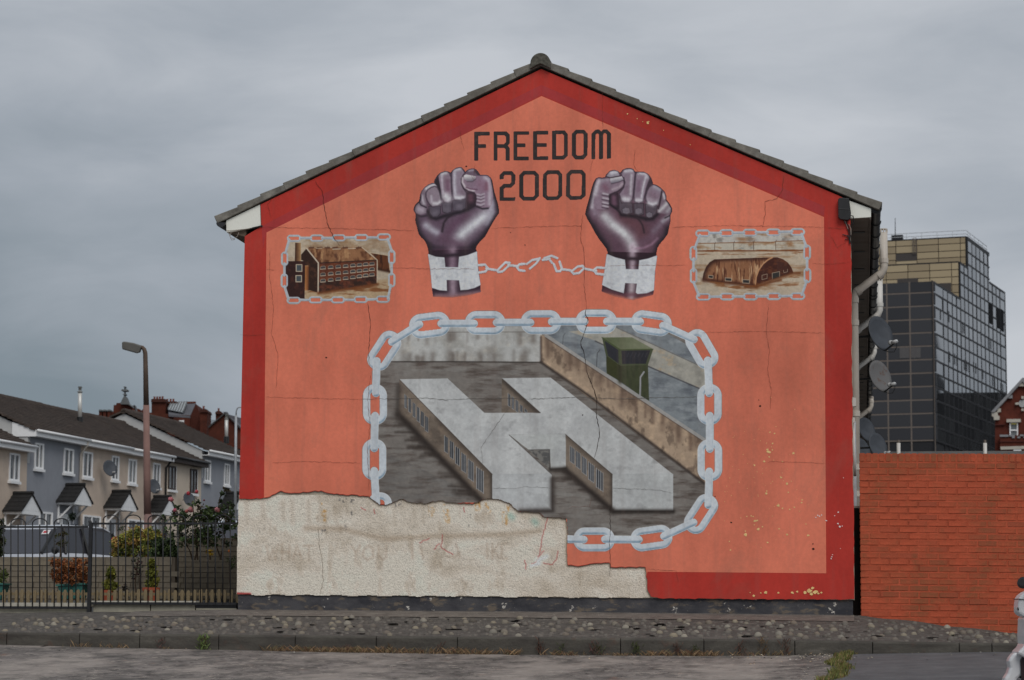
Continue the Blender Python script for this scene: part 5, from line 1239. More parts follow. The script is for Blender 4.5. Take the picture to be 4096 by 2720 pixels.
for i in range(2600):
    t = rs.random(); y = YK - 0.15 - 4.0 * t; x0 = edge_x(y) - 0.02
    blades(b, cols, 1, lambda: (lambda x: (x, y, z_road(x, y) + 0.006))(x0 + rs.gauss(0, 0.036) + 0.04 * math.sin(y * 5)), 0.045 * (1.2 - 0.2 * t), 0.006, green if rs.random() < 0.85 else straw, rs, 0.6)
b.build('grass_strip', M_LEAF, kind='stuff', colors=cols, label='green grass growing in the seam between two road surfaces', cat='grass')
b = MB(); cols = []
A, Bp = pxz(650, 2592, -0.55), pxz(190, 2702, -0.75)
for i in range(1500):
    t = rs.random() ** 1.6; x, y = A.x + (Bp.x - A.x) * t, A.y + (Bp.y - A.y) * t
    blades(b, cols, 1, lambda: (lambda x, y: (x, y, z_road(x, y)))(x + rs.gauss(0, 0.06 * (1 - t) + 0.012), y + rs.gauss(0, 0.08 * (1 - t) + 0.02)), 0.05 * (1.1 - 0.9 * t), 0.006, green, rs, 0.7)
b.build('mossy_seam', M_LEAF, kind='stuff', colors=cols, label='mossy grass in the diagonal road crack on the left', cat='moss')
b = MB(); cols = []
for u, h in ((815,0.22),(1385,0.14),(1555,0.16),(1760,0.18),(2158,0.30),(2240,0.2),(2380,0.25),(2395,0.22),(2540,0.22),(2545,0.2),(2710,0.22),(2960,0.24),(3055,0.28),(3140,0.28),(2780,0.18),(640,0.2)):
    p0 = px(u, 2610, YK - 0.16); c1 = rs.choice([(0.10,0.05,0.035),(0.13,0.08,0.04),(0.06,0.07,0.025),(0.12,0.06,0.05)])
    blades(b, cols, 34, lambda: (lambda x, y: (x, y, z_road(x, y) + rs.uniform(0, h * 0.55)))(p0.x + rs.gauss(0, 0.025), YK - 0.15 + rs.gauss(0, 0.012)), h * 0.2, 0.004, lambda r: c1, rs, 1.0)
b.build('kerb_weeds', M_LEAF, kind='stuff', colors=cols, label='small reddish weeds standing against the kerb', cat='weeds')
b = MB(); cols = []
p0 = px(816, 2572, YK - 0.14)
blades(b, cols, 120, lambda: (p0.x + rs.gauss(0, 0.03), p0.y + rs.gauss(0, 0.03), p0.z + rs.uniform(-0.08, 0.06)), 0.05, 0.008, lambda r: (0.12, 0.16, 0.05), rs, 1.0)
b.build('green_weed', M_LEAF, kind='stuff', colors=cols, label='green weed growing out of the kerb on the left', cat='weeds')
b = MB(); cols = []
for i in range(230):
    u = rs.choice([rs.gauss(3270, 60), rs.uniform(2900, 3420), rs.uniform(0, 4000)]); x = px(u, 2600, -3).x; y = YK - 0.15 - abs(rs.gauss(0, 0.5)) * (1 if rs.random() < 0.7 else 3); z = z_road(x, y) + 0.012; r = rs.uniform(0.004, 0.014); n = 5
    c = rs.choice([(0.55,0.52,0.46),(0.45,0.40,0.30),(0.3,0.25,0.2),(0.02,0.02,0.02),(0.05,0.04,0.04),(0.6,0.45,0.3)])
    k = len(b.v); b.v += [(x + r * math.cos(2 * math.pi * j / n), y + r * math.sin(2 * math.pi * j / n), z + rs.uniform(0, 0.008)) for j in range(n)] + [(x, y, z + r * 0.8)]
    for j in range(n): b.f.append((k + j, k + (j + 1) % n, k + n)); b.m.append(0)
    cols += [c + (1,)] * (n + 1)
b.build('litter', M_LEAF, kind='stuff', colors=cols, label='bits of grit and litter scattered on the road', cat='litter')
# seam in the asphalt, middle of the picture
for (ua, va), (ub, vb_) in (((2000,2622),(1780,2712)), ((500,2648),(160,2720))):
    a_, b_ = pxz(ua, va, -0.6), pxz(ub, vb_, -0.75); b = MB(); L_, R_ = [], []
    for i in range(25):
        t = i / 24; x, y = a_.x + (b_.x - a_.x) * t + rs.uniform(-0.02, 0.02), a_.y + (b_.y - a_.y) * t; w = rs.uniform(0.006, 0.018)
        L_.append((x - w, y, z_road(x, y) + 0.005)); R_.append((x + w, y, z_road(x, y) + 0.005))
    b.add(L_ + R_, [(j, j + 1, 26 + j, 25 + j) for j in range(24)]); b.build('road_crack', M_CRACK, kind='structure')

# ------------------------------------------------------------------ painted brick wall on the right
BW = empty('brick_wall', (1.6, 0.1, 0.0), 'tall brick wall painted orange red with a soldier course on top', 'wall')
xb0 = px(3439, 2000, 0.06).x; zt = px(3440, 1812, 0.06).z; TILT = -0.010
m = NM('painted_brick', 0.85, 0.2)
r_ = m.rand()
c = m.ramp(m.noise(3.0, 5, 0.65), [(0.3, P(120,57,38)), (0.55, P(155,72,49)), (0.8, P(172,88,63))])
c = m.mix(m.ramp(r_, [(0.0, 0.0), (0.6, 0.15), (1.0, 0.6)]), c, P(118,60,44))
c = m.mix(m.ramp(m.noise(16, 5, 0.7), [(0.58, 0.0), (0.72, 0.5)]), c, P(98,48,36))
wc = NM  # stains in world position: greenish grime in patches of their own
g = m.n.new('ShaderNodeNewGeometry'); mp = m.n.new('ShaderNodeMapping'); mp.inputs['Scale'].default_value = (1.3, 1, 0.9); m.l.new(g.outputs['Position'], mp.inputs['Vector'])
c = m.mix(m.ramp(m.noise(1.7, 6, 0.68, mp.outputs['Vector'], 0.4), [(0.46, 0.0), (0.66, 0.7)]), c, P(100,66,44))
m.color(c); m.bump(m.noise(38, 5, 0.7), 0.55, 0.008); M_BRICK = m.mat
m = NM('painted_mortar', 0.95, 0.1)
c = m.ramp(m.noise(2.6, 7, 0.75), [(0.34, P(108,54,39)), (0.48, P(138,66,46)), (0.7, P(160,80,58))]); m.color(c); m.bump(m.noise(60, 4, 0.7), 0.5, 0.006); M_BMORT = m.mat
Wx1 = 3.6; XI = 2.12; yf = 0.06
restb = MB()
hs = 0.105
b = MB(); b.prism([(xb0 + 0.004, yf + 0.0045, -0.7), (Wx1, yf + 0.0045, -0.7), (Wx1, yf + 0.0045, zt - 0.008 + TILT * (Wx1 - xb0)), (xb0 + 0.004, yf + 0.0045, zt - 0.008)], (0, 0.20, 0)); b.build('mortar_core', M_BMORT, BW)
def brickmesh(lx, lz, nm):
    b = MB(); b.bb(-lx / 2, lx / 2, 0, 0.1, -lz / 2, lz / 2)
    me = rawmesh(b, nm, M_BRICK); bm = bmesh.new(); bm.from_mesh(me); bmesh.ops.bevel(bm, geom=bm.edges[:], offset=0.0075, segments=2, affect='EDGES'); bm.to_mesh(me); bm.free(); return me
B_S, B_H, B_F = brickmesh(0.219, 0.0695, 'brick'), brickmesh(0.1065, 0.0695, 'brick'), brickmesh(0.069, 0.1, 'brick')
rs = random.Random(3)
x = xb0 + 0.035; i = 0
while x < Wx1 - 0.03:
    if x > XI: restb.bb(x - 0.033, x + 0.033, yf, yf + 0.1, zt - 0.099 + TILT * (x - xb0), zt - 0.001 + TILT * (x - xb0))
    else: place(B_F, 'brick', BW, (x, yf + rs.uniform(-0.003, 0.003), zt - 0.05 + TILT * (x - xb0)), (0, rs.uniform(-0.03, 0.03) - TILT, 0))
    x += 0.075
row = 0; z = zt - hs - 0.0375
while z > -0.55:
    x = xb0 + (0.0515 if row % 2 else 0.108); first = row % 2
    while x < Wx1 - 0.05:
        me = B_H if first else B_S; zz = z + TILT * (x - xb0)
        gz = interp(PW, x) - 0.10
        if zz > gz and x > XI: restb.bb(x - (0.0515 if first else 0.1075), x + (0.0515 if first else 0.1075), yf, yf + 0.1, zz - 0.033, zz + 0.033)
        elif zz > gz: place(me, 'brick', BW, (x, yf + rs.uniform(-0.0035, 0.002), zz), (rs.uniform(-0.01, 0.01), rs.uniform(-0.006, 0.006) - TILT, 0))
        x += 0.169 if first else 0.2255
        first = 0
    z -= 0.075; row += 1
restb.build('bricks', M_BRICK, BW, kind='stuff')
# dark gate filling the slot between house and wall
GT = empty('side_gate', (0.03, 0.35, 0.0), 'narrow dark gate in the slot beside the brick wall', 'gate')
b = MB(); b.bb(-0.0, 0.16, 0.33, 0.37, 0.0, px(3425, 2030, 0.35).z); b.build('gate_leaf', simple('dark_timber', (0.018, 0.014, 0.012), 0.8, 0.2), GT)
b = MB(); b.bb(-0.0, 0.16, 0.325, 0.375, px(3425, 2033, 0.35).z + 0.002, px(3425, 2026, 0.35).z + 0.006); b.build('top_rail', M_PIPE, GT)

# ------------------------------------------------------------------ railings, garden and parked cars on the left
M_IRON = simple('black_iron', (0.018, 0.018, 0.020), 0.5, 0.4, var=0.3, scale=12)
M_CONC = simple('concrete_low_wall', P(122,118,106), 0.9, 0.15, var=0.2, scale=5, bump=0.4)
YF = 0.10
def railing(name, bars, vt, vb, hoops, vh, post, label, panel_ext):
    r0 = empty(name, px(bars[0], vb, YF), label, 'railing', 'black hooped railings')
    me = None
    for i, u in enumerate(bars):
        in_hoop = any(abs(u - h0) < 3 or abs(u - h1) < 3 for h0, h1 in hoops)
        a = px(u, vb + 4, YF); t = px(u, vt - (10 if not in_hoop else 14), YF)
        b = MB(); b.tube([a, t], 0.0075, 6); b.build('bar', M_IRON, r0, smooth=True)
    for h0, h1 in hoops:
        a, c_ = px(h0, vt - 14, YF), px(h1, vt - 14, YF); top = px((h0 + h1) / 2, vh, YF); cx, cz, rx, rz = (a.x + c_.x) / 2, a.z, (c_.x - a.x) / 2, top.z - a.z
        b = MB(); b.tube([(cx - rx * math.cos(math.pi * j / 12), YF, cz + rz * math.sin(math.pi * j / 12)) for j in range(13)], 0.0075, 6); b.build('hoop', M_IRON, r0, smooth=True)
    for v in (vt, vb):
        a, c_ = px(panel_ext[0], v, YF), px(panel_ext[1], v, YF); b = MB(); b.box((a + c_) / 2, ((c_ - a).length, 0.012, 0.024 if v == vt else 0.030)); b.build('rail', M_IRON, r0)
    if post:
        u, v0, v1 = post; a, c_ = px(u, v1, YF), px(u, v0, YF); b = MB(); b.box((a + c_) / 2, (0.04, 0.04, (c_ - a).length)); b.lathe([(0.024, 0), (0.02, 0.02), (0.004, 0.028)], c_, (0, 0, 1), 8); b.build('post', M_IRON, r0)
b2 = [383 + 29.9 * i for i in range(19)]
railing('railing', b2, 2094, 2414, [(b2[i], b2[i + 2]) for i in (1, 4, 7, 10, 13, 16)], 2060, (360, 2090, 2448), 'black hooped railing panel running up to the mural house', (362, 946))
b1 = [-130 + 28.9 * i for i in range(17)]
railing('railing', b1, 2108, 2430, [(b1[i], b1[i + 2]) for i in (0, 3, 6, 9, 12)], 2074, None, 'black hooped railing panel at the left edge of the picture', (-140, 352))
def slabx(u0, u1, v0, v1, y0, y1):
    a, c_ = px(u0, v1, y0), px(u1, v0, y0); b = MB(); b.bb(a.x, c_.x, y0, y1, a.z, c_.z); return b
LW1 = empty('low_wall', px(640, 2446, 0.14), 'low concrete wall under the railing next to the mural house', 'wall')
slabx(372, 600, 2416, 2462, 0.14, 0.34).build('wall_block', M_CONC, LW1, bevel=0.006); slabx(603, 780, 2416, 2460, 0.14, 0.34).build('wall_block', M_CONC, LW1, bevel=0.006); slabx(366, 782, 2404, 2415.5, 0.12, 0.36).build('coping', simple('pale_coping', P(150,146,136), 0.9, 0.15), LW1)
LW2 = empty('low_wall', px(150, 2452, 0.14), 'low concrete wall under the railing at the left edge', 'wall')
slabx(-200, 348, 2428, 2468, 0.14, 0.34).build('wall_block', M_CONC, LW2, bevel=0.006); slabx(-200, 350, 2411, 2427, 0.12, 0.36).build('coping', simple('pale_coping_left', P(140,136,126), 0.9, 0.15), LW2)
slabx(784, 944, 2411, 2432, 0.14, 0.3).build('kick_board', M_BLACK, LW1)
slabx(784, 946, 2433, 2462, 0.13, 0.32).build('wall_block', M_CONC, LW1)
# picket edging
PK = empty('picket_fence', px(450, 2420, 0.9), 'knee high timber picket edging behind the black railing', 'fence')
mm = NM('weathered_picket', 0.85, 0.15); c = mm.ramp(mm.noise(9, 5, 0.65, mm.coord((3, 1, 0.5))), [(0.3, P(88,76,58)), (0.7, P(128,114,90))]); c = mm.mix(mm.ramp(mm.rand(), [(0, 0.0), (1, 0.6)]), c, P(104,92,70)); mm.color(c); M_PICK = mm.mat
a, c_ = px(0, 2420, 0.9), px(0, 2358, 0.9); hh = c_.z - a.z; b = MB(); w = 0.021
b.prism([(-w, 0, 0), (w, 0, 0), (w, 0, hh - 0.035)] + [(w * math.cos(math.pi * j / 6), 0, hh - 0.035 + 0.035 * math.sin(math.pi * j / 6)) for j in range(1, 6)] + [(-w, 0, hh - 0.035)], (0, 0.018, 0)); PM = rawmesh(b, 'picket', M_PICK)
rs = random.Random(9)
for i in range(42):
    p0 = px(-60 + 24.6 * i, 2420, 0.9)
    if p0.x > -7.25: break
    place(PM, 'picket', PK, p0 + Vector((rs.uniform(-0.008, 0.008), rs.uniform(-0.004, 0.004), rs.uniform(-0.012, 0.008))), (0, rs.uniform(-0.03, 0.03), 0))
b = MB(); a, c_ = px(-60, 2376, 0.92), px(925, 2376, 0.92); b.box((a + c_) / 2 + Vector((0, 0.012, 0)), (c_.x - a.x, 0.02, 0.035)); b.build('rail', M_PICK, PK)
# garden bed
b = MB(); za = px(450, 2428, 0.5).z; b.add([(-14, 0.2, za), (-7.3, 0.2, za), (-7.3, 3.9, za + 0.05), (-14, 3.9, za + 0.05)], [(0, 1, 2, 3)]); b.build('garden_bed', simple('soil', (0.05, 0.042, 0.034), 0.95, 0.1, var=0.4, scale=12, bump=0.6, bscale=20, bd=0.03), kind='structure')
# garden wall of concrete bricks
GW = empty('garden_wall', px(450, 2400, 3.2), 'grey brown concrete brick garden wall behind the pots', 'wall')
mm = NM('concrete_brick', 0.9, 0.15); c = mm.ramp(mm.noise(8, 5, 0.65), [(0.3, P(82,75,65)), (0.7, P(112,103,89))]); c = mm.mix(mm.ramp(mm.rand(), [(0, 0.0), (1, 0.6)]), c, P(92,86,77)); mm.color(c); mm.bump(mm.noise(40, 4, 0.7), 0.4, 0.006); M_CB = mm.mat
M_CBM = simple('dark_mortar', P(74,67,59), 0.95, 0.1)
def blockwall(u0, u1, vt, vb, y, par, course=0.0745, blen=0.225):
    a, t = px(u0, vb, y), px(u1, vt, y); b = MB(); b.bb(a.x, t.x, y + 0.008, y + 0.2, a.z, t.z - 0.004); b.build('mortar_core', M_CBM, par)
    b = MB(); b.bb(-blen / 2 + 0.004, blen / 2 - 0.004, 0, 0.09, -course / 2 + 0.0045, course / 2 - 0.0045); me = rawmesh(b, 'brick', M_CB)
    b = MB(); b.bb(-0.09, 0.09, 0, 0.2, -0.055, 0.055); mc = rawmesh(b, 'coping_brick', M_CB)
    z = t.z - 0.055; x = a.x + 0.09
    while x < t.x + 0.02: place(mc, 'coping_brick', par, (x, y - 0.006, z)); x += 0.1855
    z = t.z - 0.115 - course / 2; row = 0
    while z > a.z:
        x = a.x + (blen / 2 if row % 2 else 0)
        while x < t.x + 0.02: place(me, 'brick', par, (x, y + rs.uniform(-0.003, 0.003), z)); x += blen
        z -= course; row += 1
blockwall(-60, 700, 2228, 2400, 3.2, GW)
GW2 = empty('garden_wall', px(800, 2400, 5.2), 'higher stretch of the concrete brick garden wall behind the rose bush', 'wall')
blockwall(702, 985, 2152, 2400, 5.2, GW2)

# ---- plants
def leafcloud(clumps, nper, size, cols_, rs, long=1.6, droop=0.0):
    b = MB(); cols = []
    for c, rad in clumps:
        c = Vector(c); base = rs.choice(cols_); t0 = rs.uniform(0.75, 1.2)
        for i in range(nper):
            d = Vector((rs.gauss(0, 1), rs.gauss(0, 1), rs.gauss(0, 1))); d.normalize(); p_ = c + Vector((d.x * rad[0], d.y * rad[1], d.z * rad[2])) * (rs.random() ** 0.4)
            a = Vector((rs.uniform(-1, 1), rs.uniform(-1, 1), rs.uniform(-0.6, 1.0) - droop)).normalized(); s = a.cross(Vector((rs.uniform(-1, 1), rs.uniform(-1, 1), rs.uniform(-1, 1)))).normalized(); z = size * rs.uniform(0.6, 1.25)
            k = len(b.v); n = a.cross(s) * (z * 0.12)
            b.v += [tuple(p_), tuple(p_ + a * z * long * 0.5 + s * z * 0.5 + n), tuple(p_ + a * z * long), tuple(p_ + a * z * long * 0.5 - s * z * 0.5 + n)]
            b.f += [(k, k + 1, k + 2), (k, k + 2, k + 3)]; b.m += [0, 0]
            cc = base if rs.random() < 0.75 else rs.choice(cols_); t = t0 * rs.uniform(0.75, 1.25); cols += [(cc[0] * t, cc[1] * t, cc[2] * t, 1)] * 4
    return b, cols
def pp(u, v, y): return px(u, v, y)
def clump_px(lst, y, dy, rs): return [(pp(u, v, y + rs.uniform(-dy, dy)), (r / 320.0, r / 320.0, r * 0.9 / 320.0)) for u, v, r in lst]
M_STEM = simple('stem', (0.07, 0.05, 0.035), 0.9, 0.1)
M_POT = simple('terracotta', P(128,66,47), 0.8, 0.2); M_TROUGH = simple('green_plastic', P(44,84,78), 0.5, 0.35)
rs = random.Random(31)
def plant(name, base, label, clumps, nper, size, cols_, stems, cat='plant', long=1.6, group=None):
    r0 = empty(name, base, label, cat, group); b, cols = leafcloud(clumps, nper, size, cols_, rs, long)
    b.build('foliage', M_LEAF, r0, colors=cols)
    if stems:
        b = MB()
        for s in stems: b.tube(s, [0.014] + [0.008] * (len(s) - 1), 5)
        b.build('stem', M_STEM, r0)
    return r0
# rust coloured bush in a green trough
lst = [(rs.uniform(208, 350), rs.uniform(2240, 2338), rs.uniform(6, 15)) for i in range(150)] + [(232, 2242, 10), (300, 2240, 12), (340, 2250, 10), (260, 2246, 12)]
plant('shrub', pp(285, 2345, 1.9), 'rust brown bushy shrub growing in a green trough', clump_px(lst, 1.9, 0.22, rs), 32, 0.02, [(0.27,0.085,0.028),(0.34,0.12,0.04),(0.17,0.06,0.025),(0.22,0.10,0.04)], [[pp(285,2350,1.9), pp(270,2300,1.9)], [pp(290,2350,1.9), pp(310,2290,1.9)]], 'shrub')
def trough(u0, u1, v0, v1, y, tilt, label):
    r0 = empty('plant_trough', pp((u0 + u1) / 2, v1, y), label, 'planter'); a, c_ = pp(u0, v1, y), pp(u1, v0, y); b = MB(); vs = []
    for z, ins in ((a.z, 0.05), (c_.z, 0.0)):
        for x, yy in ((a.x + ins, y - 0.13 + ins * 0.6), (c_.x - ins, y - 0.13 + ins * 0.6), (c_.x - ins, y + 0.13 - ins * 0.6), (a.x + ins, y + 0.13 - ins * 0.6)): vs.append((x, yy, z + tilt * (x - a.x) ))
    b.add(vs, [(3, 2, 1, 0), (4, 5, 6, 7), (0, 1, 5, 4), (1, 2, 6, 5), (2, 3, 7, 6), (3, 0, 4, 7)]); b.build('tub', M_TROUGH, r0, bevel=0.01)
    b = MB(); b.prism([Vector(vs[4]) + Vector((-0.015, -0.015, -0.012)), Vector(vs[5]) + Vector((0.015, -0.015, -0.012)), Vector(vs[6]) + Vector((0.015, 0.015, -0.012)), Vector(vs[7]) + Vector((-0.015, 0.015, -0.012))], (0, 0, 0.022)); b.build('rim', M_TROUGH, r0)
trough(240, 350, 2342, 2400, 1.9, 0.06, 'long green plastic trough under the rust coloured shrub'); trough(-60, 28, 2336, 2400, 1.9, 0.0, 'green plastic trough cut off by the left picture edge')
lst = [(rs.uniform(-50, 18), rs.uniform(2270, 2335), rs.uniform(10, 18)) for i in range(16)]
plant('shrub', pp(-10, 2340, 1.9), 'yellow green plant in the trough at the left picture edge', clump_px(lst, 1.9, 0.1, rs), 60, 0.022, [(0.11,0.13,0.03),(0.08,0.10,0.03)], [[pp(-10,2342,1.9), pp(0,2290,1.9)]], 'shrub')
def pot(u, v0, v1, r, y, label):
    a, c_ = pp(u, v1, y), pp(u, v0, y); h = c_.z - a.z; r0 = empty('flower_pot', a, label, 'flower pot'); b = MB(); b.lathe([(r * 0.7, 0), (r * 0.95, h * 0.8), (r * 1.08, h * 0.8), (r * 1.08, h), (r * 0.9, h), (r * 0.88, h - 0.02)], a, (0, 0, 1), 16); b.build('pot', M_POT, r0, smooth=False)
def conifer(u, v0, v1, w, y, label):
    lst = []
    for i in range(46):
        t = rs.random(); ww = w * (1 - t) ** 0.6 * (0.55 + 0.45 * min(1, (t + 0.02) * 6)); lst.append((u + rs.uniform(-ww, ww), v1 - (v1 - v0) * t, 7 + 5 * (1 - t)))
    plant('dwarf_conifer', pp(u, v1, y), label, clump_px(lst, y, 0.06, rs), 70, 0.016, [(0.20,0.205,0.03),(0.15,0.16,0.03),(0.11,0.125,0.03),(0.25,0.23,0.045)], [[pp(u, v1 + 6, y), pp(u, v0 + 20, y)]], 'conifer', 2.2)
pot(434, 2360, 2412, 0.085, 1.7, 'small terracotta pot holding the shorter dwarf conifer'); conifer(443, 2273, 2362, 26, 1.7, 'shorter dwarf conifer in a terracotta pot')
pot(603, 2350, 2412, 0.105, 1.6, 'wider terracotta pot holding the taller dwarf conifer'); conifer(607, 2243, 2352, 27, 1.6, 'taller golden dwarf conifer in a wider terracotta pot')
lst = [(rs.uniform(530, 565), rs.uniform(2232, 2320), rs.uniform(6, 12)) for i in range(14)]
plant('climbing_plant', pp(545, 2400, 3.0), 'thin dark leaved plant hanging between the two conifers', clump_px(lst, 3.0, 0.05, rs), 10, 0.025, [(0.035,0.03,0.022),(0.06,0.02,0.02),(0.04,0.05,0.025)], [[pp(548,2405,3.0), pp(540,2330,3.0), pp(552,2240,3.0)], [pp(556,2405,3.0), pp(560,2300,3.0)]])
lst = [(rs.uniform(492, 512), rs.uniform(2332, 2385), rs.uniform(5, 9)) for i in range(9)]
plant('potted_plant', pp(502, 2400, 1.8), 'small dark plant low between the two conifers', clump_px(lst, 1.8, 0.04, rs), 10, 0.025, [(0.03,0.025,0.02),(0.05,0.03,0.02)], [[pp(502,2400,1.8), pp(502,2340,1.8)]])
# yellow green shrub behind the wall
lst = [(rs.uniform(450, 702), 2232 - rs.random() ** 0.8 * 116, rs.uniform(7, 18)) for i in range(300)]
lst = [q for q in lst if q[1] > 2110 + abs(q[0] - 570) ** 1.5 * 0.045] + [(552, 2112, 14), (548, 2125, 14), (600, 2120, 14), (630, 2128, 14), (470, 2180, 14), (520, 2140, 14)]
yl = [q for q in lst if q[0] < 610 or q[1] < 2165]; dk = [q for q in lst if not (q[0] < 610 or q[1] < 2165)]
r0 = plant('shrub', pp(570, 2240, 4.2), 'yellow green shrub with orange tips behind the garden wall', clump_px(yl, 4.3, 0.25, rs), 40, 0.026, [(0.36,0.33,0.07),(0.44,0.35,0.09),(0.24,0.27,0.07),(0.46,0.27,0.09),(0.15,0.19,0.05)], [[pp(570,2250,4.3), pp(560,2160,4.3)], [pp(590,2250,4.3), pp(620,2170,4.3)]], 'shrub')
plant('shrub', pp(650, 2240, 4.0), 'dark green leafy shrub right of the yellow green one', clump_px(dk + [(640, 2200, 26), (655, 2190, 26), (670, 2210, 22), (625, 2215, 24), (690, 2222, 16)], 4.0, 0.2, rs), 44, 0.03, [(0.035,0.05,0.022),(0.045,0.07,0.028),(0.08,0.115,0.04)], [[pp(650,2250,4.0), pp(655,2190,4.0)]], 'shrub')
# rose bush
lst = [(rs.gauss(800, 66), rs.uniform(2040, 2180), rs.uniform(8, 20)) for i in range(120)] + [(rs.uniform(880, 940), rs.uniform(2010, 2130), 10) for i in range(16)] + [(775, 2020, 16), (790, 2010, 14), (800, 2030, 16), (710, 2030, 12), (830, 2040, 14), (880, 2005, 9), (905, 1962, 7), (892, 1978, 8), (920, 2030, 10)]
ROSE = plant('rose_bush', pp(790, 2235, 4.3), 'tall rose bush with pink blooms beside the mural house', clump_px(lst, 4.3, 0.22, rs), 20, 0.036, [(0.055,0.082,0.034),(0.075,0.115,0.042),(0.125,0.17,0.065),(0.085,0.065,0.04)],
      [[pp(770,2240,4.3), pp(758,2200,4.3), pp(735,2165,4.3)], [pp(778,2240,4.3), pp(790,2200,4.3), pp(800,2120,4.3)], [pp(790,2240,4.3), pp(780,2120,4.3), pp(770,2010,4.3)], [pp(880,2240,4.3), pp(900,2150,4.3), pp(870,2050,4.3), pp(880,1990,4.3), pp(905,1955,4.3)], [pp(885,2240,4.3), pp(860,2170,4.3)]], 'rose bush', 1.5)
def bloom(u, v, r, y, col):
    b = MB(); c = pp(u, v, y); rr = r / 300.0; cols = []
    for i in range(46):
        d = Vector((rs.gauss(0, 1), rs.gauss(0, 1), rs.gauss(0, 1))).normalized(); a = d.cross(Vector((rs.random(), rs.random(), rs.random()))).normalized(); s = d.cross(a); p_ = c + d * rr * rs.uniform(0.5, 1.0); k = len(b.v); w = rr * 0.5
        b.v += [tuple(p_ - a * w), tuple(p_ - s * w), tuple(p_ + a * w + d * w * 0.5), tuple(p_ + s * w)]; b.f += [(k, k + 1, k + 2), (k, k + 2, k + 3)]; b.m += [0, 0]; t = rs.uniform(0.7, 1.2); cols += [(min(.9, col[0] * t), col[1] * t, col[2] * t, 1)] * 4
    return b, cols
for x, y, r, col in ((1272,228,8,(.62,.22,.24)),(1335,392,6,(.6,.16,.22)),(1580,385,9,(.62,.26,.26)),(1525,410,6,(.62,.2,.18)),(2000,385,8,(.6,.26,.27)),(2020,408,5,(.62,.24,.2)),(1548,132,6,(.62,.08,.10)),(1678,108,6,(.6,.10,.12)),(1795,240,3,(.3,.06,.06))):
    b, cols = bloom(360 + x / 3.935, 1940 + y / 3.935, r * 1.25, 3.85, tuple(min(.85, k * 1.25) for k in col)); b.build('bloom', M_LEAF, ROSE, colors=cols)
YF2 = plant('flowering_plant', pp(840, 2230, 3.4), 'yellow flowers at the foot of the rose bush', clump_px([(836,2210,9),(845,2205,9),(828,2208,6),(842,2218,8)], 3.42, 0.03, rs), 22, 0.02, [(.42,.26,.02),(.36,.22,.03)], [[pp(840,2240,3.42), pp(840,2212,3.42)]], 'flowers')
OF = plant('flowering_plant', pp(918, 2250, 3.4), 'orange flower and leaves against the corner of the mural house', clump_px([(915,2240,16),(930,2255,16),(940,2235,14),(925,2270,14)], 3.4, 0.05, rs), 24, 0.02, [(.05,.075,.025),(.07,.09,.03)], [[pp(920,2330,3.4), pp(918,2240,3.4)]], 'flowers')
b, cols = bloom(917, 2204, 5, 3.4, (.7, .18, .03)); b.build('bloom', M_LEAF, OF, colors=cols)
RF = plant('flowering_plant', pp(455, 2232, 4.4), 'red flower standing left of the yellow green shrub', clump_px([(450,2190,8),(462,2200,8),(470,2175,8),(480,2120,8),(490,2112,8)], 4.4, 0.05, rs), 16, 0.024, [(.04,.06,.022),(.05,.07,.03)], [[pp(458,2240,4.4), pp(456,2160,4.4)]], 'flowers')
for u, v, r in ((452,2158,7),(464,2152,7),(448,2166,5)):
    b, cols = bloom(u, v, r, 4.3, (.42, .02, .035)); b.build('bloom', M_LEAF, RF, colors=cols)
lst = [(rs.uniform(-30, 18), rs.uniform(2085, 2225), rs.uniform(10, 18)) for i in range(26)]
plant('shrub', pp(0, 2232, 4.0), 'dark leafy shrub at the left picture edge in front of the car', clump_px(lst, 4.0, 0.1, rs), 50, 0.03, [(.03,.045,.02),(.05,.06,.025),(.025,.03,.018)], [[pp(0,2240,4.0), pp(5,2130,4.0)]], 'shrub')
lst = [(rs.uniform(222, 268), rs.uniform(2130, 2190), rs.uniform(8, 14)) for i in range(12)]
plant('shrub', pp(240, 2232, 4.4), 'sparse leafy twig in front of the parked people carrier', clump_px(lst, 4.4, 0.05, rs), 12, 0.026, [(.05,.06,.02),(.08,.08,.03),(.05,.035,.02)], [[pp(240,2240,4.4), pp(245,2150,4.4), pp(262,2130,4.4)]], 'shrub')

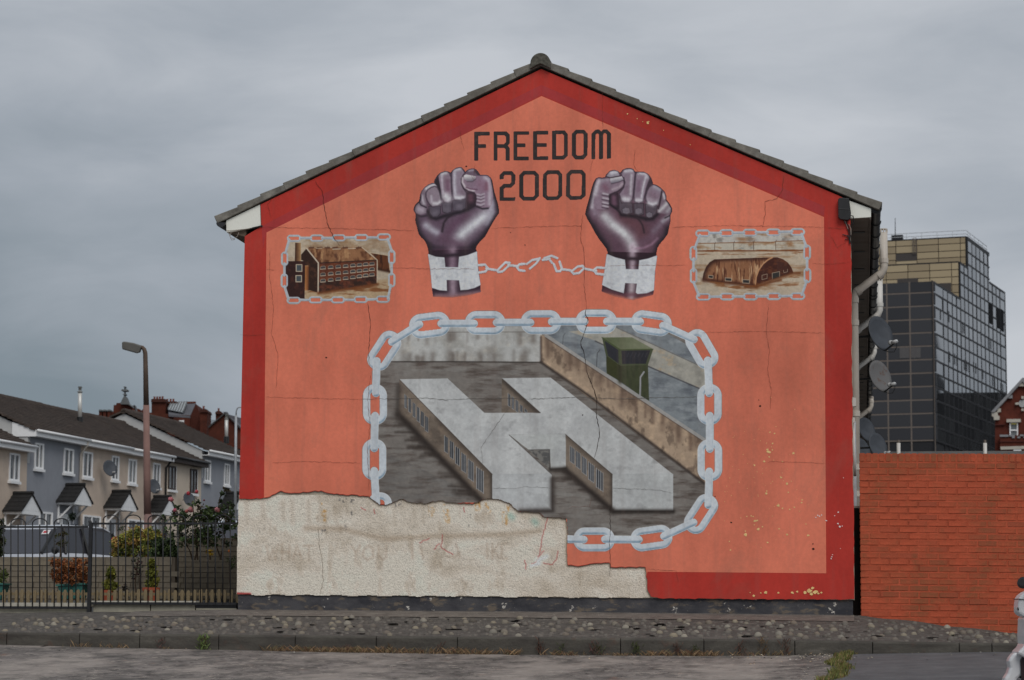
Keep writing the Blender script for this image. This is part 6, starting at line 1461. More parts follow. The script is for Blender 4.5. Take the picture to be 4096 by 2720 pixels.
# ---- cars
M_GLASS = NM('car_glass', 0.06, 0.6); M_GLASS.color((0.045, 0.045, 0.055)); M_GLASS = M_GLASS.mat
M_TYRE = simple('tyre', (0.018, 0.018, 0.018), 0.85, 0.2)
def car(name, label, loc, heading, col, L=4.3, W=1.72, H=1.62, sticker=False):
    paint = NM('car_paint', 0.28, 0.5); paint.color(col); paint.b.inputs['Coat Weight'].default_value = 0.5; paint = paint.mat
    r0 = empty(name, loc, label, 'car'); fx = Vector((math.cos(heading), math.sin(heading), 0)); sx = Vector((-fx.y, fx.x, 0)); o = Vector(loc)
    W_ = lambda x, y, z: o + fx * x + sx * y + Vector((0, 0, z))
    # body below the waist: lofted sections along x
    sec = [(-L/2, 0.45, 0.80, 0.78), (-L/2+0.15, 0.30, 0.95, 0.84), (-L/2+0.7, 0.24, 0.98, 0.86), (-0.3, 0.22, 0.98, 0.87), (0.8, 0.22, 0.97, 0.87), (1.35, 0.24, 0.93, 0.86), (L/2-0.25, 0.28, 0.80, 0.80), (L/2, 0.38, 0.66, 0.66)]
    b = MB(); n = 10
    for x, z0, z1, w in sec:
        w *= W / 1.72
        for yy, z in ((-w * 0.9, z0), (-w, z0 + 0.18), (-w, (z0 + z1) / 2), (-w * 0.98, z1 - 0.08), (-w * 0.92, z1), (w * 0.92, z1), (w * 0.98, z1 - 0.08), (w, (z0 + z1) / 2), (w, z0 + 0.18), (w * 0.9, z0)): b.v.append(tuple(W_(x, yy, z)))
    for i in range(len(sec) - 1):
        for j in range(n): b.f.append((i * n + j, i * n + (j + 1) % n, (i + 1) * n + (j + 1) % n, (i + 1) * n + j)); b.m.append(0)
    b.f += [tuple(range(n)), tuple(range(len(b.v) - 1, len(b.v) - n - 1, -1))]; b.m += [0, 0]
    b.build('body', paint, r0, smooth=False, bevel=0.03)
    # cabin
    k = H - 0.02; cab = [(-L/2+0.18, 0.97, 0.80), (-L/2+0.42, k - 0.10, 0.66), (-L/2+0.75, k, 0.64), (0.15, k, 0.64), (0.55, k - 0.08, 0.66), (1.25, 0.95, 0.80)]
    gl = MB()
    for x, z, w in cab: gl.v += [tuple(W_(x, -w, z)), tuple(W_(x, w, z))]
    m_ = len(cab)
    gl.f = [(2*i, 2*i+1, 2*i+3, 2*i+2) for i in range(m_ - 1)] + [tuple(2*i for i in range(m_)), tuple(2*i+1 for i in range(m_))]; gl.m = [0] * len(gl.f)
    gl.build('cabin_glass', M_GLASS, r0)
    b = MB(); rt = [(x, z + 0.03, w * 1.0) for x, z, w in cab[1:5]]
    vs = []
    for x, z, w in rt: vs += [W_(x, -w, z), W_(x, w, z), W_(x, w, z - 0.09), W_(x, -w, z - 0.09)]
    b.add(vs, [q for i in range(3) for q in ((4*i, 4*i+1, 4*i+5, 4*i+4), (4*i+1, 4*i+2, 4*i+6, 4*i+5), (4*i+2, 4*i+3, 4*i+7, 4*i+6), (4*i+3, 4*i, 4*i+4, 4*i+7))] + [(0, 3, 2, 1), (12, 13, 14, 15)]); b.build('roof', paint, r0, bevel=0.02)
    for s in (-1, 1):
        b = MB()
        for (x0, z0, w0), (x1, z1, w1) in ((cab[0], cab[1]), (cab[4], cab[5]), ((-0.55, 0.96, 0.835), (-0.5, k - 0.03, 0.655)), ((0.35, 0.96, 0.825), (0.2, k - 0.03, 0.655))): b.tube([W_(x0, s * (w0 + 0.008), z0), W_(x1, s * (w1 + 0.008), z1)], 0.038, 6)
        split_build(b, 'pillar', M_BLACK, r0)
        b = MB(); b.lathe([(0.04, -0.06), (0.085, -0.03), (0.09, 0.03), (0.06, 0.07)], W_(0.98, s * (0.97), 1.02), sx, 12); b.build('door_mirror', M_BLACK, r0, smooth=True)
        b = MB(); b.box(W_(L/2 - 0.10, s * 0.58, 0.66), (0.20, 0.30, 0.14), (fx, sx, Vector((0, 0, 1)))); b.build('headlight', M_PIPEW, r0, bevel=0.03)
        for x in (-L/2 + 0.85, L/2 - 0.85):
            b = MB(); b.lathe([(0.20, -0.10), (0.30, -0.10), (0.315, -0.05), (0.315, 0.05), (0.30, 0.10), (0.20, 0.10)], W_(x, s * (W/2 - 0.12), 0.315), sx, 20); wh = b.build('wheel', M_TYRE, r0, smooth=False)
            b = MB(); b.lathe([(0.19, -0.105), (0.05, -0.115), (0.05, 0.115), (0.19, 0.105)], W_(x, s * (W/2 - 0.12), 0.315), sx, 20); b.build('rim', simple('alloy', (0.3, 0.3, 0.31), 0.4, 0.5, 0.8), wh)
    if sticker:
        c0 = Vector(W_(0.75, 0.0, 0)); 
        def ws(t, y): return W_(0.55 + 0.70 * t + 0.012, y * (0.66 + 0.14 * t), k - 0.08 + (0.95 - k + 0.08) * t + 0.014)
        b = MB(); b.add([ws(0.06, 0.62), ws(0.06, 0.90), ws(0.24, 0.90), ws(0.24, 0.62)], [(0, 1, 2, 3)]); st = b.build('sticker', simple('sticker_white', (0.7, 0.68, 0.68), 0.5), r0)
        b = MB(); b.add([ws(0.10, 0.66) + fx * 0.006, ws(0.10, 0.82) + fx * 0.006, ws(0.19, 0.82) + fx * 0.006, ws(0.19, 0.66) + fx * 0.006], [(0, 1, 2, 3)]); b.build('sticker_mark', simple('sticker_red', (0.5, 0.06, 0.07), 0.5), st)
    return r0
def ground_pt(u, v, Z, H):
    q = pxd(u, v, Z); return Vector((q.x, q.y, q.z - H))
car('parked_car', 'silver blue people carrier parked behind the garden wall', ground_pt(176, 2103, 56, 1.60), math.radians(-106), (0.55, 0.57, 0.62), H=1.60, sticker=True)
car('parked_car', 'pale blue car parked behind the rose bush', ground_pt(1000, 2086, 52, 1.5), math.radians(-80), (0.45, 0.50, 0.58), H=1.5)

# ------------------------------------------------------------------ terrace across the street on the left
FU = 377800.0
def rowZ(u): return FU / (4270 - u)
def hv(u): return 2500 + ROLL * (u - 2048)
RP0 = pxd(100, hv(100), rowZ(100)); rd = ray(4270, hv(4270)); RD = Vector((rd.x, rd.y, 0)).normalized(); RN = Vector((RD.y, -RD.x, 0))   # along the row; out to the street
def rowpt(u, v, n=0.0):
    q = pxplane(u, v, RP0 + RN * n, RN); return (q - RP0).dot(RD), q.z
def RW(s, n, z): return Vector((RP0.x + RD.x * s + RN.x * n, RP0.y + RD.y * s + RN.y * n, z))
def rbox(b, s0, s1, n0, n1, z0, z1, mi=0):
    return b.box(RW((s0 + s1) / 2, (n0 + n1) / 2, (z0 + z1) / 2), (s1 - s0, n1 - n0, z1 - z0), (RD, RN, Vector((0, 0, 1))), mi)
E = EYE.z
M_RTILE = None
mm = NM('brown_roof_tile', 0.85, 0.2); c = mm.ramp(mm.noise(2.2, 7, 0.7), [(0.3, P(46,40,37)), (0.6, P(62,54,49)), (0.8, P(80,72,66))]); mm.color(c); mm.bump(mm.noise(12, 4, 0.6), 0.4, 0.02); M_RTILE = mm.mat
M_BEIGE = simple('beige_dash', P(158,144,131), 0.95, 0.1, var=0.10, scale=1.5, bump=0.6, bscale=25, bd=0.02)
M_BLUE = simple('blue_grey_render', P(116,118,123), 0.9, 0.15, var=0.08, scale=1.2, bump=0.3, bscale=25)
M_CREAM = simple('cream_render', P(164,152,138), 0.9, 0.15, var=0.08, scale=1.2, bump=0.3, bscale=25)
M_GABLE = simple('grey_gable_dash', P(146,146,145), 0.95, 0.1, var=0.08, scale=1.2, bump=0.5, bscale=25)
M_UP = simple('upvc_white', P(200,200,202), 0.45, 0.4, var=0.05)
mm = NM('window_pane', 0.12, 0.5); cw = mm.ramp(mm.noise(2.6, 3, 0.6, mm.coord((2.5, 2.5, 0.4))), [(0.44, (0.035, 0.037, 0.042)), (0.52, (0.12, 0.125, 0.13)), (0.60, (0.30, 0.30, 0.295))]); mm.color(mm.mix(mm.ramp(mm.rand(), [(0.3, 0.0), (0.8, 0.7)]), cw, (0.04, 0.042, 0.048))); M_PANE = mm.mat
M_DARKWOOD = simple('dark_frame', (0.05, 0.035, 0.03), 0.6, 0.3)
M_STEEL = NM('flue_steel', 0.4, 0.5, 0.3); M_STEEL.color((0.60, 0.59, 0.56)); M_STEEL = M_STEEL.mat
DEP = 7.3; RIS = 1.70
def sAt(u): return rowpt(u, hv(u) - 300)[0]
def tiled_slope(b, s0, s1, ez, out, rise, half, n_out, courses=18, front=True):
    for i in range(courses):
        t0, t1 = i / courses, (i + 1) / courses
        na, nb = (n_out - (n_out + half) * t0, n_out - (n_out + half) * t1) if front else (-DEP - n_out + (half + n_out) * t0, -DEP - n_out + (half + n_out) * t1)
        za, zb = ez + (rise) * t0, ez + rise * t1
        b.add([RW(s0, na, za + 0.075), RW(s1, na, za + 0.075), RW(s1, nb, zb + 0.035), RW(s0, nb, zb + 0.035), RW(s0, na, za), RW(s1, na, za), RW(s1, nb, zb - 0.05), RW(s0, nb, zb - 0.05)],
              [(0, 1, 2, 3), (7, 6, 5, 4), (0, 4, 5, 1), (2, 6, 7, 3), (1, 5, 6, 2), (0, 3, 7, 4)])
def rhouse(label, u0, u1, eave, mat, wins, door, porch, s_over0=0.0, s_over1=0.0, gable0=False, gable1=False, white_fascia=True):
    s0, s1 = sAt(u0), sAt(u1); g = eave - 4.95
    r0 = empty('row_house', RW((s0 + s1) / 2, 0, g), label, 'house', 'houses of the terrace across the street')
    b = MB(); rbox(b, s0 + 0.002, s1 - 0.002, -DEP, 0, g - 1.5, eave); b.build('wall', mat, r0)
    gz = eave + RIS
    for flag, s, sg in ((gable0, s0, 1), (gable1, s1, -1)):
        if flag:
            b = MB(); b.prism([RW(s + 0.004 * sg, 0, eave + 0.002), RW(s + 0.004 * sg, -DEP, eave + 0.002), RW(s + 0.004 * sg, -DEP / 2, gz - 0.03)], RD * (0.2 * sg)); b.build('gable', M_GABLE, r0)
            if flag == 2:
                b = MB(); rbox(b, s - 0.02, s + 0.2, -DEP - 0.01, 0.012, eave - 1.2, eave + 0.001); b.build('gable_return', M_GABLE, r0)
    b = MB(); tiled_slope(b, s0 - s_over0, s1 + s_over1, eave - 0.02, 0, RIS + 0.1, DEP / 2, 0.32); tiled_slope(b, s0 - s_over0, s1 + s_over1, eave - 0.02, 0, RIS + 0.1, DEP / 2, 0.32, 6, False); rf = b.build('roof', M_RTILE, r0)
    b = MB(); k = s0 - s_over0
    while k < s1 + s_over1 - 0.05:
        e_ = min(k + 0.44, s1 + s_over1); b.tube([RW(k, -DEP / 2, gz + 0.08), RW(e_, -DEP / 2, gz + 0.08)], [0.12, 0.13], 8); k += 0.45
    b.build('ridge', M_RTILE, rf)
    b = MB(); rbox(b, s0, s1, 0.30, 0.33, eave - 0.22, eave - 0.03); rbox(b, s0, s1, 0.0, 0.30, eave - 0.22, eave - 0.19); b.build('fascia', M_UP if white_fascia else M_DARKWOOD, r0)
    b = MB(); b.tube([RW(s0, 0.385, eave - 0.02), RW(s1, 0.385, eave - 0.02)], 0.052, 8); b.build('gutter', M_UP if white_fascia else M_GUTTER, r0, smooth=True)
    for (ua, va, ub, vb, fm) in wins:
        sa, zt_ = rowpt(ua, va); sb, _ = rowpt(ub, va); _, zb_ = rowpt(ua, vb)
        w = sb - sa; h = zt_ - zb_
        b = MB()
        for q in ((sa, sa + 0.07, zb_, zt_), (sb - 0.07, sb, zb_, zt_), (sa + 0.07, sb - 0.07, zt_ - 0.07, zt_), (sa + 0.07, sb - 0.07, zb_, zb_ + 0.07), (sa + w * 0.48, sa + w * 0.48 + 0.08, zb_ + 0.07, zt_ - 0.07)): rbox(b, q[0], q[1], 0.004, 0.05, q[2], q[3])
        wi = b.build('window', fm, r0)
        b = MB(); rbox(b, sa + 0.06, sb - 0.06, 0.002, 0.018, zb_ + 0.06, zt_ - 0.06); b.build('pane', M_PANE, wi)
        b = MB(); rbox(b, sa - 0.06, sb + 0.06, 0.0, 0.12, zb_ - 0.10, zb_ - 0.002); b.build('sill', M_UP, wi)
        b = MB(); rbox(b, sb - 0.003, sb + 0.035, 0.003, 0.06, zb_, zt_); b.build('reveal', M_UP, wi)
    if door:
        u, w = door; s = rowpt(u, 2080)[0]; b = MB(); rbox(b, s, s + w, 0.003, 0.05, g, g + 2.05); d = b.build('door', M_UP, r0)
        b = MB(); rbox(b, s + 0.18, s + w - 0.18, 0.051, 0.056, g + 1.0, g + 1.85); b.build('door_pane', M_PANE, d); b = MB(); rbox(b, s + 0.1, s + 0.16, 0.05, 0.09, g + 0.95, g + 1.05); b.build('handle', M_STEEL, d)
    if porch:
        u, v = porch; s, z = rowpt(u, v); hw, hp, pr = 0.86, 0.60, 0.70
        b = MB()
        for sg in (-1, 1):
            for i in range(4):
                t0, t1 = i / 4, (i + 1) / 4
                b.add([RW(s + sg * hw * 1.08 * t1, 0.0, z - hp * 1.08 * t1 + 0.03), RW(s + sg * hw * 1.08 * t1, pr + 0.06, z - hp * 1.08 * t1 + 0.03), RW(s + sg * hw * t0, pr + 0.06, z - hp * t0 + 0.005), RW(s + sg * hw * t0, 0.0, z - hp * t0 + 0.005), RW(s + sg * hw * 1.08 * t1, 0.0, z - hp * 1.08 * t1 - 0.03), RW(s + sg * hw * 1.08 * t1, pr + 0.06, z - hp * 1.08 * t1 - 0.03), RW(s + sg * hw * t0, pr + 0.06, z - hp * t0 - 0.04), RW(s + sg * hw * t0, 0.0, z - hp * t0 - 0.04)],
                      [(0, 1, 2, 3), (7, 6, 5, 4), (0, 4, 5, 1), (1, 5, 6, 2), (2, 6, 7, 3)])
        b.tube([RW(s, 0.0, z + 0.03), RW(s, pr + 0.08, z + 0.03)], 0.07, 8)
        po = b.build('porch_canopy', simple('black_porch_tile', (0.022, 0.021, 0.021), 0.7, 0.25, var=0.3, bump=0.4, bscale=14, bd=0.03), r0)
        b = MB(); b.prism([RW(s - hw, pr - 0.02, z - hp), RW(s + hw, pr - 0.02, z - hp), RW(s, pr - 0.02, z - 0.05)], RN * 0.035); b.build('pediment', M_UP, po)
        b = MB(); rbox(b, s - hw * 0.98, s + hw * 0.98, 0.0, pr + 0.012, z - hp - 0.15, z - hp - 0.002); b.build('fascia_board', M_UP, po)
        b = MB()
        for sg in (-1, 1): b.box(RW(s + sg * hw * 0.82, pr * 0.45, z - hp - 0.42), (0.06, 0.06, 0.85), (RD, (RN * 0.7 - Vector((0, 0, 0.7))).normalized(), (RN * 0.7 + Vector((0, 0, 0.7))).normalized())); b.box(RW(s + sg * hw * 0.82, 0.035, z - hp - 0.45), (0.06, 0.06, 0.75), (RD, RN, Vector((0, 0, 1))))
        split_build(b, 'bracket', M_UP, po)
    return r0
U_ = M_UP; DW = M_DARKWOOD
H0 = rhouse('beige row house at the left picture edge with lower roof', -150, 100, E + 6.39, M_BEIGE, [(36,1810,74,1922,U_), (-60,1795,-20,1905,U_)], (20, 0.9), (53, 1976), 0.4, 0.0)
H1 = rhouse('blue grey row house with white fascia and two upper windows', 100, 315, E + 7.0, M_BLUE, [(138,1770,170,1874,U_), (254,1791,290,1891,U_), (155,2045,205,2112,U_)], (240, 0.9), (263, 1942), 0.12, 0.0, gable0=2)
H2 = rhouse('beige row house right of the blue grey one with dark dish', 315, 490, E + 7.0, M_BEIGE, [(330,1804,366,1908,U_), (445,1821,472,1920,U_), (330,2058,398,2116,U_)], (425, 0.9), (449, 1968))
H3 = rhouse('beige row house behind the lamp post', 490, 661, E + 6.98, M_BEIGE, [(512,1834,542,1933,U_), (610,1850,637,1948,U_), (510,2075,572,2122,U_)], (600, 0.9), (614, 1989))
H4 = rhouse('cream row house with dark window frames', 661, 800, E + 7.0, M_CREAM, [(673,1861,701,1958,DW), (760,1874,786,1973,DW)], None, None, 0, 0.1, white_fascia=False)
H5 = rhouse('blue grey row house with higher roof next to the mural house', 800, 1010, E + 7.55, M_BLUE, [(817,1838,839,1925,U_), (896,1853,915,1940,U_), (960,1864,978,1950,U_)], (880, 0.9), (904, 1974), 0.12, 0.3, gable0=2)
b = MB(); s_a = sAt(100); b.prism([RW(s_a - 0.03, 0.34, E + 7.0 - 0.24), RW(s_a - 0.03, -0.6, E + 7.0 - 0.24), RW(s_a - 0.03, -0.6, E + 7.0 + 0.30), RW(s_a - 0.03, 0.34, E + 7.0 + 0.0)], RD * -0.03); b.build('eaves_board', M_UP, H1)
# flues, dishes and drainpipes on the row
def flue(par, u, v0, v1, n):
    p0 = pxplane(u, v1, RP0 + RN * n, RN); p1 = pxplane(u, v0, RP0 + RN * n, RN)
    b = MB(); b.tube([p0 - Vector((0, 0, 0.25)), p1], 0.085, 12); f = b.build('flue', M_STEEL, par, smooth=True)
    b = MB(); b.tube([p0 - Vector((0, 0, 0.3)), p0 + Vector((0, 0, 0.02))], 0.13, 12); b.build('flue_collar', M_BLACK, f)
    b = MB(); b.tube([p1 + Vector((0, 0, 0.02)), p1 + Vector((0, 0, 0.16))], 0.06, 10); b.tube([p1 + Vector((0, 0, 0.12)), p1 + Vector((0, 0, 0.18))], 0.08, 10); b.tube([p1 - Vector((0, 0, 0.06)), p1 - Vector((0, 0, 0.02))], 0.105, 12); b.build('flue_cap', simple('weathered_cap', (0.13, 0.13, 0.12), 0.6), f)
flue(H1, 320, 1564, 1670, -2.3); flue(H5, 906, 1672, 1748, -1.6)
for u, v, r, lab in ((440, 1872, 0.30, 'dark oval satellite dish on the beige row house'), (617, 1945, 0.28, 'dark satellite dish half behind the lamp post'), (757, 1996, 0.28, 'grey satellite dish above the roses')):
    q = pxplane(u, v, RP0 + RN * 0.45, RN)
    dish('satellite_dish', q, r, RN * 0.75 - RD * 0.62 + Vector((0, 0, 0.32)), M_DISHD, lab, wall_x=q.x - 0.35)
def drain(par, u, v0, v1, mat, r=0.045):
    s, zt_ = rowpt(u, v0); _, zb_ = rowpt(u, v1); b = MB(); b.tube([RW(s, 0.36, zt_ + 0.1), RW(s, 0.3, zt_ - 0.05), RW(s, 0.07, zt_ - 0.35), RW(s, 0.07, zb_)], r, 8); b.build('drainpipe', mat, par, smooth=True)
drain(H1, 318, 1778, 2150, M_PIPE); drain(H3, 659, 1838, 2150, M_BLACK)
# topiary ball and lamp by the doors, front garden railings
q = pxplane(288, 2068, RP0 + RN * 0.8, RN); r0 = empty('hanging_topiary', q, 'dark green topiary ball by the porch of the blue grey house', 'plant')
b, cols = leafcloud([(q, (0.15, 0.15, 0.15))], 260, 0.05, [(0.015, 0.025, 0.015), (0.02, 0.035, 0.02)], rs, 1.4); b.build('foliage', M_LEAF, r0, colors=cols)
r0 = empty('front_railing', RW(sAt(330), 3.2, E + 1.9), 'black front garden railings before the beige row house', 'railing')
b = MB(); sA, sB = sAt(345), sAt(490)
def zf(s): return pxplane(400, 2150, RP0 + RN * 3.2, RN).z
zr = zf(0)
k = sA
while k < sB: b.tube([RW(k, 3.2, zr - 0.6), RW(k, 3.2, zr + 0.45)], 0.014, 5); k += 0.16
rbox(b, sA, sB, 3.19, 3.21, zr + 0.28, zr + 0.32); rbox(b, sA, sB, 3.19, 3.21, zr - 0.5, zr - 0.46); b.build('bars', M_IRON, r0, kind='stuff')
b = MB(); 
for k in (sA, (sA + sB) / 2, sB): rbox(b, k - 0.06, k + 0.06, 3.14, 3.26, zr - 0.9, zr + 0.5)
split_build(b, 'post', M_IRON, r0)
b = MB(); rbox(b, sA - 6, sB + 8, 3.05, 3.35, zr - 1.6, zr - 0.62); b.build('front_wall', simple('front_wall_brick', P(92,86,80), 0.95), r0)

# ------------------------------------------------------------------ lamp post and thin pole
Z = 67.0
def at(u, v, Z): return pxd(u, v, Z)
LP = empty('street_lamp', at(590, 2300, Z) - Vector((0, 0, 0.8)), 'tall lamp post, brown above and pinkish below, with grey lamp head', 'street lamp')
p0, p1 = at(592, 2300, Z) - Vector((0, 0, 1.0)), at(592, 2056, Z)
b = MB(); b.tube([p0, p1], 0.105, 14); b.build('base', simple('lamp_base_paint', P(100,80,75), 0.7, 0.2, var=0.15, scale=3), LP, smooth=True)
b = MB(); b.tube([at(590, 2058, Z), at(588, 1900, Z), at(585, 1620, Z)], [0.098, 0.094, 0.082], 14); b.build('shaft', simple('pink_primer', P(108,84,78), 0.75, 0.2, var=0.12, scale=3), LP, smooth=True)
pts = [at(585, 1622, Z), at(582, 1450, Z), at(581, 1412, Z), at(577, 1398, Z), at(569, 1389, Z), at(558, 1387, Z)]
b = MB(); b.tube(pts, [0.078, 0.064, 0.062, 0.058, 0.05, 0.045], 12); b.build('arm', simple('rusty_brown', P(78,66,58), 0.8, 0.2, var=0.2, scale=4), LP, smooth=True)
b = MB(); q = [(487,1369),(495,1366),(530,1372),(560,1382),(564,1388),(556,1410),(548,1412),(488,1395)]
b.prism([at(u, v, Z - 0.14) for u, v in q], (FW - UP * FW.dot(UP)).normalized() * 0.28); hd = b.build('lamp_head', simple('lamp_grey', P(78,76,72), 0.6, 0.3, var=0.12, scale=3), LP, bevel=0.02)
b = MB(); b.prism([at(u, v, Z - 0.12) for u, v in [(489,1390),(549,1408),(547,1413.5),(490,1397.5)]], (FW - UP * FW.dot(UP)).normalized() * 0.24); b.build('lamp_lens', simple('cloudy_lens', P(92,90,86), 0.3, 0.5), hd)
TP = empty('pole', at(942, 2250, 60) - Vector((0, 0, 0.5)), 'thin grey hooked pole beside the left edge of the mural house', 'pole')
b = MB(); b.tube([at(940, 2260, 60), at(942, 1900, 60), at(944, 1660, 60)], [0.034, 0.034, 0.030], 10); b.build('shaft', simple('galvanised', P(128,130,132), 0.5, 0.4, 0.3), TP, smooth=True)
b = MB(); b.tube([at(944, 1662, 60), at(945, 1645, 60), at(949, 1633, 60), at(957, 1629, 60), at(985, 1629, 60)], 0.017, 8); b.build('hook', simple('galvanised_hook', P(128,130,132), 0.5, 0.4, 0.3), TP, smooth=True)

# ------------------------------------------------------------------ red brick buildings with the stone cross, far behind the row
M_RB = None
mm = NM('far_red_brick', 0.9, 0.15); c = mm.ramp(mm.noise(1.5, 6, 0.7), [(0.3, P(52,29,23)), (0.6, P(72,38,29)), (0.8, P(86,48,37))]); mm.color(c); M_RB = mm.mat
M_SLATE = simple('slate', P(74,74,78), 0.7, 0.3, var=0.15, scale=1.5); M_STONE2 = simple('grey_stone', P(86,88,88), 0.9, 0.15, var=0.15, scale=1.0)
HF = Vector((FW.x, FW.y, 0)).normalized()
dd = lambda pts: cv(pts, 4.071, 380, 1500)
def ext(b, pts, Z, depth, mi=0): return b.prism([pxd(u, v, Z) for u, v in dd(pts)], HF * depth, mi)
CH = empty('church_gable', pxd(497, 1760, 176), 'stepped red brick gable topped by a stone cross, far left', 'building')
b = MB(); ext(b, [(285,900),(300,560),(305,487),(345,487),(350,457),(420,452),(530,452),(590,500),(640,600),(650,900)], 176, 6); b.build('wall', M_RB, CH)
b = MB(); ext(b, [(415,455),(440,395),(455,372),(470,345),(490,345),(505,378),(520,420),(535,452),(590,498),(600,520),(540,478),(420,475)], 175.6, 1.2); b.build('coping', M_STONE2, CH)
b = MB(); ext(b, [(470,350),(474,260),(474,200),(486,200),(486,260),(490,350)], 175.8, 0.5); ext(b, [(428,236),(440,232),(522,232),(530,238),(530,256),(522,262),(440,262),(428,256)], 175.7, 0.7); ext(b, [(466,186),(494,186),(492,204),(468,204)], 175.7, 0.7); ext(b, [(452,308),(500,308),(494,326),(460,326)], 175.7, 0.7); b.build('cross', M_STONE2, CH)
b = MB(); ext(b, [(625,490),(645,490),(660,560),(665,620),(620,620)], 177, 0.8); b.build('finial', M_BLACK, CH)
PZ = empty('parapet', pxd(420, 1760, 172), 'small red brick piers with grey caps beside the cross gable', 'parapet')
for x in (85, 155, 225):
    b = MB(); ext(b, [(x-22,900),(x-22,585),(x+22,585),(x+22,900)], 172, 1.2); b.build('pier', M_RB, PZ); b = MB(); ext(b, [(x-26,586),(x-22,562),(x+22,562),(x+26,586)], 171.9, 1.4); b.build('cap', M_STONE2, PZ)
b = MB(); ext(b, [(60,900),(60,640),(300,600),(300,900)], 172.5, 1.0); b.build('wall', M_RB, PZ)
for x in (712, 785):
    b = MB(); ext(b, [(x-22,800),(x-22,575),(x,548),(x+22,575),(x+22,800)], 172, 1.2); b.build('pier', M_RB, PZ)
CV = empty('convent', pxd(690, 1760, 172), 'red brick building with big chimney stacks and glazed slate roof', 'building')
b = MB(); ext(b, [(885,1000),(885,610),(1285,640),(1285,1000)], 171.5, 5); ext(b, [(1280,1000),(1280,650),(1548,655),(1548,1000)], 171, 6); b.build('wall', M_RB, CV)
def stack(pts, cap, pots, Z, par):
    b = MB(); ext(b, pts, Z, 2.2); s = b.build('chimney_stack', M_RB, par); b = MB(); ext(b, cap, Z - 0.15, 2.5); b.build('chimney_cap', simple('sooty_brick', P(58,34,28), 0.95), s)
    for x, y in pots:
        q = pxd(*dd([(x, y + 42)])[0], Z + 1.0); b = MB(); b.lathe([(0.075, 0), (0.06, 0.14), (0.08, 0.16), (0.07, 0.2)], q, (0, 0, 1), 10); b.build('chimney_pot', simple('pot_clay', P(92,50,42), 0.9), s)
stack([(920,900),(920,400),(1148,400),(1148,900)], [(912,440),(915,395),(930,388),(1140,388),(1152,398),(1152,440)], [(968,355),(1013,355),(1057,355),(1100,352)], 173, CV)
stack([(1150,900),(1150,435),(1338,440),(1338,900)], [(1148,465),(1150,430),(1320,428),(1342,445),(1342,470)], [(1178,395),(1230,393),(1276,393)], 174, CV)
stack([(1712,1000),(1708,600),(1830,600),(1815,1000)], [(1704,605),(1712,565),(1740,550),(1800,550),(1828,565),(1836,605)], [(1769,510)], 170, CV)
stack([(1965,900),(1965,630),(2060,630),(2060,900)], [(1955,635),(1962,600),(1985,588),(2040,588),(2062,600),(2068,635)], [(2013,545)], 175, CV)
def slopequad(par, q, Z0, Z1, mat, name, th=0.15):   # bottom pair nearer (Z0), top pair farther (Z1)
    (a, b_, c_, d) = dd(q); A, B_, C_, D_ = pxd(*a, Z1), pxd(*b_, Z1), pxd(*c_, Z0), pxd(*d, Z0); b = MB(); b.prism([A, B_, C_, D_], Vector((0, 0, -th))); return b.build(name, mat, par)
slopequad(CV, [(1180,478),(1640,458),(1552,665),(1200,640)], 171, 175, M_SLATE, 'slate_roof'); 
q = [(1242,485),(1496,478),(1432,640),(1190,592)]; (a, b_, c_, d) = dd(q); 
sk = [pxd(*a, 174.3) + Vector((0,0,0.12)), pxd(*b_, 174.3) + Vector((0,0,0.12)), pxd(*c_, 171.3) + Vector((0,0,0.12)), pxd(*d, 171.9) + Vector((0,0,0.12))]
b = MB(); b.prism(sk, (0, 0, 0.05)); so = b.build('roof_light', simple('patent_glazing', P(128,132,134), 0.35, 0.5, var=0.08), CV)
b = MB()
for i in range(7):
    t = i / 6; A = sk[0].lerp(sk[1], t); B_ = sk[3].lerp(sk[2], t); b.tube([A + Vector((0, 0, 0.07)), B_ + Vector((0, 0, 0.07))], 0.05, 5)
split_build(b, 'glazing_bar', M_STONE2, so)
b = MB(); ext(b, [(1640,470),(1722,660),(1722,1000),(1548,1000),(1552,668)], 171.2, 4.0); b.build('gable', simple('dark_brick', P(62,34,28), 0.9, 0.1), CV)
b = MB(); b.tube([pxd(*dd([(1340,468)])[0], 175), pxd(*dd([(1640,460)])[0], 175)], 0.14, 6); b.build('ridge', M_RB, CV)
b = MB(); ext(b, [(1368,738),(1450,735),(1450,775),(1368,775)], 170.9, 0.1); b.build('window', M_UP, CV)
RG = empty('brick_gable_house', pxd(890, 1760, 160), 'red brick gabled house behind the row next to the mural house', 'building')
b = MB(); ext(b, [(1850,1200),(1850,835),(2108,622),(2372,860),(2372,1200)], 160, 9); b.build('wall', M_RB, RG)
b = MB(); ext(b, [(1838,845),(2108,612),(2118,628),(1852,858)], 159.8, 0.5); ext(b, [(2100,615),(2115,608),(2385,865),(2370,880)], 159.8, 0.5); b.build('barge', simple('dark_barge', P(56,54,54), 0.8), RG)
b = MB(); b.prism([pxd(*dd([k])[0], 160) for k in ((2108,618),(2140,640),(2390,870),(2372,860))], HF * 9); ext(b, [(2080,600),(2150,600),(2170,640),(2380,700),(2600,900),(2400,900)], 168, 0.6); b.build('roof', M_SLATE, RG)
SR = empty('slate_roofed_house', pxd(840, 1760, 190), 'distant pale slate roof between the brick chimneys', 'building')
b = MB(); ext(b, [(1820,900),(1825,720),(1965,735),(1965,900)], 190, 5); b.build('roof', simple('pale_slate', P(120,126,132), 0.6, 0.3), SR)

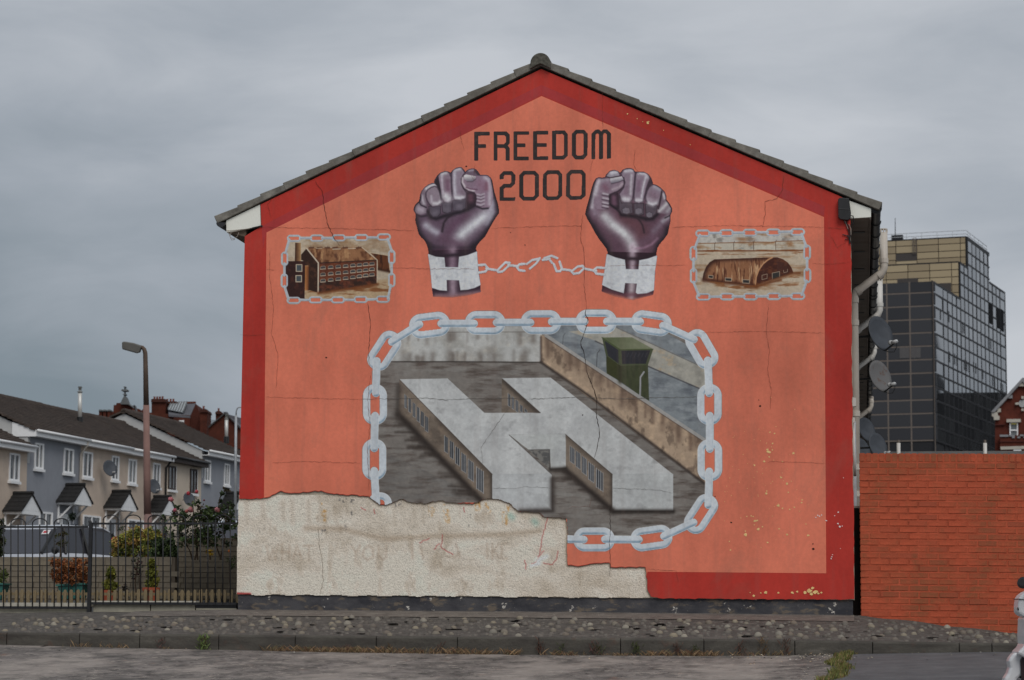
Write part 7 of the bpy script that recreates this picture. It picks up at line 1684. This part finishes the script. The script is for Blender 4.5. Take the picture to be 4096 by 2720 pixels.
# ------------------------------------------------------------------ glass office tower and brick building on the right
ZT = 320.0
az = math.atan(0.3895)                         # right face runs 21.3 deg right of the camera axis
HFW = Vector((FW.x, FW.y, 0)).normalized(); HRT = Vector((RT.x, RT.y, 0)).normalized()
TD = (HFW * math.cos(az) + HRT * math.sin(az)).normalized()      # along the glass face, away
TL = (HFW * math.sin(az) - HRT * math.cos(az)).normalized()      # along the panel face, to the left
TP0 = pxd(3750, hv(3750), ZT)
def on_right(u, v):
    q = pxplane(u, v, TP0, TL); return (q - TP0).dot(TD), q.z
def on_left(u, v, d):
    q = pxplane(u, v, TP0 + TD * d, TD); return (q - TP0).dot(TL), q.z
def TW(d, l, z): return Vector((TP0.x + TD.x * d + TL.x * l, TP0.y + TD.y * d + TL.y * l, z))
TWR = empty('office_tower', TW(20, 10, 10), 'tall dark glass office tower stepping up behind the brick wall', 'building')
mm = NM('mirror_glass', 0.04, 0.9); mm.color(mm.ramp(mm.rand(), [(0, (0.10, 0.11, 0.125)), (1, (0.20, 0.215, 0.23))])); mm.b.inputs['Metallic'].default_value = 0.75; mm.b.inputs['Base Color'].default_value = (0.2, 0.2, 0.2, 1)
M_MIRROR = mm.mat
mm = NM('black_glass_panel', 0.25, 0.4); mm.color(mm.ramp(mm.rand(), [(0, (0.030, 0.030, 0.034)), (1, (0.048, 0.048, 0.053))])); M_BPANEL = mm.mat
mm = NM('tan_panel', 0.7, 0.25); mm.color(mm.ramp(mm.rand(), [(0, P(122,109,88)), (1, P(144,130,105))])); M_TAN = mm.mat
M_FRAME = simple('mullion_dark', (0.022, 0.022, 0.025), 0.6, 0.3); M_FRAMEL = simple('panel_joint', P(92,84,78), 0.7, 0.2); M_OPEN = simple('open_dark', (0.008, 0.008, 0.009), 0.8, 0.1)
cr = lambda x, y: (3296 + x / 2.1775, 780 + y / 2.1775)
d1, z1 = on_right(*cr(1190, 905)); _, z0 = on_right(*cr(978, 765)); d2, z2 = on_right(*cr(1255, 630)); _, z2b = on_right(*cr(1190, 590)); d3, z3 = on_right(*cr(1440, 510)); _, z3b = on_right(*cr(1255, 365)); d4, z4 = on_right(*cr(1578, 850))
H1z, H2z, H3z, H4z = (z1 + z0) / 2, (z2 + z2b) / 2, (z3 + z3b) / 2, z4
W_T = 26.0; zg = 8.0
secs = [(0, d1, H1z), (d1, d2, H2z), (d2, d3, H3z), (d3, d4, H4z)]
def tbox(b, da, db, la, lb, za, zb): return b.box(TW((da + db) / 2, (la + lb) / 2, (za + zb) / 2), (db - da, lb - la, zb - za), (TD, TL, Vector((0, 0, 1))))
b = MB()
for a, c_, h in secs: tbox(b, a + 0.14, c_ + (0.14 if c_ != d4 else 0), 0.14, W_T, zg - 6, h - 0.05)
b.build('core', M_FRAME, TWR)
# row lines
_, za_ = on_left(*cr(745, 855), 0); _, zb_ = on_left(*cr(745, 1437), 0); RH = (za_ - zb_) / 5
rows = [za_ - RH * k for k in range(-12, 12)]
# left face of the first section: big black panels
lx = [on_left(*cr(x, 1000), 0)[0] for x in (978, 948, 747, 548, 349, 150, -50)]
for i in range(len(lx) - 1):
    for za2 in rows:
        zt2 = min(za2 + RH, H1z); 
        if zt2 - za2 < 0.1 or za2 < zg - 2: continue
        b = MB(); tbox(b, 0.0, 0.12, lx[i] + 0.10, lx[i + 1] - 0.10, za2 + 0.10, zt2 - 0.10); b.build('panel', M_BPANEL, TWR)
b = MB(); 
for i in range(1, len(lx)): tbox(b, 0.02, 0.10, lx[i] - 0.10, lx[i] + 0.10, zg - 2, H1z)
for za2 in rows:
    if zg < za2 < H1z: tbox(b, 0.03, 0.11, 0, W_T, za2 - 0.10, za2 + 0.10)
b.build('panel_joint', M_FRAMEL, TWR)
for (x0, y0, x1, y1) in ((660,1330,742,1422),(760,1328,842,1420)):
    l0, zt2 = on_left(*cr(x1, y0), 0); l1, zb2 = on_left(*cr(x0, y1), 0); b = MB(); tbox(b, -0.05, -0.005, l0, l1, zb2, zt2); b.build('vent_panel', simple('grey_vent', P(70,68,68), 0.7), TWR)
# tan side walls of the higher sections
for d, zl, zh, xs_, ys_, nm in ((d1, H1z, H2z, (1172,1110,920,730,541,350,160), (600,660,722,790,860,930), 0), (d2, H2z, H3z, (1236,1190,1000,810,628,440,250), (368,430,492,550,610,660), 1)):
    ls = [on_left(*cr(x, 600), d)[0] for x in xs_]; zz = [on_left(*cr(xs_[2], y), d)[1] for y in ys_]; zz[0] = zh
    for i in range(len(ls) - 1):
        for k in range(len(zz) - 1):
            zb2, zt2 = max(zz[k + 1], zl - 0.5), zz[k]
            if zt2 - zb2 < 0.15: continue
            b = MB(); tbox(b, d - 0.02, d + 0.13, ls[i] + 0.05, ls[i + 1] - 0.05, zb2 + 0.05, zt2 - 0.05); b.build('panel', M_TAN, TWR)
    b = MB(); tbox(b, d + 0.02, d + 0.12, 0.0, ls[0], zl, zh); b.build('corner_panel', M_FRAME, TWR)
    b = MB(); tbox(b, d - 0.05, d + 2.0, 0.2, W_T, zh - 0.03, zh + 0.12); b.build('roof_edge', M_FRAME, TWR)
for d, q in ((d1, (640,722,820,770)), (d1, (975,765,1108,860)), (d2, (628,505,808,578))):
    l0, zt2 = on_left(*cr(q[2], q[1]), d); l1, zb2 = on_left(*cr(q[0], q[3]), d); b = MB(); tbox(b, d - 0.06, d - 0.025, l0, l1, zb2, zt2); b.build('dark_opening', simple('opening', P(58,54,52), 0.8), TWR)
# ladder on the top section
l0, zt2 = on_left(*cr(805, 375), d2); l1, zb2 = on_left(*cr(780, 515), d2); b = MB()
for l in (l0, l1): b.tube([TW(d2 - 0.25, l, zb2), TW(d2 - 0.25, l, zt2)], 0.05, 5)
for k in range(12): z = zb2 + (zt2 - zb2) * k / 11; b.tube([TW(d2 - 0.25, l0, z), TW(d2 - 0.25, l1, z)], 0.035, 5)
b.build('ladder', M_FRAMEL, TWR)
# roof rail and mast
b = MB(); zr = H3z
for hgt in (0.5, 1.0):
    b.tube([TW(d2 + 0.3, 26, zr + hgt), TW(d2 + 0.3, 0.3, zr + hgt), TW(d3 - 0.3, 0.3, zr + hgt)], 0.045, 5)
for k in range(13): b.tube([TW(d2 + 0.3, 26 * k / 12, zr), TW(d2 + 0.3, 26 * k / 12, zr + 1.0)], 0.04, 5)
for k in range(1, 6): dd_ = d2 + 0.3 + (d3 - d2 - 0.6) * k / 5; b.tube([TW(dd_, 0.3, zr), TW(dd_, 0.3, zr + 1.0)], 0.04, 5)
b.build('roof_rail', simple('galv_rail', P(150,152,154), 0.5, 0.4, 0.4), TWR)
l, zm = on_left(*cr(620, 200), d2 + 1); b = MB(); b.tube([TW(d2 + 1, l, H3z), TW(d2 + 1, l, zm)], [0.09, 0.04], 6); l2, _ = on_left(*cr(640, 360), d2 + 1); tbox(b, d2 + 0.6, d2 + 1.2, l2 - 0.8, l2 + 0.8, H3z, H3z + 0.9); b.build('mast', M_FRAME, TWR)
# mirrored right face, one pane per bay and row
b = MB(); cols_d = [on_right(*cr(x, 1000))[0] for x in (985,1040,1079,1120,1158,1193,1228,1262,1298,1333,1367,1402,1436,1472,1504,1536,1572)]
cols_d[0] = 0.02; cols_d[-1] = d4
mull = MB(); allrows = sorted(set([zg] + [z for z in rows if z > zg]))
pane_n = 0
rsT = random.Random(8)
opened = {(12, 9), (12, 8), (14, 8), (15, 8), (14, 7), (15, 7)}
def topof(d): 
    for a, c_, h in secs:
        if d < c_: return h
    return secs[-1][2]
for i in range(len(cols_d) - 1):
    da, db = cols_d[i], cols_d[i + 1]; top = topof((da + db) / 2)
    for k, za2 in enumerate(rows):
        zt2 = min(za2 + RH, top)
        if zt2 - za2 < 0.12 or za2 < 10.5: continue
        b = MB(); tilt = rsT.uniform(-0.012, 0.012); b.box(TW((da + db) / 2, 0.06, (za2 + zt2) / 2), (db - da - 0.16, 0.06, zt2 - za2 - 0.16), ((TD + TL * tilt).normalized(), (TL - TD * tilt).normalized(), Vector((0, 0, 1))))
        xpix = 985 + (1572 - 985) * i / 15
        b.build('pane', M_OPEN if (i, k - 12 + 12) in () else M_MIRROR, TWR)
    tbox(mull, da - 0.11, da + 0.11, -0.02, 0.10, zg, topof(da + 0.2))
for za2 in rows:
    for a, c_, h in secs:
        if zg < za2 < h: tbox(mull, a, c_, -0.012, 0.09, za2 - 0.12, za2 + 0.12)
for a, c_, h in secs: tbox(mull, a, c_, -0.025, 0.14, h - 0.22, h + 0.06)
tbox(mull, d4 - 0.2, d4 + 0.05, -0.03, 0.12, zg, H4z)
mull.build('mullions', M_FRAME, TWR)
for q in ((1438,935,1470,1130),(1503,975,1535,1170),(1537,990,1568,1195)):
    da, zt2 = on_right(*cr(q[0], q[1])); db, zb2 = on_right(*cr(q[2], q[3])); b = MB(); tbox(b, da + 0.1, db - 0.1, -0.05, -0.03, zb2, zt2); b.build('open_bay', M_OPEN, TWR)
# narrow opening lights scattered over the face
b = MB()
for x, y in ((1015,1040),(1090,1060),(1210,1160),(1225,1160),(1370,1230),(1435,1290),(1455,1300),(1095,1410),(1140,1430),(1160,1440),(1225,1480),(1245,1490),(1265,1500),(1305,1500),(1325,1510),(1385,1560),(1470,1620),(1490,1640),(1545,1680),(1560,1690)):
    da, z = on_right(*cr(x, y)); tbox(b, da - 0.16, da + 0.16, -0.03, -0.015, z - RH * 0.42, z + RH * 0.42)
b.build('vent_lights', M_FRAME, TWR, kind='stuff')

# brick building with the steep gable
ZB = 250.0
gg = lambda pts: cv(pts, 4.478, 3960, 1480)
BB = empty('gabled_brick_building', pxd(4090, 1800, ZB), 'red brick building with steep stone edged gable at the right picture edge', 'building')
mm = NM('dark_red_brick', 0.9, 0.15); c = mm.ramp(mm.noise(0.9, 6, 0.7), [(0.3, P(56,29,23)), (0.6, P(76,38,30)), (0.8, P(90,47,37))]); mm.color(c); mm.bump(mm.noise(8, 3, 0.7), 0.3, 0.03); M_DRB = mm.mat
M_LST = simple('pale_stone', P(150,145,136), 0.85, 0.15, var=0.12, scale=0.8); M_GST = simple('grey_coping', P(112,112,114), 0.85, 0.15, var=0.12, scale=0.8)
_r = ray(4090, hv(4090)); HB = (Vector((_r.x, _r.y, 0)).normalized() + HRT * 0.12).normalized()
def gx(b, pts, dz, depth): return b.prism([pxd(u, v, ZB + dz) for u, v in gg(pts)], HB * depth)
b = MB(); gx(b, [(90,2600),(90,760),(150,690),(582,170),(1010,690),(1070,760),(1070,2600)], 0, 14); b.build('wall', M_DRB, BB)
b = MB(); gx(b, [(18,748),(582,138),(1146,748),(1080,752),(582,205),(84,752)], -0.5, 1.0); b.build('gable_coping', M_GST, BB)
for q in ([(30,760),(135,752),(138,825),(35,832)], [(62,826),(165,820),(165,892),(70,895)], [(130,690),(190,684),(190,750),(130,756)], [(310,480),(340,445),(398,445),(398,505),(320,508)], [(500,290),(560,215),(604,215),(660,290)], [(452,585),(512,578),(512,620),(452,620)], [(562,468),(604,468),(604,515),(562,515)], [(562,690),(604,690),(604,732),(562,732)], [(655,585),(712,580),(712,620),(655,620)]):
    b = MB(); gx(b, q, -0.35, 0.6); b.build('stone_block', M_LST if q[0][0] < 200 or q[0][0] > 440 else M_GST, BB)
cx, cy = gg([(583, 600)])[0]; b = MB(); pc = pxd(cx, cy, ZB - 0.15); e1, e2 = HRT, Vector((0, 0, 1)); r = 68 / 4.478 * ZB / F_PX
b.prism([pc + e1 * r * math.cos(2 * math.pi * j / 20) + e2 * r * math.sin(2 * math.pi * j / 20) for j in range(20)], HF * 0.1); b.build('round_window', simple('blind_white', P(128,130,130), 0.4, 0.4), BB)
for s_, wx in ((0, 0),):
    b = MB(); gx(b, [(295,880),(545,876),(545,932),(295,935)], -0.45, 0.7); b.build('lintel', M_LST, BB)
    fr = MB()
    for q in ([(350,945),(372,945),(372,1170),(350,1170)], [(480,945),(500,945),(500,1170),(480,1170)], [(372,940),(480,940),(480,950),(372,950)], [(372,1066),(480,1066),(480,1090),(372,1090)]): gx(fr, q, -0.2, 0.25)
    wi = fr.build('window', M_UP, BB); b = MB(); gx(b, [(372,950),(480,950),(480,1170),(372,1170)], -0.08, 0.06); b.build('pane', simple('grey_pane', P(92,96,98), 0.15, 0.5), wi)
    b = MB(); gx(b, [(374,945),(496,945),(488,976),(374,976)], -0.12, 0.03); b.build('blind', simple('yellow_blind', P(214,170,88), 0.7), wi)
x = 178; crn = MB()
b = MB(); gx(b, [(178,2600),(178,1175),(1000,1175),(1000,2600)], -0.9, 0.95); b.build('bay', M_DRB, BB)
b = MB(); k = 0
for q in ((175,1158,330,1195),(345,1158,395,1190),(395,1165,440,1220),(490,1190,540,1220),(535,1155,600,1185),(600,1190,660,1220)): gx(b, [(q[0],q[1]),(q[2],q[1]),(q[2],q[3]),(q[0],q[3])], -1.05, 0.5)
split_build(b, 'crenel_stone', M_GST, BB)
b = MB(); gx(b, [(185,1372),(1000,1350),(1000,1400),(190,1428)], -1.05, 0.4); b.build('stone_band', M_LST, BB)
b = MB(); gx(b, [(420,1425),(560,1420),(560,1500),(420,1500)], -1.0, 0.2); b.build('window', M_UP, BB)
b = MB(); gx(b, [(178,1272),(1000,1270),(1000,1290),(178,1292)], -1.0, 0.3); gx(b, [(92,970),(260,968),(265,985),(92,990)], -0.25, 0.4); b.build('string_course', simple('dark_string', P(62,30,26), 0.9), BB)
b = MB(); b.prism([pxd(u, v, ZB + 0.2) for u, v in gg([(18,748),(582,138),(600,138),(40,748)])], HB * 14); b.build('roof', M_SLATE, BB)

# unseen hall of invented shape, added so the tower's lower panes mirror something dark
RF_ = (HFW * math.cos(math.radians(32.4)) + HRT * math.sin(math.radians(32.4))).normalized(); RS_ = Vector((RF_.y, -RF_.x, 0))
hc = TW(d4 * 0.5, 0, 0) + RF_ * 62 + RS_ * 22; hc.z = 13.0
HALL = empty('mirrored_hall', hc, 'dark hall with spires, added out of frame for the tower panes to mirror', 'building')
b = MB(); b.prism([hc + RS_ * a + Vector((0, 0, z)) for a, z in ((-28, -8), (30, -8), (30, 25), (-28, 25))], RF_ * 16); b.build('wall', simple('mirrored_hall_dark', (0.014, 0.013, 0.013), 0.9), HALL)
for a, w, z in ((-14, 4.0, 40), (-6, 2.2, 33), (2, 2.0, 31)):
    b = MB(); c0 = hc + RS_ * a + RF_ * 4; b.lathe([(w, -8), (w, 26), (w * 0.55, 28), (0.05, z)], c0, (0, 0, 1), 8); b.build('spire', M_FRAME, HALL)

# low roof with two white flues just over the brick wall
LRf = empty('low_outbuilding', px(3900, 1850, 8.0), 'low dark roofed outbuilding whose ridge just tops the brick wall', 'building')
a, c_ = px(3560, 1806, 8.0), px(4400, 1806, 8.0)
b = MB(); b.prism([(a.x, 8.0, a.z), (a.x, 5.6, a.z - 1.1), (a.x, 10.4, a.z - 1.1)], (c_.x - a.x, 0, 0)); b.build('roof', simple('dark_felt', P(72,70,68), 0.9), LRf)
b = MB(); b.bb(a.x + 0.1, c_.x, 5.8, 10.2, -0.3, a.z - 1.02); b.build('wall', M_DRB, LRf)
for u in (3594, 3940):
    p0, p1 = px(u, 1835, 7.8), px(u, 1772, 7.8); b = MB(); b.tube([p0 - Vector((0, 0, 0.2)), p1], 0.028, 12); f = b.build('flue', M_PIPEW, LRf, smooth=True); b = MB(); b.tube([p1 + Vector((0, 0, 0.0)), p1 + Vector((0, 0, 0.045))], 0.02, 10); b.build('flue_cap', M_FRAMEL, f)

# ------------------------------------------------------------------ silver scooter cut off by the right edge of the picture
SZ = 21.6
base = pxd(4150, 2700, SZ); gz = z_road(base.x, base.y) + 0.012
SCO = empty('motor_scooter', (base.x, base.y, gz), 'silver white motor scooter parked at the right picture edge', 'scooter')
mm = NM('silver_paint', 0.35, 0.5, 0.05); mm.color(mm.ramp(mm.noise(1.5, 2), [(0.3, (0.70, 0.70, 0.71)), (0.7, (0.80, 0.80, 0.81))])); mm.b.inputs['Coat Weight'].default_value = 0.4; M_SILV = mm.mat
def sp(u, v, off=0.0): return pxd(u, v, SZ) + HF * off
def slab(name, pts, o0, o1, mat, par, bev=0.02):
    b = MB(); b.prism([sp(u, v, o0) for u, v in pts], HF * (o1 - o0)); return b.build(name, mat, par, bevel=bev)
slab('headset', [(4064,2448),(4063,2430),(4065,2412),(4067,2394),(4075,2382),(4090,2370),(4110,2362),(4150,2360),(4190,2372),(4205,2400),(4200,2440),(4180,2462),(4120,2470),(4085,2466),(4068,2458)], -0.11, 0.11, M_SILV, SCO, 0.035)
slab('seam', [(4064,2398),(4110,2404),(4200,2404),(4200,2401),(4110,2401),(4065,2395)], -0.115, 0.115, M_BLACK, SCO, 0.0)
b = MB(); b.tube([sp(4062,2436,-0.09), sp(4072,2436,-0.09)], 0.014, 10); b.build('indicator_lens', M_BLACK, SCO)
for o in (-0.3, 0.3):
    b = MB(); b.tube([sp(4140,2372,o*0.3), sp(4150,2368,o)], 0.018, 8); b.tube([sp(4150,2368,o), sp(4150,2366,o*1.35)], 0.022, 8); hb = b.build('handlebar', M_BLACK, SCO, smooth=True)
    b = MB(); b.tube([sp(4140,2366,o*0.6), sp(4110,2344,o*0.7)], 0.008, 6); b.lathe([(0.02, -0.012), (0.05, -0.008), (0.052, 0.01), (0.03, 0.02)], sp(4112,2330,o*0.7), (-0.5, -1, 0.2), 16); b.build('mirror', M_BLACK, hb)
slab('leg_shield', [(4085,2468),(4084,2500),(4082,2545),(4084,2575),(4083,2584),(4062,2604),(4056,2614),(4090,2632),(4130,2690),(4200,2700),(4250,2800),(4290,2800),(4240,2640),(4180,2540),(4160,2470)], -0.16, 0.16, M_SILV, SCO, 0.03)
slab('amber_indicator', [(4086,2532),(4097,2512),(4112,2512),(4116,2540),(4104,2562),(4092,2556),(4084,2542)], -0.172, -0.12, simple('amber_lens', (0.40, 0.10, 0.01), 0.3, 0.5), SCO, 0.006)
# front mudguard: silver hood over the wheel
slab('mudguard', [(4058,2608),(4046,2616),(4034,2632),(4030,2644),(4034,2670),(4026,2694),(4014,2712),(4008,2740),(4014,2800),(4050,2800),(4046,2760),(4062,2716),(4082,2700),(4120,2690),(4150,2700),(4160,2680),(4120,2630),(4090,2614)], -0.075, 0.075, M_SILV, SCO, 0.03)
wc = sp(4142, 2790); rw = 0.19
b = MB(); b.lathe([(rw * 0.62, -0.05), (rw * 0.92, -0.05), (rw, -0.02), (rw, 0.02), (rw * 0.92, 0.05), (rw * 0.62, 0.05)], Vector((wc.x, wc.y, gz + rw)), HF, 24); wh = b.build('wheel', M_TYRE, SCO); b = MB(); b.lathe([(rw * 0.6, -0.03), (0.03, -0.05), (0.03, 0.05), (rw * 0.6, 0.03)], Vector((wc.x, wc.y, gz + rw)), HF, 20); b.build('rim', M_SILV, wh)
slab('fork', [(4072,2640),(4084,2618),(4100,2612),(4110,2640),(4104,2780),(4080,2780)], -0.10, -0.076, simple('dark_red_fork', (0.035, 0.02, 0.022), 0.3, 0.5), SCO, 0.008)
slab('rear_body', [(4240,2640),(4300,2560),(4420,2540),(4640,2530),(4700,2600),(4640,2720),(4480,2760),(4300,2740),(4250,2720)], -0.17, 0.17, M_SILV, SCO, 0.05); slab('seat', [(4330,2560),(4350,2535),(4430,2520),(4620,2505),(4660,2530),(4630,2545),(4420,2560)], -0.14, 0.14, M_BLACK, SCO, 0.03)
slab('footboard', [(4200,2740),(4330,2740),(4330,2765),(4200,2765)], -0.18, 0.18, M_SILV, SCO, 0.01)
wc2 = sp(4560, 2790); b = MB(); b.lathe([(rw * 0.62, -0.05), (rw * 0.92, -0.05), (rw, -0.02), (rw, 0.02), (rw * 0.92, 0.05), (rw * 0.62, 0.05)], Vector((wc2.x, wc2.y, z_road(wc2.x, wc2.y) + rw + 0.01)), HF, 24); wh = b.build('wheel', M_TYRE, SCO); b = MB(); b.lathe([(rw * 0.6, -0.03), (0.03, -0.05), (0.03, 0.05), (rw * 0.6, 0.03)], Vector((wc2.x, wc2.y, z_road(wc2.x, wc2.y) + rw + 0.01)), HF, 20); b.build('rim', M_SILV, wh)
